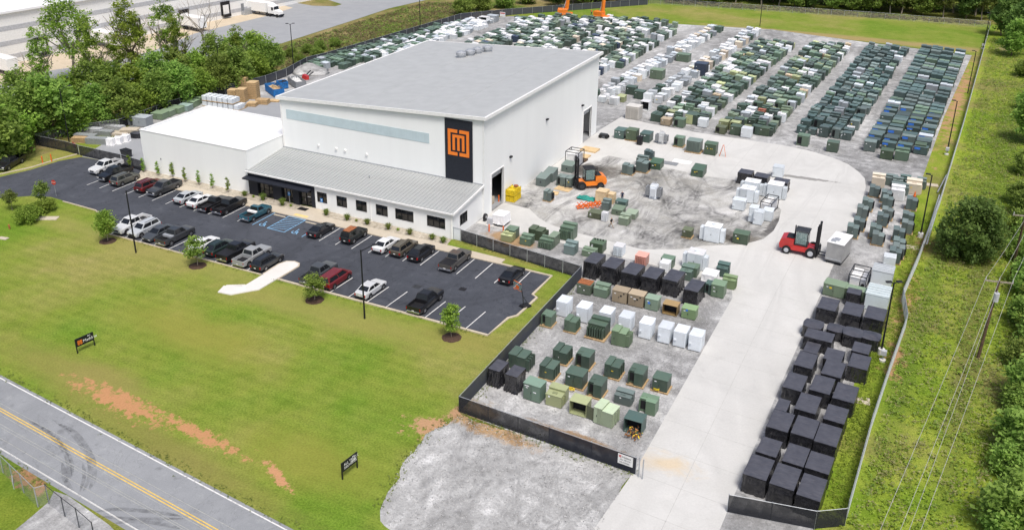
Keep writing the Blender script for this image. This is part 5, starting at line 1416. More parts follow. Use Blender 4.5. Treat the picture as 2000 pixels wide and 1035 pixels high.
MB().box(-2.2, 0, 0, 4.0, .45, 3.0).build('shell', MT['silver'] if 'silver' in MT else plain('silver', (0.36, 0.36, 0.355), 0.45, 0.15, 1.0, 0.35), e_)
MB().cbox(-2.26, .06, -.06, 4.06, 3.0, 3.1, .03).build('roof', MT['white_paint'], e_)
MB().box(-2.2, 0, 0, 4.0, .3, .449).build('skid', MT['steel_dark'], e_)
MB().box(-2.1, -.1, -.05, -.001, .6, .75).build('sill', MT['galv'], e_)
for x in (-2.1, -.2): MB().box(x, x+.12, .1, 3.9, 0, .3).build('runner', MT['steel_dark'], e_)
MB().box(-1.9,-1.2,.3,1.4,3.101,3.15).box(-1.7,-.9,.8,1.9,3.102,3.13).build('roof_foil', MT['galv'], e_)
tag(e_, 'large silver steel enclosure on the forks of the red forklift', 'enclosure')

# ---------------------------------------------------------------- black wrapped loads along the drive
def WR(k, fl, n, br, h, lab, **kw): wrapped(fl, n, br, h, lab, 50 + k, **kw)
GW = 'wrapped loads along the right of the drive'
rows = [
 ([((-9.78,66.54), (-7.95,66.49), (-7.83,70.21)), ((-7.49,66.33), (-5.63,66.20), (-5.40,69.99)), ((-5.14,66.18), (-3.36,66.04), (-3.19,69.39))], 1.9),
 ([((-9.47,70.91), (-7.83,70.78), (-7.76,73.11)), ((-7.16,70.74), (-5.47,70.52), (-5.22,73.17)), ((-5.04,70.55), (-3.18,70.63), (-3.17,73.06))], 1.65),
 ([((-9.32,74.20), (-7.53,74.26), (-7.48,78.15)), ((-7.11,74.36), (-5.27,74.25), (-5.13,78.10)), ((-4.92,73.97), (-3.11,74.15), (-3.09,77.96))], 1.9),
 ([((-9.21,77.90), (-8.18,78.24), (-8.29,80.12)), ((-7.31,78.71), (-5.52,78.68), (-5.81,82.22)), ((-4.75,78.60), (-3.01,78.60), (-2.89,81.08))], 1.8),
 ([((-9.36,82.16), (-7.64,82.32), (-7.45,85.46)), ((-6.73,83.09), (-4.93,83.13), (-4.89,86.02)), ((-4.47,82.30), (-2.61,82.17), (-2.49,85.96))], 1.75),
 ([((-8.99,86.98), (-7.28,87.09), (-7.22,90.12)), ((-6.16,86.77), (-4.36,86.67), (-4.27,89.51)), ((-3.89,89.51), (-2.12,89.48), (-1.97,92.14))], 1.75),
 ([((-8.75,91.36), (-7.40,91.22), (-7.28,93.32)), ((-6.48,90.09), (-4.81,90.02), (-4.66,92.31)), ((-3.92,93.09), (-2.31,93.04), (-2.26,95.05))], 1.6),
]
kk = 0
for r_, (row, h) in enumerate(rows):
    for c_, (a, b_, d_) in enumerate(row):
        kk += 1
        hh = 1.2 if (r_, c_) == (6, 0) else h
        WR(kk, a, b_, d_, hh, 'black-wrapped load along the drive, %s row from the gate, %s' % (nth(r_+1), ('drive side', 'middle', 'fence side')[c_]), group=GW)
WR(40, (-9.04,93.79), (-6.35,93.80), (-6.24,95.73), 1.6, 'long load under a draped black tarp behind the seven wrapped rows', loose=.08, group=GW)
WR(41, (-8.70,100.62), (-6.82,100.79), (-6.92,104.13), 1.8, 'ridged black-wrapped load in the back row, drive side', group=GW)
WR(42, (-5.96,100.58), (-4.05,100.65), (-4.07,104.22), 1.8, 'ridged black-wrapped load in the back row, middle', group=GW)
WR(43, (-3.48,100.49), (-1.51,100.48), (-1.53,104.24), 1.9, 'ridged black-wrapped load in the back row, fence side', group=GW)
WR(44, (-6.17,106.70), (-4.72,106.59), (-4.75,108.01), 1.7, 'small black-wrapped box in front of the framed skid', group=GW)
for k, (q, w) in enumerate((((-8.69,97.45), 1.9), ((-6.27,98.03), 1.7), ((-4.31,97.42), 1.9), ((-2.43,97.50), 1.8))):
    wrapped((q[0]-w/2, q[1]-w/2), (q[0]+w/2, q[1]-w/2), (q[0]+w/2, q[1]+w/2), (1.4, 1.2, 1.5, 1.5)[k], 'rounded black-wrapped bundle, %s from the drive in the bundle row' % nth(k+1), 90 + k, .05, True, 'rounded black-wrapped bundles')
# ---------------------------------------------------------------- long storage rows at the back
def shade(c, r_, v=.25): k = 1 + r_.uniform(-v, v); return tuple(min(.9, x * k) for x in c)
SV = []; SF = []; SC = []           # far mass: vertices, faces, face colours
def far_box(x, y, rz, w, d, h, col, z=.02):
    c, s = math.cos(rz), math.sin(rz)
    def q(px, py, pz): return (x + px * c - py * s, y + px * s + py * c, pz + z)
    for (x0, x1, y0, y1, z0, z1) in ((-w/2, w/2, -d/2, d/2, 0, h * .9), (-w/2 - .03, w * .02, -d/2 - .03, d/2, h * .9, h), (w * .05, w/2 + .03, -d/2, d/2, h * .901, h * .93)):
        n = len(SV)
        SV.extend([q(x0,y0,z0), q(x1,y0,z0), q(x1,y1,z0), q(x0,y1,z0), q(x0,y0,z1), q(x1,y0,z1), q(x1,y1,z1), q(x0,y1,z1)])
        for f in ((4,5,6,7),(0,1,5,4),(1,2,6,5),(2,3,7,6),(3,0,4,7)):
            SF.append(tuple(i + n for i in f)); SC.append(col if z0 == 0 else tuple(min(.85, k_ * 1.7 + .03) for k_ in col))  # lid boxes tinted paler, painting the sky's sheen into the colour
r8 = random.Random(21)
SL = 0.046                          # the rows run slightly to the right
NI = {'n': 0}
def block(name, x_at, cols, cw, y0, y1, dy, mix, kinds, near_rows, sticker=0.0, jit=.25, yoff=None, sizes=((1.5, 1.4, 1.5), (1.7, 1.5, 1.7), (1.8, 1.6, 1.6), (1.4, 1.4, 1.4))):
    """x_at: left edge at y0.  mix: [(weight, colour)]"""
    tot = sum(m[0] for m in mix)
    j = 0; y = y0
    while y < y1:
        for i in range(cols):
            if r8.random() < .05 and j > 0: continue
            x = x_at + (i + .5) * cw + (y - y0) * SL + r8.uniform(-jit, jit) * .5
            yy = y + r8.uniform(-jit, jit) + (yoff[i] if yoff else 0)
            k = r8.uniform(0, tot); col = mix[-1][1]
            for wgt, cc in mix:
                if k < wgt: col = cc; break
                k -= wgt
            col = shade(col, r8, .35)
            white = col[0] > .4; hv = r8.choice((-.2, 0, 0, .2, .4))
            w, d, h = r8.choice(sizes); h += hv
            w = min(w, cw - .2)
            rz = r8.uniform(-4, 4) - 2
            if j < near_rows:
                kd = r8.choice(kinds)
                o = unit(kd, (x, yy), w, d, h, col, '%s transformer in %s, %s from the front, %s from left' % (
                    'white' if white else 'tan' if col[0] > .22 and col[0] > col[2] * 1.2 else 'pale green' if col[1] > .16 else 'dark green', name, nth(j + 1), nth(i + 1)), group='transformers in the ' + name, rz=rz, center=True)
                NI['n'] += 1
                if r8.random() < sticker: dot(o, 'sticker_blue', -w * .25, h * .62, w * .42, h * .26, -d/2 - .03)
            else: far_box(x, yy, R(rz), w, d, h, col)
        y += dy; j += 1
GREENS = [(5, (0.05,0.085,0.08)), (3, (0.06,0.09,0.085)), (1.5, MG), (1.6, BG), (.7, GR)]
MIXA = [(4.5, DG), (3, (0.06,0.085,0.075)), (2, MG), (2, (0.16,0.21,0.14)), (1.6, WH), (1.2, GR), (.9, YG), (.4, TAN), (.15, (0.28,0.10,0.06))]
KD = ['box', 'step', 'duo', 'notch']
block('rightmost storage block', -11.3, 4, 2.75, 172, 261, 2.45, GREENS, ['box'], 11, .75, .1, sizes=((2.4, 1.5, 1.6), (2.5, 1.6, 1.7), (2.3, 1.4, 1.5)))
block('second-from-right storage block', -24.0, 5, 2.05, 174.5, 259, 2.4, GREENS + [(.8, BG), (.3, WH)], KD, 9, 0, .35)
block('third-from-right storage block', -38.0, 5, 2.1, 170, 256, 2.4, MIXA, KD, 9, 0, .35)
block('fourth-from-right storage block', -51.5, 5, 2.1, 170, 250, 2.4, MIXA + [(2, WH)], KD, 8, 0, .35)
block('narrow white storage row', -57.5, 2, 2.3, 181, 262, 2.7, [(5, WH), (2, GR), (1.6, CREAM), (1, DG)], ['white', 'bigwhite', 'box'], 9, 0, .3)
block('white row beside the warehouse', -68.2, 2, 2.2, 176, 262, 2.6, [(5, WH), (2, GR), (.6, CREAM), (.6, DG)], ['white', 'bigwhite', 'ribbed'], 7, 0, .3)
# near ends of the rows: loose units, placed singly
for q, w, d, h, col, kd, lab in (
    ((-14.16,173.77), 1.8, 1.6, 1.3, BG, 'box', 'grey-green transformer at the near end of the second block, right'),
    ((-20.56,166.19), 2.1, 1.8, 2.0, MG, 'notch', 'green transformer with black open side before the second block'),
    ((-15.19,165.16), 2.0, 1.8, 1.9, (0.055,0.085,0.06), 'box', 'green transformer with white dots alone before the second block'),
    ((-9.19,168.80), 2.0, 1.8, 1.9, BG, 'box', 'grey-green transformer before the rightmost block, left end'),
    ((-5.95,165.61), 2.1, 1.8, 1.7, (0.05,0.08,0.045), 'box', 'dark green transformer with white tag, nearest of the rightmost block'),
    ((-3.45,166.18), 2.3, 2.0, 2.0, MG, 'duo', 'green transformer nearest the camera before the rightmost block, middle'),
    ((-0.93,171.73), 1.9, 1.8, 1.8, (0.05,0.08,0.045), 'box', 'dark green transformer with yellow dots before the rightmost block, fence end'),
    ((-28.27,168.91), 1.9, 1.7, 1.6, (0.05,0.08,0.045), 'box', 'lone dark green transformer before the third block'),
    ((-33.27,166.70), 1.9, 1.8, 1.8, (0.05,0.08,0.05), 'box', 'dark green transformer on pallet before the fourth block'),
    ((-35.97,166.15), 1.9, 1.7, 1.4, OG, 'notch', 'olive transformer with dark openings before the fourth block'),
    ((-31.06,166.12), 1.9, 1.6, 1.9, WH, 'white', 'white cabinet before the gap between third and fourth blocks'),
    ((-46.91,166.31), 1.9, 1.7, 1.4, TAN, 'box', 'tan transformer at the near end of the fourth block'),
    ((-44.20,166.36), 2.0, 1.8, 1.7, MG, 'notch', 'green transformer right of the tan one at the fourth block'),
    ((-49.37,167.86), 2.0, 1.8, 1.6, DG, 'step', 'dark green transformer left of the tan one at the fourth block'),
    ((-42.53,169.58), 2.2, 2.0, 2.0, DG, 'box', 'dark green transformer with white tag right end of the fourth block'),
    ((-40.18,168.49), 1.8, 1.6, 1.7, WH, 'white', 'white cabinet beside the right end of the fourth block'),
    ((-61.02,174.89), 1.8, 1.6, 1.6, (0.60,0.62,0.63), 'ribbed', 'grey ribbed transformer near the warehouse back corner'),
    ((-60.53,177.89), 1.6, 1.6, 1.4, YG, 'low', 'yellow-green transformer near the warehouse back corner'),
    ((-53.80,173.99), 1.9, 1.9, 2.0, WW, 'openbox', 'white housing with open dark front near the warehouse back corner'),
    ((-53.65,167.03), 2.8, 2.4, 2.7, (0.52,0.50,0.46), 'ribbed', 'large rust-streaked corrugated container near the warehouse back corner'),
    ((-58.37,219.32), 3.2, 2.4, 1.9, (0.11,0.16,0.11), 'box', 'wide green transformer alone in the gap between white rows'),
    ((-59.05,199.81), 3.0, 2.4, 2.2, (0.13,0.18,0.12), 'box', 'large pale green transformer in the gap behind the warehouse'),
    ((-50.94,207.53), 2.8, 2.6, 3.0, NAVY, 'box', 'navy blue cabinet standing tall in the narrow white row'),
    ((-60.28,184.27), 2.2, 1.8, 1.8, DG, 'box', 'dark green transformer, left of two behind the warehouse corner'),
    ((-57.52,181.74), 2.2, 1.8, 1.8, DG, 'box', 'dark green transformer with white scrawl, right of two behind the warehouse corner')):
    unit(kd, q, w, d, h, col, lab, group='loose units near the back rows', rz=-1)
# the dense far field behind the warehouse and the row along the left fence: one mass
MIXB = [(5, DG), (3, (0.07,0.095,0.075)), (2.4, (0.15,0.20,0.14)), (4, WH), (1.5, GR), (1, CREAM), (.25, NAVY)]
def mass(poly, dx, dy, mix, hmin=1.3, hmax=2.0):
    xs = [p[0] for p in poly]; ys = [p[1] for p in poly]; n = len(poly)
    tot = sum(m[0] for m in mix)
    y = min(ys); jr = 0
    while y < max(ys):
        x = min(xs); jr += 1
        while x < max(xs):
            ins = False
            for i in range(n):
                a, b_ = poly[i], poly[(i+1) % n]
                if (a[1] > y) != (b_[1] > y) and x < (b_[0]-a[0]) * (y-a[1]) / (b_[1]-a[1]) + a[0]: ins = not ins
            lane = int((x + .045 * -(y - 200)) // 13) % 1 == 0 and ((x - .046 * (y - 200)) % 13.2) < 1.6
            if ins and not lane and r8.random() > .07:
                k = r8.uniform(0, tot) * (0.6 + .8 * (.5 + .5 * mnoise.noise((x * .12, y * .12, 3)))); col = mix[-1][1]
                for wgt, cc in mix:
                    if k < wgt: col = cc; break
                    k -= wgt
                w = r8.uniform(1.3, 1.9)
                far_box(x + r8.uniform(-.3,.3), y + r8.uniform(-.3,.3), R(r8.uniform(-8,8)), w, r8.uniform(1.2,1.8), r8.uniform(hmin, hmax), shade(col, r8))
            x += dx
        y += dy
mass([(-72, 199), (-71, 244), (-73, 261), (-85, 264), (-108, 256), (-119, 246), (-117, 200), (-104, 185), (-75, 180)], 2.05, 2.0, MIXB)
mass([(-139, 168), (-131, 170), (-128, 182), (-126, 205), (-128, 232), (-133, 236), (-137, 205), (-140, 180)], 1.9, 1.9, [(5, DG), (1.5, MG), (1.5, GR)], 1.0, 1.6)
mass([(-134, 188), (-127, 188), (-122, 225), (-126, 250), (-131, 240)], 1.5, 1.5, [(4, WH), (2, GR), (1, DG)], .9, 1.4)
mass([(-120, 168), (-104, 162), (-102, 182), (-117, 198)], 2.2, 2.2, MIXB)
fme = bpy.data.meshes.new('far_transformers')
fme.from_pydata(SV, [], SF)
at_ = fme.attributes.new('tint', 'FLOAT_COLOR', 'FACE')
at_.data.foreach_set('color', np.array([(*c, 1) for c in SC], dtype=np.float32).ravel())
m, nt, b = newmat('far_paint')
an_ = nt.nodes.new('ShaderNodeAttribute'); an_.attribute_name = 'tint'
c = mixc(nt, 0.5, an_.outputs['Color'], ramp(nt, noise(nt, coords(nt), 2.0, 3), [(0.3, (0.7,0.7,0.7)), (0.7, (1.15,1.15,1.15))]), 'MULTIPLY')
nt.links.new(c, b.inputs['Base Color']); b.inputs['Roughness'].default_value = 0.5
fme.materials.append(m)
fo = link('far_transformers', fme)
tag(fo, 'dense mass of stored green and white transformers in the far rows', 'transformers', kind='stuff')
# ================================================================= VEHICLES
CARP = MT['car_paint']
def ring8(y, hw, zb, zt, tuck=.9, sh=.12):
    return [(-hw*tuck, y, zb), (-hw, y, zb + .18), (-hw*1.0, y, zt - sh), (-hw*.9, y, zt), (hw*.9, y, zt), (hw*1.0, y, zt - sh), (hw, y, zb + .18), (hw*tuck, y, zb)]
WHEEL = {}
def wheel_meshes(r_, w):
    k = (r_, w)
    if k not in WHEEL:
        t = MB(); n = 16
        prof = [(r_*.62, -w/2), (r_*.93, -w/2), (r_, -w/2+.04), (r_, w/2-.04), (r_*.93, w/2), (r_*.62, w/2)]
        rings = [[(q[1], math.cos(2*PI*i/n)*q[0], math.sin(2*PI*i/n)*q[0]) for i in range(n)] for q in prof]
        t.loft(rings, False)
        rm = MB(); rm.tube((-w*.42,0,0), (w*.42,0,0), r_*.63, None, 14)
        for i in range(5):
            a = 2*PI*i/5
            for sx in (-1, 1): rm.beam((sx*w*.44, 0, 0), (sx*w*.44, math.cos(a)*r_*.6, math.sin(a)*r_*.6), .05, .09)
        WHEEL[k] = (t.mesh('tyre', MT['tyre']), rm.mesh('rim', MT['rim']))
    return WHEEL[k]
CARS = {}
def car_tree(style):
    """side profile along Y, nose at +Y"""
    if style in CARS: return CARS[style]
    S = dict(
      sedan=dict(L=4.8, W=.91, st=[(2.38,.74,.30,.62),(2.25,.84,.22,.74),(1.7,.9,.2,.86),(1.05,.91,.2,.95),(-1.2,.91,.2,1.0),(-1.7,.91,.2,1.03),(-2.2,.86,.24,1.0),(-2.38,.78,.32,.92)], gh=(1.15,.28,-1.05,-1.85,1.45), wb=(1.42,-1.42), wr=.34),
      coupe=dict(L=4.7, W=.92, st=[(2.35,.74,.28,.58),(2.2,.84,.2,.72),(1.6,.9,.18,.84),(.95,.92,.18,.92),(-1.2,.92,.18,.98),(-1.8,.92,.2,1.02),(-2.2,.88,.24,1.0),(-2.35,.8,.32,.9)], gh=(1.1,.2,-.9,-2.0,1.38), wb=(1.45,-1.4), wr=.34),
      suv=dict(L=4.75, W=.94, st=[(2.36,.8,.32,.8),(2.2,.9,.26,.95),(1.6,.94,.24,1.04),(1.1,.94,.24,1.1),(-1.6,.94,.24,1.12),(-2.2,.92,.26,1.12),(-2.37,.86,.34,1.0)], gh=(1.2,.45,-1.95,-2.3,1.72), wb=(1.42,-1.42), wr=.37),
      crossover=dict(L=4.7, W=.94, st=[(2.34,.78,.3,.72),(2.18,.88,.24,.88),(1.6,.94,.22,1.0),(1.05,.94,.22,1.06),(-1.6,.94,.22,1.1),(-2.15,.92,.26,1.1),(-2.34,.84,.34,.96)], gh=(1.15,.3,-1.45,-2.2,1.64), wb=(1.4,-1.42), wr=.37),
      wagon=dict(L=4.8, W=.9, st=[(2.38,.8,.3,.72),(2.25,.87,.24,.84),(1.6,.9,.22,.94),(1.0,.9,.22,1.0),(-1.7,.9,.22,1.04),(-2.3,.89,.25,1.04),(-2.4,.85,.32,.95)], gh=(1.1,.4,-1.95,-2.3,1.62), wb=(1.42,-1.4), wr=.35),
      van=dict(L=5.0, W=.98, st=[(2.48,.8,.3,.72),(2.3,.9,.24,.88),(1.8,.97,.22,1.02),(1.4,.98,.22,1.08),(-2.0,.98,.22,1.12),(-2.4,.95,.26,1.12),(-2.5,.9,.32,1.0)], gh=(1.75,.75,-2.2,-2.45,1.75), wb=(1.55,-1.5), wr=.35),
      jeep=dict(L=4.4, W=.92, st=[(2.2,.82,.42,.92),(2.1,.88,.38,1.02),(1.2,.9,.36,1.1),(.8,.92,.36,1.14),(-1.9,.92,.36,1.16),(-2.15,.9,.4,1.14),(-2.2,.88,.45,1.05)], gh=(.95,.45,-1.95,-2.15,1.85), wb=(1.35,-1.3), wr=.42),
      pickup=dict(L=5.8, W=.99, st=[(2.88,.86,.42,.92),(2.75,.94,.34,1.08),(2.0,.98,.3,1.16),(1.35,.99,.3,1.2),(-.95,.99,.3,1.22),(-.97,.99,.3,1.22)], gh=(1.35,.65,-.7,-.93,1.88), wb=(1.85,-1.8), wr=.40, bed=(-.97,-2.88)),
      shortcab=dict(L=5.3, W=.95, st=[(2.63,.84,.42,.9),(2.5,.9,.34,1.02),(1.8,.94,.3,1.08),(1.1,.95,.3,1.12),(-.4,.95,.3,1.13),(-.42,.95,.3,1.13)], gh=(1.1,.5,-.2,-.4,1.74), wb=(1.7,-1.6), wr=.37, bed=(-.42,-2.63)),
      lorry=None)[style]
    body = MB()
    body.loft([ring8(y, hw, zb, zt) for y, hw, zb, zt in S['st'][::-1]])
    W = S['W']; yf, yrf, yrr, yb, zr = S['gh']
    zbf = np.interp(yf, [s[0] for s in S['st']][::-1], [s[3] for s in S['st']][::-1]) - .03
    zbb = np.interp(yb, [s[0] for s in S['st']][::-1], [s[3] for s in S['st']][::-1]) - .03
    bw, rw = W * .9, W * .72
    B = [(-bw, yb, zbb), (bw, yb, zbb), (bw, yf, zbf), (-bw, yf, zbf)]
    T = [(-rw, yrr, zr - .03), (rw, yrr, zr - .03), (rw, yrf, zr - .03), (-rw, yrf, zr - .03)]
    body.hexa(B, T)
    T2 = [(p[0] * .86, p[1] + (-.12 if p[1] == yrf else .12), zr) for p in T]
    body.hexa(T, T2)
    parts = []
    def P(mb, name, mat, subs=(), loc=None):
        o = bpy.data.objects.new(name, mb.mesh(name, mat)); so = []
        if loc: o.location = loc
        for n2, me in subs: so.append(bpy.data.objects.new(n2, me))
        parts.append((o, so)); return o
    GL = MT['glass_dark']
    def lerp(a, b_, t): return tuple(a[i] + (b_[i] - a[i]) * t for i in range(3))
    def glass(name, b0, b1, t0, t1, u0=.07, u1=.93, v0=.12, v1=.9, off=.014):
        q = [lerp(lerp(b0, b1, u), lerp(t0, t1, u), v) for u, v in ((u0, v0), (u1, v0), (u1, v1), (u0, v1))]
        n = (Vector(q[1]) - Vector(q[0])).cross(Vector(q[3]) - Vector(q[0])).normalized() * off
        P(MB().hexa([Vector(k) - n * .5 for k in q], [Vector(k) + n for k in q]), name, GL)
    glass('windscreen', B[2], B[3], T[2], T[3])
    glass('rear_window', B[0], B[1], T[0], T[1])
    for s in (0, 1):
        b0, b1, t0, t1 = (B[1], B[2], T[1], T[2]) if s == 0 else (B[3], B[0], T[3], T[0])
        if style in ('shortcab',): glass('side_window', b0, b1, t0, t1)
        else:
            glass('side_window', b0, b1, t0, t1, .06, .5); glass('side_window', b0, b1, t0, t1, .54, .94)
            if style in ('suv', 'wagon', 'van'): pass
    # wheels and arches
    tm, rm = wheel_meshes(S['wr'], .23)
    for y in S['wb']:
        for sx in (-1, 1):
            a = MB()
            a.tube((sx*(W-.02), y, S['wr']), (sx*(W+.012), y, S['wr']), S['wr']+.08, None, 18)
            P(a, 'wheel_arch', MT['black_trim'])
            o = bpy.data.objects.new('wheel', MB().tube((-.06,0,0),(.06,0,0),.05,None,8).mesh('wheel', MT['steel_dark'])); o.location = (sx*(W-.085), y, S['wr'])
            parts.append((o, [bpy.data.objects.new('tyre', tm), bpy.data.objects.new('rim', rm)]))
    y0, hw0, zb0, zt0 = S['st'][0]; y1, hw1, zb1, zt1 = S['st'][-1]
    rear = S['bed'][1] if 'bed' in S else y1
    zt1 = 1.1 if 'bed' in S else zt1; hw1 = W*.95 if 'bed' in S else hw1
    yl = S['st'][1][0]
    for sx in (-1, 1):
        x0, x1 = sorted((sx*hw0*.55, sx*hw0*.98))
        P(MB().box(x0, x1, y0-.12, y0+.02, zt0-.2, zt0-.05), 'headlight', MT['lamp_clear'])
        x0, x1 = sorted((sx*hw1*.78, sx*hw1*1.02)) if 'bed' not in S else sorted((sx*(W-.097), sx*(W-.003)))
        P(MB().box(x0, x1, rear-.025, rear+(.1 if 'bed' not in S else -.002), zt1-.34, zt1-.06), 'tail_light', MT['lamp_red'])
        x0, x1 = sorted((sx*(W-.02), sx*(W+.17)))
        P(MB().cbox(x0, x1, yf-.42, yf-.24, zbf-.02, zbf+.13, .03), 'mirror', CARP)
    P(MB().box(-hw0*.5, hw0*.5, y0-.05, y0+.015, zt0-.34, zt0-.08), 'grille', MT['black_trim'])
    P(MB().cbox(-hw0*.95, hw0*.95, y0-.1, y0+.06, zb0+.02, zb0+.2, .03), 'front_bumper', MT['chrome'] if style in ('pickup','shortcab') else MT['black_trim'])
    P(MB().cbox(-hw1*.95, hw1*.95, rear-.09, rear+.08, zb1+.06 if 'bed' not in S else .42, zb1+.22 if 'bed' not in S else .62, .03), 'rear_bumper', MT['chrome'] if style in ('pickup','shortcab') else MT['black_trim'])
    P(MB().box(-.16, .16, rear-.1, rear-.0905, .62 if 'bed' not in S else .64, .74 if 'bed' not in S else .76), 'number_plate', MT['plate_white'])
    if 'bed' in S:
        a, b_ = S['bed']; zc = S['st'][-1][3] - .04
        P(MB().box(-W+.03, W-.03, b_+.02, a, .38, .72), 'bed_floor', MT['black_trim'])
        for sx in (-1, 1):
            x0, x1 = sorted((sx*W, sx*(W-.1)))
            P(MB().cbox(x0, x1, b_, a+.001, .45, zc, .03), 'bed_side', CARP)
        P(MB().cbox(-W+.101, W-.101, b_, b_+.07, .5, zc, .02), 'tailgate', CARP)
    elif style in ('suv', 'jeep', 'crossover', 'wagon'):
        for sx in (-1, 1): P(MB().box(sx*rw*.82-.02, sx*rw*.82+.02, yrr+.1, yrf-.2, zr+.02, zr+.07), 'roof_rail', MT['black_trim'])
    if style == 'jeep':
        P(MB().box(-rw*.85, rw*.85, yrr+.15, yrf-.35, zr+.07, zr+.12), 'roof_rack', MT['rust'])
    root = bpy.data.objects.new('car', body.mesh('car', CARP))
    CARS[style] = (root, parts, S)
    return CARS[style]
def car(style, loc, face, color, label, name='parked_car', cat='car', group='cars parked in the lot', jit=0, scl=1.0):
    """face 'A' = nose away from the camera (+Y), 'V' = nose towards it"""
    root, parts, S = car_tree(style)
    o = copy_tree((root, parts), (loc[0], loc[1], .0165), R((0 if face == 'A' else 180) + jit), None, color)
    o.name = name
    tag(o, label, cat, group)
    return o
def cover(o, style, mat='black_trim', color=None):
    S = car_tree(style)[2]; a, b_ = S['bed']; zc = S['st'][-1][3] - .02
    MB().cbox(-S['W']+.06, S['W']-.06, b_+.05, a-.01, zc-.03, zc+.04, .02).build('tonneau_cover', MT[mat], o)
FY, NY = 94.0, 83.0          # mid-stall lines of the two rows
BLK = (0.012,0.012,0.014); DGR = (0.05,0.053,0.057); SIL = (0.42,0.44,0.46); CWH = (0.72,0.73,0.73)
PK = dict(name='pickup_truck', cat='pickup', group='cars parked in the lot')
car('pickup', (-123.9, 98.2), 'V', CWH, 'white pickup at the left end of the far row, nose out', **PK)
car('pickup', (-120.0, 96.6), 'V', BLK, 'black pickup between the white pickup and olive wagon, nose out', **PK)
car('suv', (-116.6, 95.6), 'A', (0.10,0.10,0.085), 'olive grey wagon-like SUV, third in the far row', name='parked_suv', cat='SUV')
car('suv', (-111.0, 95.4), 'A', (0.13,0.02,0.022), 'dark red SUV left of the dark grey pickup', name='parked_suv', cat='SUV')
car('pickup', (-108.0, 95.6), 'V', DGR, 'dark grey pickup nose out beside the dark red SUV', **PK)
car('sedan', (-102.1, 94.7), 'A', (0.50,0.53,0.55), 'silver sedan left of the white sedan in the far row')
car('sedan', (-99.2, 94.4), 'A', CWH, 'white sedan between the silver sedan and a black pickup')
o = car('shortcab', (-96.5, 94.3), 'A', BLK, 'small black pickup with open bed beside the white sedan', **PK)
o = car('pickup', (-93.8, 94.8), 'A', BLK, 'black crew-cab pickup with roof rack left of the teal pickup', **PK)
o = car('shortcab', (-88.5, 94.5), 'A', (0.03,0.11,0.15), 'teal old pickup with white toolbox beside the blue-lined bay', **PK)
MB().cbox(-.8, .8, -.95, -.5, 1.0, 1.26, .03).build('toolbox', MT['white_paint'], o)
car('coupe', (-76.3, 94.2), 'A', (0.02,0.021,0.025), 'black sedan right of the blue hatched zone')
car('jeep', (-70.9, 94.6), 'A', (0.022,0.026,0.024), 'dark boxy off-roader with rusty roof rack', name='parked_suv', cat='SUV')
car('sedan', (-65.3, 94.3), 'A', CWH, 'white sedan left of the old brown wagon')
car('wagon', (-62.5, 94.5), 'A', (0.10,0.085,0.06), 'old brown wagon with tan roof between white and black cars')
car('crossover', (-59.6, 94.3), 'A', BLK, 'black crossover right of the old brown wagon', name='parked_suv', cat='SUV')
o = car('pickup', (-54.3, 94.3), 'A', (0.085,0.08,0.072), 'grey-brown pickup with covered bed alone in the far row', **PK); cover(o, 'pickup')
car('coupe', (-45.8, 94.1), 'A', BLK, 'black coupe at the right end near the basketball hoop')
car('pickup', (-101.3, 83.0), 'V', CWH, 'white pickup partly hidden by the leftmost lot tree', **PK)
car('suv', (-98.6, 82.7), 'V', (0.55,0.58,0.60), 'silver SUV nose out near the left lamp post', name='parked_suv', cat='SUV')
car('sedan', (-95.8, 82.7), 'V', (0.06,0.066,0.072), 'dark grey sedan between the silver SUV and grey pickup')
o = car('pickup', (-92.9, 83.0), 'A', DGR, 'dark grey pickup with silver toolbox in the near row', **PK)
MB().cbox(-.85, .85, -1.5, -1.02, .95, 1.3, .03).build('toolbox', MT['galv'], o)
car('sedan', (-87.6, 82.9), 'A', CWH, 'white sedan hidden behind the second lot tree')
car('crossover', (-84.8, 83.0), 'A', (0.02,0.035,0.03), 'dark green crossover behind the second lot tree', name='parked_suv', cat='SUV')
o = car('pickup', (-82.0, 83.1), 'A', BLK, 'black pickup with flat bed cover left of the silver pickup', **PK); cover(o, 'pickup')
car('pickup', (-79.0, 82.9), 'A', (0.40,0.41,0.41), 'silver pickup with open bed between two black vehicles', **PK)
car('wagon', (-76.2, 82.6), 'A', (0.02,0.022,0.024), 'black SUV next to the white footpath', name='parked_suv', cat='SUV')
car('pickup', (-68.0, 82.9), 'A', (0.06,0.065,0.07), 'dark grey pickup partly hidden by the third lot tree', **PK)
car('van', (-65.3, 82.7), 'A', (0.16,0.015,0.018), 'dark red minivan beside the third lot tree', name='parked_minivan', cat='minivan')
car('sedan', (-59.8, 82.6), 'A', CWH, 'white sedan behind the middle lamp post in the near row')
car('pickup', (-52.0, 82.9), 'A', BLK, 'black pickup with open bed alone at the right of the near row', **PK)
car('pickup', (-139.6, 92.0), 'V', BLK, 'black pickup at the left frame edge beside the drive', jit=20, name='pickup_truck', cat='pickup', group=None)
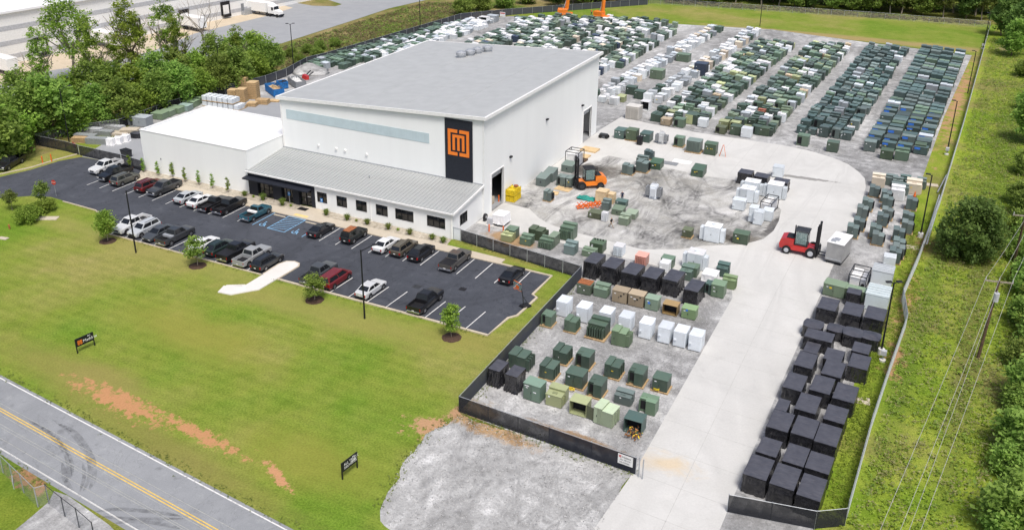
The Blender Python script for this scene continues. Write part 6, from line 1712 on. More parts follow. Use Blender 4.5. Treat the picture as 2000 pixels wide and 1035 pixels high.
# ================================================================= FENCES
def fence(pts, h, label, cat='fence', screen_m='privacy_black', bay=3.0, post_m='galv', name='fence', group=None, rail_r=.03, h_s=None):
    e_ = empty(name, (pts[0][0], pts[0][1], 0)); ox, oy = pts[0]
    pm = {}
    for a, b_ in zip(pts[:-1], pts[1:]):
        a = Vector(a); b_ = Vector(b_); L = (b_ - a).length; n = max(1, round(L / bay)); d = (b_ - a) / n
        for k in range(n):
            p = a + d * k; q = p + d
            po = MB().tube((0,0,0), (0,0,h+.06), .045, .045, 8).build('post', MT[post_m], e_); po.location = (p.x-ox, p.y-oy, 0)
            MB().tube((p.x-ox, p.y-oy, h), (q.x-ox, q.y-oy, h), rail_r, rail_r, 6).build('top_rail', MT[post_m], e_)
            nrm = Vector((-d.y, d.x)).normalized() * .05
            hs = h_s or h
            MB().quad((p.x-ox-nrm.x, p.y-oy-nrm.y, .05), (q.x-ox-nrm.x, q.y-oy-nrm.y, .05), (q.x-ox-nrm.x, q.y-oy-nrm.y, hs-.02), (p.x-ox-nrm.x, p.y-oy-nrm.y, hs-.02)).build('mesh_panel', MT[screen_m], e_)
    p = Vector(pts[-1]); po = MB().tube((0,0,0), (0,0,h+.06), .045, .045, 8).build('post', MT[post_m], e_); po.location = (p.x-ox, p.y-oy, 0)
    tag(e_, label, cat, group)
    return e_
C1, C2, C3 = (-37.72, 65.78), (-26.03,66.04), (-18.9, 64.75)
gmid = ((C1[0]+C3[0])/2 + .6, (C1[1]+C3[1])/2)
fence([C1, gmid], 1.85, 'black screened fence along the front of the transformer yard')
fence([gmid, C3], 1.85, 'black slatted sliding gate with white sign beside the concrete drive', 'gate', 'slats_black', 4.8, name='sliding_gate')
for x, lab in ((-18.55, 'left'), (-18.15, 'right')):
    tag(MB().tube((0,0,0),(0,0,2.15),.06,.06,10).tube((0,0,2.15),(0,0,2.2),.07,.02,10).build('gate_post', MT['galv'], None, False, (x, 64.55 - (x+18.55)*.3, 0)), '%s of the two galvanised gate posts at the drive' % lab, 'post', 'gate posts')
fence([C1, (-37.8, 98.05)], 1.85, 'dark grey screened fence between the lawn and transformer yard', screen_m='privacy_grey')
fence([(-37.8, 98.05), (-57.2, 100.9)], 1.85, 'sheer black screened fence from yard corner to the office wing')
fence([(-57.25, 100.95), (-58.45, 101.0)], 1.9, 'narrow grey gate beside the office wing corner', 'gate', 'chain_dense', 1.3, name='pedestrian_gate')
fence([(-10.3, 63.7), (-3.30,64.98), (-1.08,66.48)], 1.85, 'black screened fence in front of the wrapped loads', screen_m='privacy_black')
fence([(-1.05,67.48), (-0.59,81.34), (0.02,91.59), (0.87,104.03), (-0.09,110.52), (0.91,122.21), (2.63,147.27), (4.76,192.81), (9.31,305.45)], 1.9, 'long pale chain-link fence along the right side of the yard', screen_m='chain_dense', bay=4.0)
fence([(9.31,305.45), (-24.26,303.90), (-62.93,298.03), (-93.11,293.80)], 1.9, 'see-through chain-link fence along the far field', screen_m='chain_link', bay=4.0)
fence([(-92.95,291.72), (-124.54,253.78), (-134.51,238.97), (-136.67,208.27), (-138.75,178.78), (-139.92,172.17), (-137.32,161.32), (-136.97,153.78), (-139.11,143.03)], 2.0, 'dark screened fence along the grassy bank behind the yard', screen_m='privacy_grey', bay=3.5)
fence([(-139.11,143.03), (-140.83,128.64), (-139.81,115.36)], 1.9, 'dark fence behind the stored grey cabinets on the left', screen_m='privacy_black')
fence([(-139.81,115.36), (-145.43,106.77), (-145.84,101.90)], 1.9, 'see-through fence section below the left trees', screen_m='chain_link')
fence([(-145.35,101.51), (-137.83,101.68), (-134.27,101.40)], 1.9, 'black screened fence left of the drive gate, with orange notice', screen_m='privacy_black')
fence([(-133.89,101.30), (-123.79,101.30)], 1.9, 'black slatted gate across the side yard drive', 'gate', 'privacy_black', 4.5, name='sliding_gate')
fence([(-123.44,101.20), (-117.99,100.68)], 1.9, 'black screened fence between the side gate and annex', screen_m='privacy_black')
# bottom-left compound
fence([(-70.95,38.93), (-69.65,39.23), (-65.69,38.30), (-63.03,37.64), (-62.53,38.33)], 2.0, 'chain-link fence with privacy mesh at the bottom left corner', screen_m='chain_link', bay=2.5)
fence([(-62.53,38.33), (-60.01,37.87), (-57.86,37.50), (-55.36,36.95)], 2.0, 'chain-link gate across the side road at the bottom left', 'gate', 'chain_link', 3.0, post_m='steel_dark', name='chain_link_gate')
tag(MB().box(-.5,.5,-.02,.02,.9,1.7).build('notice_board', MT['lightgrey_ceramic'], None, False, (*(-66.12,37.85), 0), R(-35)), 'blank pale notice on the bottom left chain-link fence', 'notice')

# ---------------------------------------------------------------- signs with lettering
def text(parent, body, size, loc, mat, rx=90, rz=0, ext=.004, align='LEFT'):
    cu = bpy.data.curves.new('lettering', 'FONT'); cu.body = body; cu.size = size; cu.extrude = ext; cu.align_x = align
    cu.materials.append(MT[mat])
    tmp = bpy.data.objects.new('tmp', cu); COL.objects.link(tmp)
    dg = bpy.context.evaluated_depsgraph_get(); me = bpy.data.meshes.new_from_object(tmp.evaluated_get(dg))
    bpy.data.objects.remove(tmp)
    o = bpy.data.objects.new('lettering', me); COL.objects.link(o); o.parent = parent
    o.location = loc; o.rotation_euler = (R(rx), 0, R(rz))
    if not me.materials: me.materials.append(MT[mat])
    return o
def logo(parent, x, y, z, s, mat='logo_orange'):
    mb = MB(); t = .13
    def q(u0, u1, v0, v1): mb.box(x+u0*s, x+u1*s, y-.012, y, z+v0*s, z+v1*s)
    q(0,t,0,1); q(t,.44,1-t,1); q(t,.44,0,t); q(1-t,1,0,1); q(.56,1-t,1-t,1); q(.56,1-t,0,t)
    q(.22,.78,.68,.8); q(.22,.34,.2,.68); q(.44,.56,.2,.68); q(.66,.78,.2,.68)
    return mb.build('monogram', MT[mat], parent)
def lawn_sign(a, b_, label, kind):
    a = Vector(a); b_ = Vector(b_); d = b_ - a; L = d.length; rz = math.atan2(d.y, d.x)
    e_ = empty('lawn_sign', (a.x, a.y, 0), rz)
    MB().box(-.05,.05,-.05,.05,0,1.75).build('post', MT['black_paint'], e_); MB().box(L-.05,L+.05,-.05,.05,0,1.75).build('post', MT['black_paint'], e_)
    pn = MB().box(.051,L-.051,-.04,.04,.75,1.75).build('board', MT['black_paint'], e_)
    if kind == 0:
        logo(pn, .2, -.041, .95, .5); text(pn, 'Maddox', .5, (.8, -.045, 1.02), 'sticker_white'); text(pn, '865', .24, (L-.65, -.045, 1.48), 'sticker_white')
    else:
        text(pn, 'ALL TRUCK', .36, (.25, -.045, 1.3), 'sticker_white'); text(pn, 'DELIVERIES', .33, (.25, -.045, .95), 'sticker_white')
        text(pn, '865', .22, (L-.6, -.045, 1.52), 'sticker_white')
        MB().box(L-.75,L-.3,-.052,-.041,1.18,1.25).add([(L-.35,-.052,1.08),(L-.15,-.052,1.215),(L-.35,-.052,1.35)],[(0,1,2)]).build('arrow', MT['sticker_white'], pn)
    tag(e_, label, 'sign', 'black signs on the lawn'); return e_
s1a, s1b = (-80.40,56.12), (-80.05,58.11)
lawn_sign(s1a, s1b, 'black two-post lawn sign with orange logo and white lettering', 0)
s2a, s2b = (-42.04,52.24), (-41.80,54.16)
lawn_sign(s2a, s2b, 'black two-post lawn sign with lines of white text', 1)
# white notice on the sliding gate
gd = Vector(C3) - Vector(gmid); grz = math.atan2(gd.y, gd.x)
q = Vector(C3) - gd.normalized() * 1.75
e_ = empty('gate_sign', (q.x + .05 * gd.normalized().y, q.y - .1, 0), grz)
bd = MB().box(0,1.45,-.02,.02,.72,1.75).build('board', MT['plate_white'], e_)
logo(bd, .1, -.021, 1.42, .22, 'sign_red'); text(bd, 'Maddox', .26, (.42, -.026, 1.43), 'black_paint'); text(bd, 'ALL TRUCK', .2, (.2, -.026, 1.13), 'steel_dark'); text(bd, 'DELIVERIES', .2, (.16, -.026, .86), 'steel_dark')
tag(e_, 'white lettered sign hanging on the sliding gate by the drive', 'sign')
q = (-136.00,102.12); e_ = empty('notice_board', (q[0], q[1]-.1, 0), R(-20)); MB().box(-.75,.75,-.02,.02,.9,1.8).build('board', MT['sign_red'], e_); MB().box(-.7,.7,-.03,-.021,1.15,1.35).build('white_band', MT['plate_white'], e_)
tag(e_, 'orange and white notice on the black fence by the side gate', 'notice')
tag(MB().box(-.3,.3,-.02,.02,.9,1.3).build('notice_board', MT['plate_white'], None, False, (*(-130.65,101.72), 0), R(-20)), 'small white notice on the slatted side gate', 'notice')
# stop sign
q = (-121.52,86.44); e_ = empty('stop_sign', (q[0], q[1], 0), R(12))
MB().tube((0,0,0),(0,0,2.6),.03,.03,8).build('post', MT['galv'], e_)
pl = MB().loft([[(math.cos(R(22.5+45*i))*.42, -.05, 2.3+math.sin(R(22.5+45*i))*.42) for i in range(8)], [(math.cos(R(22.5+45*i))*.42, -.03, 2.3+math.sin(R(22.5+45*i))*.42) for i in range(8)]]).build('plate', MT['sign_red'], e_)
text(pl, 'STOP', .3, (0, -.055, 2.2), 'plate_white', align='CENTER')
tag(e_, 'red octagonal stop sign at the drive exit', 'sign')
for q, lab in (((-87.35,100.85), 'blue accessible-parking sign left of the entrance door'), ((-81.31,101.02), 'blue accessible-parking sign right of the entrance door')):
    e_ = empty('parking_sign', (q[0], q[1], 0), R(8)); MB().tube((0,0,0),(0,0,1.7),.03,.03,8).build('post', MT['lightgrey_ceramic'], e_)
    p_ = MB().box(-.2,.2,-.05,-.03,1.35,1.95).build('plate', MT['sign_blue'], e_); MB().tube((0,-.052,1.7),(0,-.05,1.7),.1,.1,10).build('symbol', MT['plate_white'], p_)
    tag(e_, lab, 'sign', 'accessible parking signs')

# ---------------------------------------------------------------- lamp posts
def lamp(q, h, label, heads=1, rz=0, base=False, arm=1.5):
    e_ = empty('lamp_post', (q[0], q[1], 0), R(rz))
    MB().tube((0,0,0),(0,0,h),.11,.08,10).build('pole', MT['black_paint'], e_)
    if base: MB().tube((0,0,0),(0,0,.75),.38,.36,16).build('footing', MT['white_concrete'], e_)
    for k in range(heads):
        a = R(180 * k); c, s = math.cos(a), math.sin(a)
        MB().beam((c*.05, s*.05, h-.15), (c*arm, s*arm, h+.35*arm/1.5), .07, .07).build('arm', MT['black_paint'], e_)
        MB().cbox(min(c*(arm-.1),c*(arm+.55))-.001, max(c*(arm-.1),c*(arm+.55)), -.2, .2, h+.35*arm/1.5-.05, h+.35*arm/1.5+.07, .03).build('lamp_head', MT['black_paint'], e_)
    tag(e_, label, 'lamp post', 'black lamp posts'); return e_
lamp((-94.62,77.41), 9.1, 'black lamp post on the lawn in front of the left cars', 1, 70)
lamp((-56.77,76.84), 9.0, 'black lamp post on the lawn behind the white sedan', 1, 50)
lamp((-1.12,96.48), 9.0, 'black lamp post beside the wrapped loads at the right fence', 2, 30, True, .35)
lamp((0.72,132.48), 9.6, 'black lamp post on round footing beside the right cluster', 1, 180, True, .3)
lamp((2.65,175.47), 9.6, 'black lamp post near the rightmost storage block, nearer one', 1, 180, False, .3)
lamp((5.07,221.28), 9.6, 'black lamp post near the rightmost storage block, farther one', 1, 180, False, .3)
lamp((7.77,272.96), 9.6, 'black lamp post at the far right fence corner', 1, 180, False, .3)
lamp((-139.85,167.05), 11, 'black lamp post on the bank behind the blue skips', 2, 40, False, .5)
lamp((-135.50,217.35), 11, 'black lamp post on the bank behind the long left row', 2, 40, False, .5)
lamp((-52.22,274.01), 10, 'black lamp post at the edge of the far field', 1, 90)
lamp((-143.58,146.77), 10, 'black lamp post among the trees behind the white totes', 1, 90)
lamp((-141.82,105.49), 10, 'black lamp post behind the side gate on the left', 1, 60)
# ---------------------------------------------------------------- utility poles and wires
def upole(q, top, h, label, trans=False):
    e_ = empty('utility_pole', (q[0], q[1], 0)); t = (top[0]-q[0], top[1]-q[1])
    MB().tube((0,0,0),(t[0],t[1],h),.19,.13,10).build('pole', MT['pole_wood'], e_)
    MB().beam((t[0]-1.4, t[1]-.3, h-.15), (t[0]+1.4, t[1]+.3, h-.15), .12, .14).build('crossarm', MT['bark_grey'], e_)
    for k in (-1.3, 0, 1.3): MB().tube((t[0]+k, t[1]+k*.2, h-.1),(t[0]+k, t[1]+k*.2, h+.25),.06,.05,8).build('insulator', MT['lightgrey_ceramic'], e_)
    if trans: MB().tube((t[0]*.85+.1, t[1]*.85-.35, h-2.3),(t[0]*.85+.1, t[1]*.85-.35, h-1.3),.28,.28,12).build('pole_transformer', MT['lightgrey_ceramic'], e_); MB().tube((t[0]*.85+.1, t[1]*.85-.35, h-1.3),(t[0]*.85+.1, t[1]*.85-.35, h-1.05),.06,.04,8).build('bushing', MT['lightgrey_ceramic'], e_)
    tag(e_, label, 'utility pole', 'wooden utility poles'); return e_
pa = (8.64,100.53); pta = (8.98,101.10)
upole(pa, pta, 9.5, 'wooden utility pole with crossarm and grey transformer in the meadow', True)
pb = (12.31,125.56); ptb = (12.05,122.75)
upole(pb, ptb, 9.5, 'wooden utility pole at the right frame edge')
def wire(pts, label, sag=.6, group='overhead wires', r_=.018):
    P = []
    for a, b_ in zip(pts[:-1], pts[1:]):
        a = Vector(a); b_ = Vector(b_)
        for k in range(8):
            t = k / 8; p = a.lerp(b_, t); p.z -= sag * 4 * t * (1 - t); P.append(p)
    P.append(Vector(pts[-1]))
    tag(MB().path(P, r_, 5).build('overhead_wire', MT['wire'] if 'wire' in MT else plain('wire', (0.40, 0.40, 0.36), 0.5), None), label, 'wire', group)
for k, (o1, far, near) in enumerate((((-1.3,-.26), (12.46,123.62), (1.31,55.25)), ((0,0), (13.01,122.99), (2.57,55.89)), ((1.3,.26), (13.84,122.51), (3.84,56.53)))):
    wire([(far[0], far[1], 9.6), (pta[0]+o1[0], pta[1]+o1[1], 9.75), (near[0], near[1], 9.3)], '%s wire of the meadow power line' % ('left', 'middle', 'right')[k], .25)
wire([(pta[0], pta[1], 7.6), (*(3.23,58.41), 7.4)], 'lowest wire of the meadow power line', .2)
for k, (a, b_) in enumerate((((-67.69,38.92), (-38.64,36.28)), ((-66.25,37.88), (-40.41,35.39)), ((-65.49,37.26), (-41.76,35.07)), ((-65.38,37.14), (-42.24,35.08)), ((-64.63,36.51), (-44.40,34.47)), ((-63.98,35.95), (-45.99,34.16)))):
    z = (8.5,8.5,8.2,8.0,7.6,7.2)[k]
    wire([(a[0], a[1], z), (b_[0], b_[1], z)], '%s overhead wire from the top, crossing above the county road' % nth(k+1), 0.0, 'wires over the road', .014)
# ================================================================= VEGETATION
def leaf_mesh(name, centers, per, spread, size, seed, mat, flat=0.8):
    """many small leaf faces scattered round clump centres; every face has its own tint"""
    g = np.random.default_rng(seed)
    C = np.repeat(np.array(centers, dtype=np.float64), per, axis=0)
    n = len(C)
    sp = np.repeat(np.asarray(spread if np.ndim(spread) else [spread]*len(centers), dtype=np.float64), per)
    off = g.normal(0, 1, (n, 3)); off *= (sp * .55)[:, None]; off[:, 2] *= .75
    C = C + off
    nr = g.normal(0, 1, (n, 3)); nr[:, 2] = np.abs(nr[:, 2]) * (1 + flat) + .25; nr /= np.linalg.norm(nr, axis=1)[:, None]
    t = g.normal(0, 1, (n, 3)); t -= (t * nr).sum(1)[:, None] * nr; t /= np.linalg.norm(t, axis=1)[:, None]
    b_ = np.cross(nr, t)
    s = size * g.uniform(.55, 1.35, n)
    a = (t * s[:, None]); c = (b_ * (s * g.uniform(.5, .9, n))[:, None])
    V_ = np.stack([C - a, C - c * .8, C + a, C + c * .8], axis=1).reshape(-1, 3)
    me = bpy.data.meshes.new(name)
    me.vertices.add(4 * n); me.vertices.foreach_set('co', V_.astype(np.float32).ravel())
    me.loops.add(4 * n); me.loops.foreach_set('vertex_index', np.arange(4 * n, dtype=np.int32))
    me.polygons.add(n); me.polygons.foreach_set('loop_start', np.arange(0, 4 * n, 4, dtype=np.int32))
    me.update(calc_edges=True)
    clump = np.repeat(g.uniform(0, 1, len(centers)), per)
    tint = np.clip(.55 * clump + .45 * g.uniform(0, 1, n), 0, 1)
    at_ = me.attributes.new('tint', 'FLOAT', 'FACE'); at_.data.foreach_set('value', tint.astype(np.float32))
    me.materials.append(MT[mat])
    return me
def crown_centers(rx, ry, rz, z0, n, seed, hollow=.45, lean=0):
    g = random.Random(seed); out = []
    while len(out) < n:
        x, y, z = g.uniform(-1,1), g.uniform(-1,1), g.uniform(-1,1)
        q = x*x + y*y + z*z
        if q > 1 or q < hollow * hollow: continue
        k = 1 + .28 * mnoise.noise((x*1.8 + seed, y*1.8, z*1.8))
        taper = 1 - .35 * max(0, z)
        out.append((x * rx * k * taper + lean * z, y * ry * k * taper, z0 + rz * (1 + z * k)))
    return out
def limb(mb, p, d, L, r_, depth, g):
    n = 3; q = Vector(p); d = Vector(d).normalized(); rr = r_
    for k in range(n):
        d2 = (d + Vector((g.uniform(-.2,.2), g.uniform(-.2,.2), g.uniform(-.05,.2)))).normalized()
        e_ = q + d2 * (L / n); r2 = rr * .78
        mb.tube(q, e_, rr, r2, 6, False); q = e_; d = d2; rr = r2
    if depth > 0:
        for k in range(3):
            a = g.uniform(0, 2*PI)
            limb(mb, q, d * 1.0 + Vector((math.cos(a)*.8, math.sin(a)*.8, .15)), L * .62, rr * .8, depth - 1, g)
TREES = {}
def tree_tree(key, h, rx, ry, z0, clumps, per, size, leafm, bark='bark', depth=2, hollow=.4, seed=1, spread=None, trunk_r=None):
    if key in TREES: return TREES[key]
    g = random.Random(seed)
    rz = (h - z0) / 2
    cs = crown_centers(rx, ry, rz, z0, clumps, seed, hollow)
    cm = leaf_mesh('crown', cs, per, spread or rx * .28, size, seed, leafm)
    mb = MB()
    tr_ = trunk_r or h * .018
    zt_ = z0 + rz * .6
    limb(mb, (0,0,0), (g.uniform(-.06,.06), g.uniform(-.06,.06), 1), zt_, tr_, 0, g)
    for k in range(5 + 2 * depth):
        a = g.uniform(0, 2*PI); zz = zt_ * g.uniform(.55, 1.0)
        limb(mb, (0,0,zz), (math.cos(a), math.sin(a), g.uniform(.6,1.4)), rz * g.uniform(.45,.75), tr_ * .5, depth - 1, g)
    root = bpy.data.objects.new('tree', None); root.empty_display_size = .3
    TREES[key] = (root, [(bpy.data.objects.new('trunk', mb.mesh('trunk', MT[bark])), []), (bpy.data.objects.new('crown', cm), [])])
    return TREES[key]
def tree(key, loc, label, rz=0, sc=1, name='tree', cat='tree', group=None, z=0):
    o = copy_tree(TREES[key], (loc[0], loc[1], z), R(rz), (sc, sc, sc) if np.ndim(sc) == 0 else sc)
    o.name = name; tag(o, label, cat, group); return o
tree_tree('lot', 4.6, 1.45, 1.45, 1.0, 70, 34, .16, 'leaf_bright', 'bark_grey', 1, .3, 11, .45, .06)
tree_tree('lot2', 4.4, 1.3, 1.2, .9, 46, 30, .15, 'leaf_mid', 'bark_grey', 1, .25, 12, .40, .06)
tree_tree('tall_a', 21, 5.2, 4.8, 4.5, 95, 60, .27, 'leaf_bright', 'bark_grey', 2, .35, 21, 1.15)
tree_tree('tall_b', 19, 2.7, 2.7, 3.0, 64, 60, .25, 'leaf_bright', 'bark_grey', 2, .2, 22, .8)
tree_tree('tall_c', 20, 3.9, 3.6, 2.5, 100, 70, .26, 'leaf_yellow', 'bark', 2, .2, 23, .95)
tree_tree('bush_a', 6.5, 3.0, 2.8, .2, 70, 70, .24, 'leaf_mid', 'bark', 1, .3, 31, .8)
tree_tree('bush_b', 5.5, 2.7, 2.9, .1, 66, 70, .23, 'leaf_bright', 'bark', 1, .3, 32, .75)
tree_tree('bush_c', 8.0, 3.0, 3.0, .3, 80, 70, .22, 'leaf_mid', 'bark', 1, .3, 33, .85)
tree_tree('wood_a', 16, 4.4, 4.2, 1.0, 75, 60, .42, 'leaf_dark', 'bark', 1, .35, 41, 1.3)
tree_tree('wood_b', 13, 4.0, 4.4, .5, 70, 60, .40, 'leaf_mid', 'bark', 1, .35, 42, 1.25)
tree_tree('wood_c', 18, 3.8, 4.0, 3.0, 70, 60, .42, 'leaf_olive', 'bark_grey', 1, .3, 43, 1.2)
tree_tree('myrtle', 3.3, 1.0, 1.0, .9, 46, 40, .12, 'leaf_olive', 'bark_grey', 1, .25, 51, .32, .05)
tree_tree('shrub', 1.7, 1.4, 1.3, .0, 50, 50, .11, 'leaf_bright', 'bark', 1, .3, 52, .36, .05)
tree_tree('round', 7.6, 4.3, 4.3, -.4, 170, 80, .22, 'leaf_dark', 'bark', 1, .5, 53, .75)
tree_tree('column', 2.9, .30, .30, .1, 26, 26, .09, 'leaf_bright', 'bark', 1, .0, 54, .16, .03)
tree_tree('hedge', 4.2, 2.6, 2.4, -.2, 60, 70, .20, 'leaf_mid', 'bark', 1, .3, 55, .7)
# four young trees along the lot, each in a ring of mulch
def mulched(key, q, lab, rz, sc, pos):
    o = tree(key, q, lab, rz, sc, 'young_tree', group='young trees along the parking lot')
    mu = MB(); mu.loft([[(math.cos(2*PI*i/20)*1.15*(1+.06*math.sin(i*3.1)), math.sin(2*PI*i/20)*1.15*(1+.06*math.cos(i*2.3)), .005) for i in range(20)], [(math.cos(2*PI*i/20)*.7, math.sin(2*PI*i/20)*.7, .1) for i in range(20)]])
    m_ = mu.build('mulch_ring', MT['mulch'], o); m_.scale = (1/np.atleast_1d(sc)[0],)*3
mulched('lot', (-101.01,78.31), 'young bright green tree on the lawn, leftmost along the lot', 0, 1.0, 1)
mulched('lot2', (-84.36,78.28), 'young sparse tree on the lawn beside the black pickup, second along the lot', 40, (1.1,1.1,1.0), 2)
mulched('lot2', (-64.83,77.77), 'young tree on the lawn before the red minivan, third along the lot', 150, (1.05,1.05,.85), 3)
mulched('lot', (-45.47,77.79), 'young narrow tree on the lawn, rightmost along the lot', 200, (.72,.72,.95), 4)
tree('myrtle', (-122.50,79.54), 'multi-stemmed small tree left of the shrub bed', 0, 1.0, group='small trees at the shrub bed')
tree('myrtle', (-120.08,83.07), 'multi-stemmed small tree behind the shrub bed', 80, 1.15, group='small trees at the shrub bed')
for k, (q, s) in enumerate((((-116.68,77.69), 1.35), ((-117.84,79.77), 1.1), ((-117.75,81.46), 1.15))):
    tree('shrub', q, 'rounded evergreen shrub in the lawn bed, %s' % ('nearest', 'middle', 'farthest')[k], k * 70, s, 'shrub', 'shrub', 'shrubs in the lawn bed')
pd = MB().box(-1.6,1.6,-.6,.6,0,.12).build('concrete_pad', MT['sidewalk'], None, False, (*(-115.22,79.78), 0), R(28)); tag(pd, 'small concrete pad beside the shrub bed', 'pad')
# columnar saplings along the annex
for k, q in enumerate(((-120.65,100.23), (-117.55,100.26), (-114.19,100.17), (-111.65,100.83), (-108.10,100.05), (-105.16,100.10), (-102.12,99.97), (-98.79,99.85))):
    tree('column', q, 'slim sapling against the annex wall, %s from the left' % nth(k+1), k * 47, 1.0, 'sapling', 'sapling', 'saplings along the annex', .05)
# ornamental grasses in the stone bed
def grass_clump(r_, h, n, seed, mat):
    g = np.random.default_rng(seed); V_ = []; F_ = []
    mb = MB()
    for k in range(n):
        a = g.uniform(0, 2*PI); rr = g.uniform(.2, 1) * r_; hh = h * g.uniform(.6, 1.1); b0 = g.uniform(0, .25) * r_
        c, s = math.cos(a), math.sin(a); w = .03
        p0 = (c*b0, s*b0, 0); p1 = (c*rr*.6, s*rr*.6, hh*.8); p2 = (c*rr*1.1, s*rr*1.1, hh*(.75 if rr > .5*r_ else 1))
        t = (-s*w, c*w)
        mb.add([(p0[0]-t[0],p0[1]-t[1],0),(p0[0]+t[0],p0[1]+t[1],0),(p1[0]+t[0],p1[1]+t[1],p1[2]),(p1[0]-t[0],p1[1]-t[1],p1[2]),p2], [(0,1,2,3),(3,2,4)])
    me = mb.mesh('ornamental_grass', MT[mat])
    at_ = me.attributes.new('tint', 'FLOAT', 'FACE'); at_.data.foreach_set('value', g.uniform(0,1,len(me.polygons)).astype(np.float32))
    return me
gm = grass_clump(.75, 1.05, 170, 1, 'leaf_olive'); gs = grass_clump(.35, .4, 80, 2, 'leaf_yellow')
for k, q in enumerate(((-95.57,100.00), (-91.78,99.88), (-87.79,99.63), (-79.59,99.69), (-75.68,99.56), (-72.18,99.69), (-68.50,99.64), (-64.79,99.55), (-61.11,99.59), (-59.13,99.31))):
    o = link('ornamental_grass', gm, None, (q[0], q[1], .05), k * 1.3); o.scale = (1, 1, (.8, 1.2, 1.25, 1, 1, .9, 1, .9, .8, .9)[k])
    tag(o, 'clump of ornamental grass before the office wing, %s from the left' % nth(k+1), 'ornamental grass', 'ornamental grasses before the office')
for k, q in enumerate(((-93.89,100.10), (-86.40,99.90), (-74.20,99.80), (-67.02,99.90))):
    o = link('low_shrub', gs, None, (q[0], q[1], .05), k); tag(o, 'small yellow-green shrub in the stone bed, %s from the left' % nth(k+1), 'shrub', 'small shrubs in the stone bed')
# big trees top left
for q, key, sc, rz, lab in (((-175.31,134.63), 'tall_a', 1.0, 20, 'tall open tree with pale trunk at the top left'), ((-160.68,128.29), 'tall_b', .95, 0, 'slender tall tree right of the open pale-trunked one'),
    ((-161.58,139.05), 'tall_c', 1.0, 60, 'tall yellow-green tree in the middle of the left tree line'), ((-163.95,151.79), 'tall_b', 1.05, 120, 'tall green tree right of the yellow-green one'),
    ((-172.34,124.75), 'tall_b', .8, 300, 'tall leafy tree left of the open pale-trunked one'), ((-158.30,149.99), 'tall_b', .8, 250, 'tall green tree just left of the leafless grey one'), ((-161.12,133.54), 'tall_b', .7, 90, 'slender tree between the two tallest left trees'),
    ((-148.79,158.34), 'tall_b', .62, 200, 'small slender tree at the right end of the left tree line')):
    tree(key, q, lab, rz, sc, group='tall trees of the left tree line')
# bare tree
mb = MB(); g9 = random.Random(9); limb(mb, (0,0,0), (0,0,1), 6, .16, 0, g9)
for k in range(9):
    a = k * .8; limb(mb, (0,0,3.2 + k*.35), (math.cos(a), math.sin(a), .9), 3.6, .09, 2, g9)
e_ = empty('bare_tree', (-160.66,160.34)); t_ = mb.build('trunk', MT['bark_grey'], e_); t_.scale = (1.25,1.25,1.5); tag(e_, 'leafless grey tree right of the tall trees', 'tree')
FR = [(-143.65,92.01), (-145.19,96.56), (-148.17,102.64), (-146.67,106.12), (-144.97,109.78), (-144.26,114.45), (-142.89,118.13), (-142.82,122.77), (-141.92,127.24), (-141.83,132.71), (-140.87,137.57), (-140.94,143.44), (-140.32,148.53), (-141.08,155.11), (-141.05,160.37)]
for k, q in enumerate(FR):
    tree(('bush_a','bush_b','bush_c')[k % 3 if k > 1 else k], q, 'leafy green tree just behind the left fence, %s from the left' % nth(k+1), k * 53, (1.35, 1.2, 1.05)[k % 3] * (1.3 if k < 4 else 1), 'bushy_tree', group='bushy trees behind the left fence')
BR = [(-156.57,102.93), (-161.30,111.39), (-156.48,112.80), (-155.85,117.01), (-154.45,121.38), (-153.57,126.01), (-151.05,129.06), (-150.59,134.60), (-149.79,139.63), (-148.33,144.22), (-150.64,153.07), (-150.44,159.65), (-150.77,166.29)]
for k, q in enumerate(BR):
    tree(('bush_b','bush_c','bush_a')[k % 3], q, 'leafy green tree in the second rank of the left tree line, %s from the left' % nth(k+1), k * 67, (1.5, 1.25, 1.35)[k % 3], 'bushy_tree', group='second rank of the left tree line')
# bank shrubs
for k, q in enumerate(((-149.30,173.05), (-148.61,177.13), (-147.69,182.09), (-147.31,186.90), (-145.97,191.71), (-142.53,172.52), (-142.99,180.19))):
    tree('hedge', q, 'low green shrub on the bank above the long left row, %s from the left' % nth(k+1), k * 40, .62, 'shrub', 'shrub', 'shrubs on the bank')
# wood along the back
r9 = random.Random(99); kk = 0
W0 = [(-141.07,252.35), (-137.38,264.66), (-131.86,276.42), (-123.67,285.53)]
for i in range(27):
    t = i / 26
    x = -118 + t * 148 + r9.uniform(-2, 2)
    for rk, (yo, kx) in enumerate(((0, 0), (8, 2.5), (17, -2))):
        y = np.interp(x, [-118, -92, -60, 12, 30], [276, 303, 310, 319, 318]) + yo + r9.uniform(-2, 2)
        kk += 1
        tree(('wood_a','wood_b','wood_c')[r9.randrange(3)], (x + kx, y), 'tree of the wood behind the far field, %s rank, %s from the left' % (('front','middle','back')[rk], nth(i+1)), r9.uniform(0, 360), r9.uniform(.8, 1.15) * (.75 if rk == 0 else 1), 'woodland_tree', group='wood behind the far field')
for k, q in enumerate(((-137.76,246.41), (-136.10,255.13), (-132.08,263.46), (-128.72,273.80), (-123.63,283.29), (-115.26,290.26), (-107.47,299.27))):
    tree('hedge', q, 'bright shrub at the foot of the back wood, %s from the left' % nth(k+1), k * 50, 1.3, 'shrub', 'shrub', 'shrubs at the foot of the back wood')
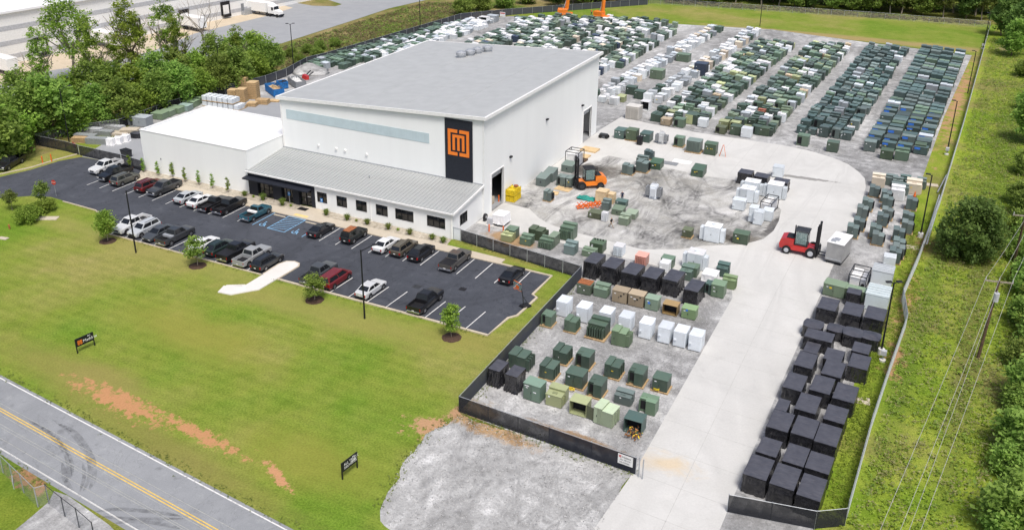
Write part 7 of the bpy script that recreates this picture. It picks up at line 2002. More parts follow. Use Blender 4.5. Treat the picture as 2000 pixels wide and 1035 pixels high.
# right-hand side: big round tree, hedge and trees along the frame edge
tree('round', (7.02,128.56), 'big dark rounded tree in the meadow beyond the right fence', 0, (1.0, 1.0, 1.15))
for k, q in enumerate(((14.46,267.17), (16.86,244.52), (16.82,213.15), (16.45,188.34), (15.32,169.30), (14.39,153.41), (14.74,136.64), (14.62,122.68), (13.98,110.76), (13.43,100.67), (12.87,91.97), (12.35,85.27), (11.75,80.01), (11.94,74.90), (11.11,71.09))):
    tree(('wood_b','hedge','hedge')[k % 3] if k < 6 else 'hedge', q, 'leafy growth along the right frame edge, %s from the far end' % nth(k+1), k * 71, (.8 if k % 3 == 0 and k < 6 else 1.0) * (1.0 if k < 9 else .8), 'edge_tree', group='growth along the right frame edge')
tree('wood_a', (12.25,294.73), 'dark tree closing the meadow at the top right, left of two', 10, .8, group='trees at the top right')
tree('wood_a', (16.57,282.02), 'dark tree closing the meadow at the top right, right of two', 130, .9, group='trees at the top right')
for k in range(22):
    t = k / 21; q = Vector((14.41,148.84)).lerp(Vector((11.88,72.14)), t)
    tree('hedge', (q.x + 1.5 + 1.6 * math.sin(k * 2.3), q.y), 'tangled scrub at the right frame edge, %s from the far end' % nth(k+1), k * 97, (1.25, .7, .9)[k % 3], 'scrub', 'scrub', 'tangled scrub at the right frame edge')
# ground cover: meadow tufts, bank weeds, far grass
def cover_patch(name, poly, n, hgt, size, mat, seed, label, dens=None):
    g = np.random.default_rng(seed); P = np.array(poly); lo, hi = P.min(0), P.max(0)
    pts = []
    m_ = len(P)
    while len(pts) < n:
        q = g.uniform(lo, hi, (n, 2))
        ins = np.zeros(n, bool)
        for i in range(m_):
            a, b_ = P[i], P[(i+1) % m_]
            c_ = ((a[1] > q[:,1]) != (b_[1] > q[:,1])) & (q[:,0] < (b_[0]-a[0]) * (q[:,1]-a[1]) / (b_[1]-a[1] + 1e-12) + a[0])
            ins ^= c_
        for x, y in q[ins]:
            v = mnoise.noise((x*.16, y*.16, seed)) * .6 + mnoise.noise((x*.5, y*.5, seed)) * .4
            if v > g.uniform(-.55, .35): pts.append((x, y, hgt * (.25 + .6 * max(0, v + .35))))
            if len(pts) >= n: break
    me = leaf_mesh(name, pts, 7, [hgt * .8] * len(pts), size, seed, mat, 3.0)
    o = link(name, me); tag(o, label, 'ground cover', kind='stuff'); return o
MD = [(-1.0, 60), (1.5, 110), (3.5, 150), (6, 200), (10, 290), (26, 290), (24, 200), (24, 130), (24, 90), (20, 60)]
cover_patch('meadow_growth', MD, 11000, .34, .12, 'leaf_meadow', 3, 'rank green meadow growth beyond the right fence')
cover_patch('meadow_weeds', MD, 5200, .48, .13, 'leaf_weed', 4, 'dry brownish weeds in the meadow beyond the right fence')
cover_patch('meadow_scrub', MD, 2600, .7, .15, 'leaf_mid', 14, 'taller deep green weeds scattered through the meadow')
cover_patch('fence_weeds', [(-3.0, 66), (-1.2, 66), (-.6, 90), (1.5, 110), (2.4, 145), (-.3, 140), (-1.8, 110), (-2.4, 90)], 2600, .22, .08, 'leaf_meadow', 5, 'weedy grass strip between the wrapped loads and right fence')
BK = [(-140.40,165.08), (-137.91,190.70), (-136.06,241.75), (-133.82,268.79), (-159.24,258.83), (-159.61,221.49), (-157.92,186.55), (-159.82,171.03)]
cover_patch('bank_weeds', BK, 5200, .4, .2, 'leaf_weed', 6, 'dry straw-coloured weeds on the grassy bank')
cover_patch('bank_growth', BK, 2600, .4, .2, 'leaf_mid', 8, 'green weeds on the grassy bank')
cover_patch('wood_edge_grass', [(-90, 297), (10, 309), (10, 314), (-90, 305)], 900, .6, .3, 'leaf_weed', 9, 'tall straw-coloured grass along the edge of the wood')
0 and cover_patch('verge_growth', [rp(0, .8), rp(60, .8), rp(60, 3.5), rp(0, 3.5)], 2600, .13, .09, 'leaf_mid', 10, 'longer grass along the road verge')

# grit and tufts that break up the edges of gravel, kerbs and fences
def scatter_line(paths, per_m, spread, seed):
    g = np.random.default_rng(seed); out = []
    for pts in paths:
        for a, b_ in zip(pts[:-1], pts[1:]):
            a = np.array(a); b_ = np.array(b_); L = np.hypot(*(b_ - a)); n = int(L * per_m)
            for t in g.uniform(0, 1, n):
                q = a + (b_ - a) * t + g.normal(0, spread, 2); out.append((q[0], q[1], .05))
    return out
apr = [(-36.90,50.51), (-37.61,53.42), (-38.69,57.20), (-38.54,62.47), (-37.25,65.26), (-27.28,65.28), (-19.18,64.70)]
me = leaf_mesh('edge_tufts', scatter_line([apr], 9, .45, 1) + scatter_line([[C1, gmid, C3], [C1, (-37.8, 98.05), (-57.2, 100.9)]], 7, .22, 2) + scatter_line([[(-37.2, 66.5), (-37.3, 97.5)]], 3, .4, 3)
    + scatter_line([[rp(-20, .6), rp(70, .6)], [rp(-20, -RW-.8), rp(20, -RW-.8)]], 6, .3, 4) + scatter_line([[(-42, YN-.5), (-103, YN-.5)]], 3, .2, 5), 5, .16, .075, 21, 'leaf_olive', 2.0)
tag(link('edge_tufts', me), 'scattered grass tufts along gravel edges, fences and kerbs', 'grass', kind='stuff')
leaf('stone_chip', (0.16, 0.16, 0.155), (0.66, 0.66, 0.65), 0.0)
def fill(poly, n, seed):
    g = np.random.default_rng(seed); P = np.array(poly); out = []
    while len(out) < n:
        q = g.uniform(P.min(0), P.max(0)); ins = False
        for i in range(len(P)):
            a, b_ = P[i], P[(i+1) % len(P)]
            if (a[1] > q[1]) != (b_[1] > q[1]) and q[0] < (b_[0]-a[0]) * (q[1]-a[1]) / (b_[1]-a[1]) + a[0]: ins = not ins
        if ins: out.append((q[0], q[1], .03))
    return out
st = fill(apr + [(-19.43,60.07), (-19.17,55.77), (-34.36,48.08)], 4200, 7) + fill([(-37.4, 66), (-19.2, 64.8), (-19.2, 104), (-37.4, 98)], 7000, 8) + fill([(-9.8, 64), (-3.4, 66), (-3.2, 118), (-9.2, 118)], 2500, 9)
me = leaf_mesh('loose_stones', st, 2, .1, .06, 9, 'stone_chip', 4.0)
tag(link('loose_stones', me), 'loose light and dark stones on the gravel', 'gravel', kind='stuff')
# ================================================================= MACHINES AND PEOPLE
def forklift(loc, rz, paint, label, s=1.0, mast_h=3.6, big=False):
    e_ = empty('forklift', (loc[0], loc[1], .02), R(rz)); e_.scale = (s, s, s)
    ch = MB().hexa([(-1.7,-.8,.45),(1.15,-.8,.45),(1.15,.8,.45),(-1.7,.8,.45)], [(-1.7,-.75,.95),(1.15,-.75,.9),(1.15,.75,.9),(-1.7,.75,.95)]).build('chassis', MT[paint], e_)
    cw = MB().loft([[(-2.05,y,.5),(-2.15,y,.9),(-2.0,y,1.45),(-1.5,y,1.6),(-.75,y,1.55),(-.75,y,.95),(-1.0,y,.9),(-1.0,y,.5)] for y in (-.8,.8)]).build('counterweight', MT[paint], e_)
    MB().cbox(-1.5,-.8,-.6,.6,1.6,1.68,.03).build('engine_hood', MT['black_trim'], e_)
    for x, r_ in ((-1.35, .42), (.95, .5)):
        for sy in (-1, 1):
            w_ = MB().tube((x, sy*.62, r_), (x, sy*.98, r_), r_, r_, 20).build('wheel', MT['tyre'], e_)
            MB().tube((x, sy*.6, r_), (x, sy*1.0, r_), r_*.55, r_*.55, 14).build('rim', MT['lightgrey_ceramic'] if big else MT['steel_dark'], w_)
    MB().box(-.72,.55,-.6,.6,.951,1.1).build('cab_floor', MT['steel_dark'], e_)
    for x in (-.68, .48):
        for sy in (-1, 1): MB().box(x-.04,x+.04,sy*.58-.04,sy*.58+.04,1.1,2.45).build('cab_post', MT['black_trim'], e_)
    MB().cbox(-.78,.6,-.66,.66,2.45,2.54,.03).build('overhead_guard', MT['black_trim'] if not big else MT['steel_dark'], e_)
    for sy in (-1, 1): MB().box(-.62,.42,sy*.6-.012,sy*.6+.012,1.15,2.42).build('cab_window', MT['cab_glass'], e_)
    MB().box(.5,.52,-.52,.52,1.15,2.42).build('front_window', MT['cab_glass'], e_)
    MB().cbox(-.5,-.05,-.25,.25,1.1,1.4,.05).cbox(-.55,-.42,-.25,.25,1.4,1.95,.05).build('seat', MT['black_trim'], e_)
    MB().tube((.2,0,1.1),(.05,0,1.6),.03,.03,6).tube((.05,-.001,1.6),(.03,0,1.64),.18,.18,14).build('steering_wheel', MT['black_trim'], e_)
    for sy in (-1, 1):
        MB().box(1.35,1.55,sy*.5-.09,sy*.5+.09,.12,mast_h).build('mast_rail', MT['black_trim'], e_)
        MB().tube((1.3,sy*.3,.2),(1.3,sy*.3,mast_h-.3),.06,.06,8).build('lift_cylinder', MT['steel_dark'], e_)
        MB().beam((1.75, sy*.35, .35), (3.0, sy*.35, .3), .14, .06).build('fork', MT['steel_dark'], e_)
        MB().box(1.66,1.75,sy*.35-.07,sy*.35+.07,.3,1.1).build('fork_shank', MT['steel_dark'], e_)
    for z in (.5, 1.6, mast_h-.08): MB().box(1.4,1.5,-.41,.41,z-.08,z+.08).build('mast_crossbar', MT['black_trim'], e_)
    MB().box(1.58,1.65,-.75,.75,.3,.45).box(1.58,1.65,-.75,.75,.95,1.1).box(1.58,1.65,-.75,-.67,.45,.95).box(1.58,1.65,.67,.75,.45,.95).build('carriage', MT['black_trim'], e_)
    MB().tube((-.9,.55,1.5),(-.9,.55,2.6),.06,.06,8).build('exhaust_pipe', MT['black_trim'], e_)
    tag(e_, label, 'forklift', 'forklifts'); return e_
m, nt, b = newmat('cab_glass'); b.inputs['Base Color'].default_value = (0.25, 0.36, 0.34, 1); b.inputs['Roughness'].default_value = .08; b.inputs['Alpha'].default_value = .45
plain('forklift_orange', (0.75, 0.20, 0.015), 0.4, 0.12, 2, 0, 0.5, 3, 0.3)
qa, qb = (-15.69,117.88), (-12.26,117.87)
fr = math.degrees(math.atan2(qb[1]-qa[1], qb[0]-qa[0]))
wl = math.hypot(qb[0]-qa[0], qb[1]-qa[1]); sr = wl / 2.3
c, s_ = math.cos(R(fr)), math.sin(R(fr))
forklift((qa[0] + 1.35*sr*c - .8*sr*s_*-1*0 - s_*.98*sr*1, qa[1] + 1.35*sr*s_ + c*.98*sr), fr, 'red_paint', 'large red forklift with raised mast carrying the silver enclosure', sr * .93, 3.5, True)
qa, qb = (-47.25,128.85), (-49.94,126.81)
wl = math.hypot(qb[0]-qa[0], qb[1]-qa[1]); so = wl / 2.3
fr = math.degrees(math.atan2(qb[1]-qa[1], qb[0]-qa[0])); c, s_ = math.cos(R(fr)), math.sin(R(fr))
forklift((qa[0] + 1.35*so*c - .3, qa[1] + 1.35*so*s_ + .7*so), fr, 'forklift_orange', 'orange forklift with tall black mast facing the warehouse wall', so * .92, 3.9)
# people: one skinned body each, in a walking or standing pose
def person(loc, rz, joints, radii, edges, label, mats, h=1.78):
    me = bpy.data.meshes.new('person'); me.from_pydata(joints, edges, [])
    o = bpy.data.objects.new('person', me); COL.objects.link(o)
    sk = o.modifiers.new('skin', 'SKIN'); 
    for i, r_ in enumerate(radii): me.skin_vertices[0].data[i].radius = (r_, r_)
    me.skin_vertices[0].data[0].use_root = True
    o.modifiers.new('sub', 'SUBSURF').levels = 1; o.modifiers['sub'].render_levels = 2
    dg = bpy.context.evaluated_depsgraph_get(); bm_ = bpy.data.meshes.new_from_object(o.evaluated_get(dg))
    o.modifiers.clear(); o.data = bm_
    bm_.materials.clear()
    for k in mats: bm_.materials.append(MT[k])
    for p in bm_.polygons:       # skin, shirt, trousers, hair by height and reach
        c_ = p.center
        p.material_index = 3 if c_.z > 1.66 or (c_.z > 1.56 and c_.y > .05) else 0 if c_.z > 1.47 else 2 if c_.z < .93 and abs(c_.x) < .26 and not (abs(c_.x) > .21 and c_.z > .72) else 1 if c_.z > 1.12 or abs(c_.x) < .17 else 0
        if c_.z < .09: p.material_index = 3
        p.use_smooth = True
    o.location = (loc[0], loc[1], .02); o.rotation_euler = (0, 0, R(rz))
    tag(o, label, 'person'); return o
def pose(stride, arm):
    # facing -Y; 0 pelvis 1 chest 2 neck 3 head ...
    J = [(0,0,.95),(0,0,1.15),(0,0,1.38),(0,-.01,1.52),(0,-.03,1.68),
         (-.1,0,.9),(-.1,-stride*.5,.5),(-.1,-stride,.09),(-.1,-stride-.16,.05),
         (.1,0,.9),(.1,stride*.3,.5),(.1,stride*1.1,.12),(.1,stride*1.1-.15,.05),
         (-.2,0,1.38),(-.26,arm*.5,1.12),(-.25,arm*.3-.12,.88),(-.25,arm*.3-.2,.8),
         (.2,0,1.38),(.26,-arm*.5,1.12),(.25,-arm*.7-.1,.9),(.25,-arm*.7-.18,.83)]
    Rr = [.14,.14,.16,.06,.105,.10,.07,.045,.04,.10,.07,.045,.04,.07,.05,.035,.03,.07,.05,.035,.03]
    E_ = [(0,1),(1,2),(2,3),(3,4),(0,5),(5,6),(6,7),(7,8),(0,9),(9,10),(10,11),(11,12),(2,13),(13,14),(14,15),(15,16),(2,17),(17,18),(18,19),(19,20)]
    return J, Rr, E_
J, Rr, E_ = pose(.38, .25)
person((-40.02,115.09), 95, J, Rr, E_, 'person in black top and shorts walking across the concrete', ['skin', 'cloth_black', 'cloth_tan', 'cloth_black'])
J, Rr, E_ = pose(.05, .05)
person((-42.08,125.50), 20, J, Rr, E_, 'person in dark navy clothes standing behind the teal transformer', ['skin', 'cloth_navy', 'cloth_navy', 'cloth_black'])
person((-102.91,266.16), -30, J, Rr, E_, 'person in orange hi-vis top near the orange boom lifts', ['skin', 'hivis', 'cloth_navy', 'cloth_black'])
# orange boom lifts at the far left corner of the yard
def boom(loc, rz, label, top):
    e_ = empty('boom_lift', (loc[0], loc[1], .02), R(rz))
    MB().cbox(-2.2,2.2,-1.2,1.2,.7,1.7,.15).build('chassis', MT['forklift_orange'], e_)
    for x in (-1.5, 1.5):
        for sy in (-1, 1): MB().tube((x, sy*.95, .6), (x, sy*1.35, .6), .6, .6, 16).build('wheel', MT['tyre'], e_)
    MB().cbox(-2.4,.6,-1.1,1.1,1.72,2.9,.15).build('turret', MT['forklift_orange'], e_)
    MB().beam((.3,0,2.6), top, .75, .85).build('boom', MT['forklift_orange'], e_)
    MB().beam((-.9,0,2.3), (top[0]*.35, top[1]*.35, 2.6+(top[2]-2.6)*.35), .2, .2).build('ram', MT['galv'], e_)
    tag(e_, label, 'boom lift', 'orange boom lifts'); return e_
boom((-108.09,257.59), 20, 'orange boom lift with raised arm, left of two', (1.2, .8, 13))
boom((-96.67,258.66), -10, 'orange boom lift with raised arm, right of two', (.6, .5, 13))
# basketball hoop at the corner of the lot
q = (-41.23,87.95); e_ = empty('basketball_hoop', (q[0], q[1], .016), R(155))
MB().hexa([(-.55,-.9,0),(.55,-.9,0),(.55,.35,0),(-.55,.35,0)],[(-.45,-.8,.22),(.45,-.8,.22),(.3,.25,.3),(-.3,.25,.3)]).build('base', MT['black_trim'], e_)
MB().path([(0,0,.2),(0,.1,1.4),(0,.35,2.6),(0,.95,3.1)], .06, 8).build('pole', MT['steel_dark'], e_)
MB().path([(0,-.7,.25),(0,.12,1.5)], .035, 6).build('brace', MT['steel_dark'], e_)
bb = MB().box(-.7,.7,.95,.99,2.75,3.65).build('backboard', MT['cab_glass'], e_)
MB().box(-.72,.72,.94,1.0,3.65,3.7).box(-.72,.72,.94,1.0,2.7,2.75).box(-.3,.3,.99,1.0,2.9,3.25).build('board_frame', MT['orange_plastic'], bb)
rg = MB(); n = 16
for i in range(n): rg.tube((math.cos(2*PI*i/n)*.23, 1.25+math.sin(2*PI*i/n)*.23, 2.95),(math.cos(2*PI*(i+1)/n)*.23, 1.25+math.sin(2*PI*(i+1)/n)*.23, 2.95),.015,None,6,False)
rg.build('rim', MT['orange_plastic'], e_)
tag(e_, 'portable basketball hoop at the right end of the parking lot', 'basketball hoop')
# fire hydrant
q = (-116.73,74.82); e_ = empty('fire_hydrant', (q[0], q[1], 0)); MB().tube((0,0,0),(0,0,.6),.11,.1,10).build('barrel', MT['rust'], e_); MB().tube((0,0,.6),(0,0,.75),.13,.04,10).build('bonnet', MT['rust'], e_)
MB().tube((-.2,0,.42),(.2,0,.42),.06,.06,8).build('outlet', MT['rust'], e_); tag(e_, 'small red-brown fire hydrant at the left of the lawn', 'hydrant')
# manhole slab left of lawn
tag(MB().box(-.7,.7,-.35,.35,0,.1).build('drain_slab', MT['sidewalk'], None, False, (*(-114.57,72.22), 0), R(10)), 'small concrete drain slab at the left edge of the lawn', 'slab')
# small control cabinets and pads by the right fence
for q, lab in (((-0.82,95.08), 'grey control box on a white footing beside the right fence lamp'), ((2.59,173.67), 'grey control box at the foot of the nearer right lamp post'), ((7.63,272.98), 'grey control box at the foot of the far right lamp post')):
    e_ = empty('control_box', (q[0], q[1], 0)); MB().tube((0,0,0),(0,0,.25),.35,.35,14).build('footing', MT['white_concrete'], e_); MB().box(-.05,.05,-.05,.05,.25,.8).build('stand', MT['galv'], e_); MB().cbox(-.3,.3,-.2,.2,.8,1.4,.03).build('box', MT['lightgrey_ceramic'], e_)
    tag(e_, lab, 'control box', 'control boxes by the right fence')
for q, lab in (((-2.06,86.10), 'square concrete manhole pad beside the fence-side wrapped load'), ((-0.05,128.21), 'flat concrete slab beside the round lamp footing'), ((1.13,155.90), 'pale concrete slab under the leaning rails at the right fence')):
    tag(MB().box(-.9,.9,-.6,.6,0,.1).build('concrete_slab', MT['sidewalk'], None, False, (q[0], q[1], 0), R(8)), lab, 'slab')
# loose fence rails leaning at the bend of the right fence
for k, (a, b_) in enumerate((((2.35,147.37), (1.37,127.05)), ((2.62,146.74), (1.68,127.21)), ((2.97,157.51), (2.07,152.00)))):
    tag(MB().tube((a[0], a[1], 1.6), (b_[0], b_[1], 1.4 if k < 2 else .3), .09, .09, 8).build('steel_rail', MT['galv'], None), 'long galvanised rail along the right fence bend, %s' % ('left', 'right', 'short farther one')[k], 'rail', 'galvanised rails at the right fence')

# ---------------------------------------------------------------- side yard left of the warehouse
def cabinet_row():
    for q, w, d, h, col, lab in (((-139.60,117.64), 3.0, 2.2, 2.0, GR, 'grey cabinet on the left of the pair behind the side yard'), ((-135.99,118.24), 3.0, 2.2, 1.9, GR, 'grey cabinet on the right of the pair behind the side yard'),
        ((-136.78,123.07), 2.6, 2.2, 1.3, PG, 'pale green box behind the annex, first from the left'), ((-136.99,125.28), 2.4, 2.0, 1.2, (0.2,0.27,0.18), 'pale green box behind the annex, second from the left'), ((-136.93,127.68), 2.6, 2.2, 1.2, PG, 'pale green box behind the annex, third from the left'),
        ((-136.62,129.65), 2.4, 2.0, 1.2, (0.22,0.3,0.27), 'pale green box behind the annex, fourth from the left'), ((-137.50,132.26), 2.6, 2.2, 1.3, PG, 'pale green box behind the annex, fifth from the left'), ((-138.42,134.95), 2.4, 2.2, 1.4, PG, 'pale green box behind the annex, sixth from the left')):
        unit('box', q, w, d, h, col, lab, name='stored_cabinet', cat='cabinet', group='cabinets behind the annex', rz=12)
cabinet_row()
# stacks of galvanised frames
r3 = random.Random(3)
for k, (q, n, w, d, mt, nm) in enumerate((((-140.58,108.15), 5, 4.0, 1.4, 'galv', 'galvanised'), ((-136.45,107.34), 6, 4.2, 1.4, 'galv', 'galvanised'), ((-142.19,110.90), 6, 4.0, 1.4, 'lightgrey_ceramic', 'pale'), ((-139.43,111.32), 5, 3.6, 1.4, 'galv', 'galvanised'), ((-140.10,106.40), 5, 2.6, 1.3, 'pallet_wood', 'wooden'), ((-136.92,112.65), 3, 3.4, 1.8, 'sidewalk', 'tan'), ((-135.88,114.24), 5, 3.2, 1.8, 'sidewalk', 'tan'), ((-140.91,114.76), 4, 4.4, 1.3, 'lightgrey_ceramic', 'pale'))):
    e_ = empty('panel_stack', (q[0], q[1], .02), R(20 + r3.uniform(-8, 8)))
    for j in range(n): MB().box(-w/2+r3.uniform(-.1,.1), w/2+r3.uniform(-.1,.1), -d/2, d/2, j*.2, j*.2+.13).build('panel', MT[mt], e_)
    tag(e_, 'stack of %s panels in the side yard, %s counted from the gate' % (nm, nth(k+1)), 'stack', 'stacks of panels in the side yard')
for k, q in enumerate(((-133.68,107.83), (-133.15,109.09), (-132.89,110.51))):
    e_ = empty('bulk_bag', (q[0], q[1], .02), R(20)); me = wrap_mesh(1.3, 1.2, 1.25, 200+k, .06).copy(); me.materials.clear(); me.materials.append(MT['white_sheet']); me.materials.append(MT['white_sheet']); link('sack', me, e_)
    for sx in (-1,1): MB().path([(sx*.5,-.4,1.2),(sx*.45,0,1.6),(sx*.5,.4,1.2)],.03,5).build('lifting_loop', MT['white_paint'], e_)
    tag(e_, 'white bulk bag in the side yard, %s from the left' % nth(k+1), 'bulk bag', 'white bulk bags')
o = link('tarped_heap', wrap_mesh(2.0, 1.5, .9, 333, .1, True), None, (*(-133.09,113.13), .02), R(10)); tag(o, 'small heap under black tarp beside the annex corner', 'heap')
q = (-126.34,104.66); e_ = empty('waste_bin', (q[0], q[1], .02), R(-10)); MB().hexa([(-.8,-.5,0),(.8,-.5,0),(.8,.5,0),(-.8,.5,0)],[(-.9,-.6,1.2),(.9,-.6,1.2),(.9,.6,1.2),(-.9,.6,1.2)]).build('bin', MT['steel_dark'], e_); MB().cbox(-.95,.95,-.65,.65,1.2,1.28,.03).build('lid', MT['black_trim'], e_); tag(e_, 'dark green waste bin just inside the side gate', 'bin')
# white tote tanks, two high
tq = [(-136.49,134.70), (-134.68,134.77), (-132.97,134.94), (-131.34,135.18), (-129.64,135.34)]
tm = MB().cbox(-.55,.55,-.55,.55,.14,1.1,.08).tube((0,0,1.1),(0,0,1.18),.12,.12,10).mesh('tank', plain('tote_plastic', (0.66,0.70,0.73), .4, .08))
kk = 0
for i in range(7):
    for j in range(2):
        for k in range(2):
            if k == 1 and i == 6: continue
            tv = (Vector(tq[4]) - Vector(tq[0])).normalized(); tp = Vector(tq[0]) + tv * (i * 1.3) + Vector((-tv.y, tv.x)) * (j * 1.3); x, y = tp.x, tp.y
            kk += 1
            o = link('tote_tank', MB().box(-.6,.6,-.6,.6,0,.14).mesh('tote_tank', MT['pallet_wood']), None, (x, y, .02 + k * 1.2))
            link('bottle', tm, o)
            for sx in (-1,1):
                for z in (.35,.7,1.05): MB().box(sx*.59-.015,sx*.59+.015,-.6,.6,z,z+.03).build('cage_bar', MT['galv'], o)
            tag(o, 'white tote tank behind the annex, %s stack from the left, %s row, %s level' % (nth(i+1), ('front','back')[j], ('lower','upper')[k]), 'tote tank', 'white tote tanks')
# timber pallets and stacks
def pstack(q, n, w, d, label, dz=.14):
    e_ = empty('pallet_stack', (q[0], q[1], .02), R(18))
    for j in range(n): MB().box(-w/2+r3.uniform(-.06,.06), w/2, -d/2, d/2, j*dz, j*dz+.045).box(-w/2+.05, w/2-.05, -d/2+.05, d/2-.05, j*dz+.045, j*dz+dz).build('pallet', MT['ply_wood' if j % 3 else 'pallet_wood'], e_)
    tag(e_, label, 'pallet stack', 'stacks of wooden pallets')
for k, (q, n, w, d) in enumerate((((-135.61,141.71), 14, 1.8, 1.8), ((-132.29,140.83), 20, 1.9, 1.9), ((-131.74,143.78), 26, 2.1, 2.0), ((-137.77,147.49), 22, 2.1, 2.0), ((-128.13,139.16), 6, 1.9, 1.6), ((-127.39,141.48), 7, 2.6, 1.8), ((-129.04,137.41), 4, 1.4, 1.4), ((-126.33,144.01), 2, 2.2, 1.6))):
    pstack(q, n, w, d, 'stack of wooden pallets near the skips, %s' % ('leftmost', 'second from the left', 'tallest', 'tall rear one', 'low one in front', 'low broad one', 'smallest low one', 'lowest one by the warehouse wall')[k])
def skip(q, rz, w, d, h, mat, label, fill):
    e_ = empty('skip', (q[0], q[1], .02), R(rz)); t = .08
    MB().box(-w/2,w/2,-d/2,d/2,.15,.25).build('floor', MT[mat], e_)
    for a in ((-w/2,w/2,-d/2,-d/2+t),(-w/2,w/2,d/2-t,d/2),(-w/2,-w/2+t,-d/2+t,d/2-t),(w/2-t,w/2,-d/2+t,d/2-t)): MB().box(a[0],a[1],a[2],a[3],.251,h).build('wall', MT[mat], e_)
    for k in range(7):
        x = -w/2 + .3 + k*(w-.6)/6; MB().box(x-.05,x+.05,-d/2-.08,-d/2-.001,.25,h).build('rib', MT[mat], e_)
    g = random.Random(int(w*10)); mb = MB()
    for k in range(40):
        a = (g.uniform(-w*.42,w*.42), g.uniform(-d*.38,d*.38), g.uniform(h*.6,h*.95)); b_ = (a[0]+g.uniform(-.9,.9), a[1]+g.uniform(-.5,.5), a[2]+g.uniform(-.2,.25)); mb.beam(a, b_, .15, .07)
    mb.box(-w/2+t+.01,w/2-t-.01,-d/2+t+.01,d/2-t-.01,.26,h*.62)
    f_ = mb.build('contents', MT[fill], e_); f_['kind'] = 'stuff'
    tag(e_, label, 'skip', 'waste skips'); return e_
skip((-130.24,148.70), -32, 6.0, 2.4, 1.7, 'dumpster_blue', 'long blue skip filled with broken timber', 'ply_wood')
skip((-131.63,152.95), -32, 2.2, 2.0, 1.6, 'dumpster_blue', 'small blue skip behind the long one', 'steel_dark')
skip((-130.03,156.01), -32, 5.6, 2.4, 1.6, 'grille_grey', 'grey skip of white scrap beside the gravel heap', 'white_paint')
mb = MB(); rings = []
for k in range(6):
    r_ = 5.0 * (1 - k/6); rings.append([(math.cos(2*PI*i/18)*r_*(1+.1*math.sin(i*2.7+k)), math.sin(2*PI*i/18)*r_*.8*(1+.1*math.cos(i*1.9)), k*.42) for i in range(18)])
mb.loft(rings); o = mb.build('gravel_heap', MT['gravel_apron'], None, True, (*(-135.32,167.27), 0)); o['kind'] = 'stuff'; tag(o, 'heap of grey gravel by the back fence', 'gravel heap')
q = (-132.27,161.66); e_ = empty('loader_attachment', (q[0], q[1], .02), R(-30)); MB().hexa([(-1.2,-.4,0),(1.2,-.4,0),(1.2,.5,0),(-1.2,.5,0)],[(-1.2,-.1,.8),(1.2,-.1,.8),(1.2,.5,.9),(-1.2,.5,.9)]).build('bucket', MT['red_paint'], e_); MB().beam((-.6,.4,.6),(-.8,1.8,1.6),.2,.2).build('arm', MT['steel_dark'], e_); MB().beam((.6,.4,.6),(.8,1.8,1.6),.2,.2).build('arm', MT['steel_dark'], e_); tag(e_, 'red loader bucket on the gravel beside the grey skip', 'loader')
for q, w, lab, col in (((-124.85,237.26), 2.6, 'white shed-like cabinet by the back fence', WW), ((-123.51,240.62), 3.0, 'grey cabinet beside the white one at the back fence', GR)):
    unit('openbox' if w < 2.8 else 'box', q, w, 2.2, 2.0, col, lab, name='stored_cabinet', cat='cabinet')
q = (-124.02,246.23); e_ = empty('yard_sign', (q[0], q[1], 0)); MB().box(-.9,.9,-.03,.03,.8,2.2).build('board', MT['plate_white'], e_); MB().box(-.8,.8,-.04,-.031,1.7,2.0).build('red_band', MT['sign_red'], e_)
for x in (-.8,.8): MB().box(x-.05,x+.05,-.03,.03,0,.8).build('post', MT['galv'], e_)
tag(e_, 'white sign with red band on posts by the back fence', 'sign')

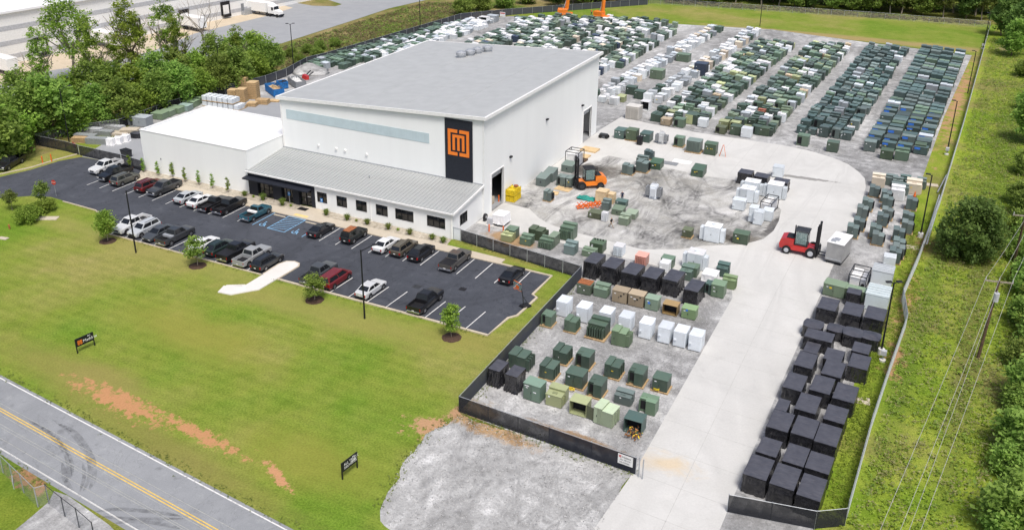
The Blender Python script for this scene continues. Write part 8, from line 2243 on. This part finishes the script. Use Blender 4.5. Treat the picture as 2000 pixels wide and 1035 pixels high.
# ---------------------------------------------------------------- trailers and truck in the far yard
def trailer(a, b_, label, h=4.0, w=2.6):
    """a: rear ground point, b_: front ground point of the near side"""
    a = Vector(a); b_ = Vector(b_); d = b_ - a; L = d.length; rz = math.atan2(d.y, d.x)
    e_ = empty('semi_trailer', (a.x, a.y, .015), rz)
    MB().cbox(0, L, 0, w, 1.15, h, .05).build('box', MT['white_paint'], e_)
    MB().box(.1, L-.1, .3, w-.3, .95, 1.149).build('chassis', MT['steel_dark'], e_)
    for x in (1.2, 2.4):
        for y in (.1, w-.4): MB().tube((x, y, .5), (x, y+.3, .5), .5, .5, 14).build('wheel', MT['tyre'], e_)
    MB().box(L*.75, L*.75+.2, .3, .45, 0, .95).build('landing_leg', MT['steel_dark'], e_); MB().box(L*.75, L*.75+.2, w-.45, w-.3, 0, .95).build('landing_leg', MT['steel_dark'], e_)
    MB().box(L*.2, L*.7, -.04, -.002, 1.2, 1.4).build('side_skirt', MT['grille_grey'], e_)
    tag(e_, label, 'trailer', 'white semi-trailers'); return e_, L
trailer((-210.15,217.13), (-189.27,215.47), 'long white trailer hitched to the truck at the top')
trailer((-197.97,189.29), (-189.67,187.89), 'short white trailer backed toward the docks right of the trees')
trailer((-205.15,162.78), (-191.48,162.12), 'white trailer half hidden behind the tall yellow-green tree')
trailer((-204.93,132.95), (-192.94,131.29), 'white trailer at the left frame edge behind the trees')
ta, tb = Vector((-210.15,217.13)), Vector((-189.27,215.47)); td = (tb - ta).normalized()
q = tb + td * .6
e_ = empty('truck_tractor', (q.x, q.y, .015), math.atan2(td.y, td.x))
MB().cbox(0, 2.4, .1, 2.5, 1.0, 3.3, .15).build('cab', MT['white_paint'], e_)
MB().hexa([(2.4,.25,.8),(4.4,.4,.7),(4.4,2.2,.7),(2.4,2.35,.8)],[(2.4,.25,2.2),(4.3,.5,1.7),(4.3,2.1,1.7),(2.4,2.35,2.2)]).build('bonnet', MT['white_paint'], e_)
MB().hexa([(2.41,.3,2.22),(2.6,.35,2.22),(2.6,2.25,2.22),(2.41,2.3,2.22)],[(2.3,.3,3.1),(2.41,.35,3.1),(2.41,2.25,3.1),(2.3,2.3,3.1)]).build('windscreen', MT['glass_dark'], e_)
MB().box(1.5,2.3,.07,.098,2.0,2.9).build('side_window', MT['glass_dark'], e_)
MB().hexa([(0,.2,3.3),(2.0,.4,3.3),(2.0,2.2,3.3),(0,2.4,3.3)],[(0,.2,4.0),(.7,.4,3.9),(.7,2.2,3.9),(0,2.4,4.0)]).build('wind_deflector', MT['white_paint'], e_)
for x in (-.5, .7, 3.6):
    for y in (.05, 2.2): MB().tube((x, y, .5), (x, y+.35, .5), .5, .5, 14).build('wheel', MT['tyre'], e_)
MB().cbox(4.3,4.6,.3,2.3,.5,.9,.05).build('bumper', MT['navy_cladding'], e_)
tag(e_, 'white truck tractor pulling the long trailer at the top', 'truck')
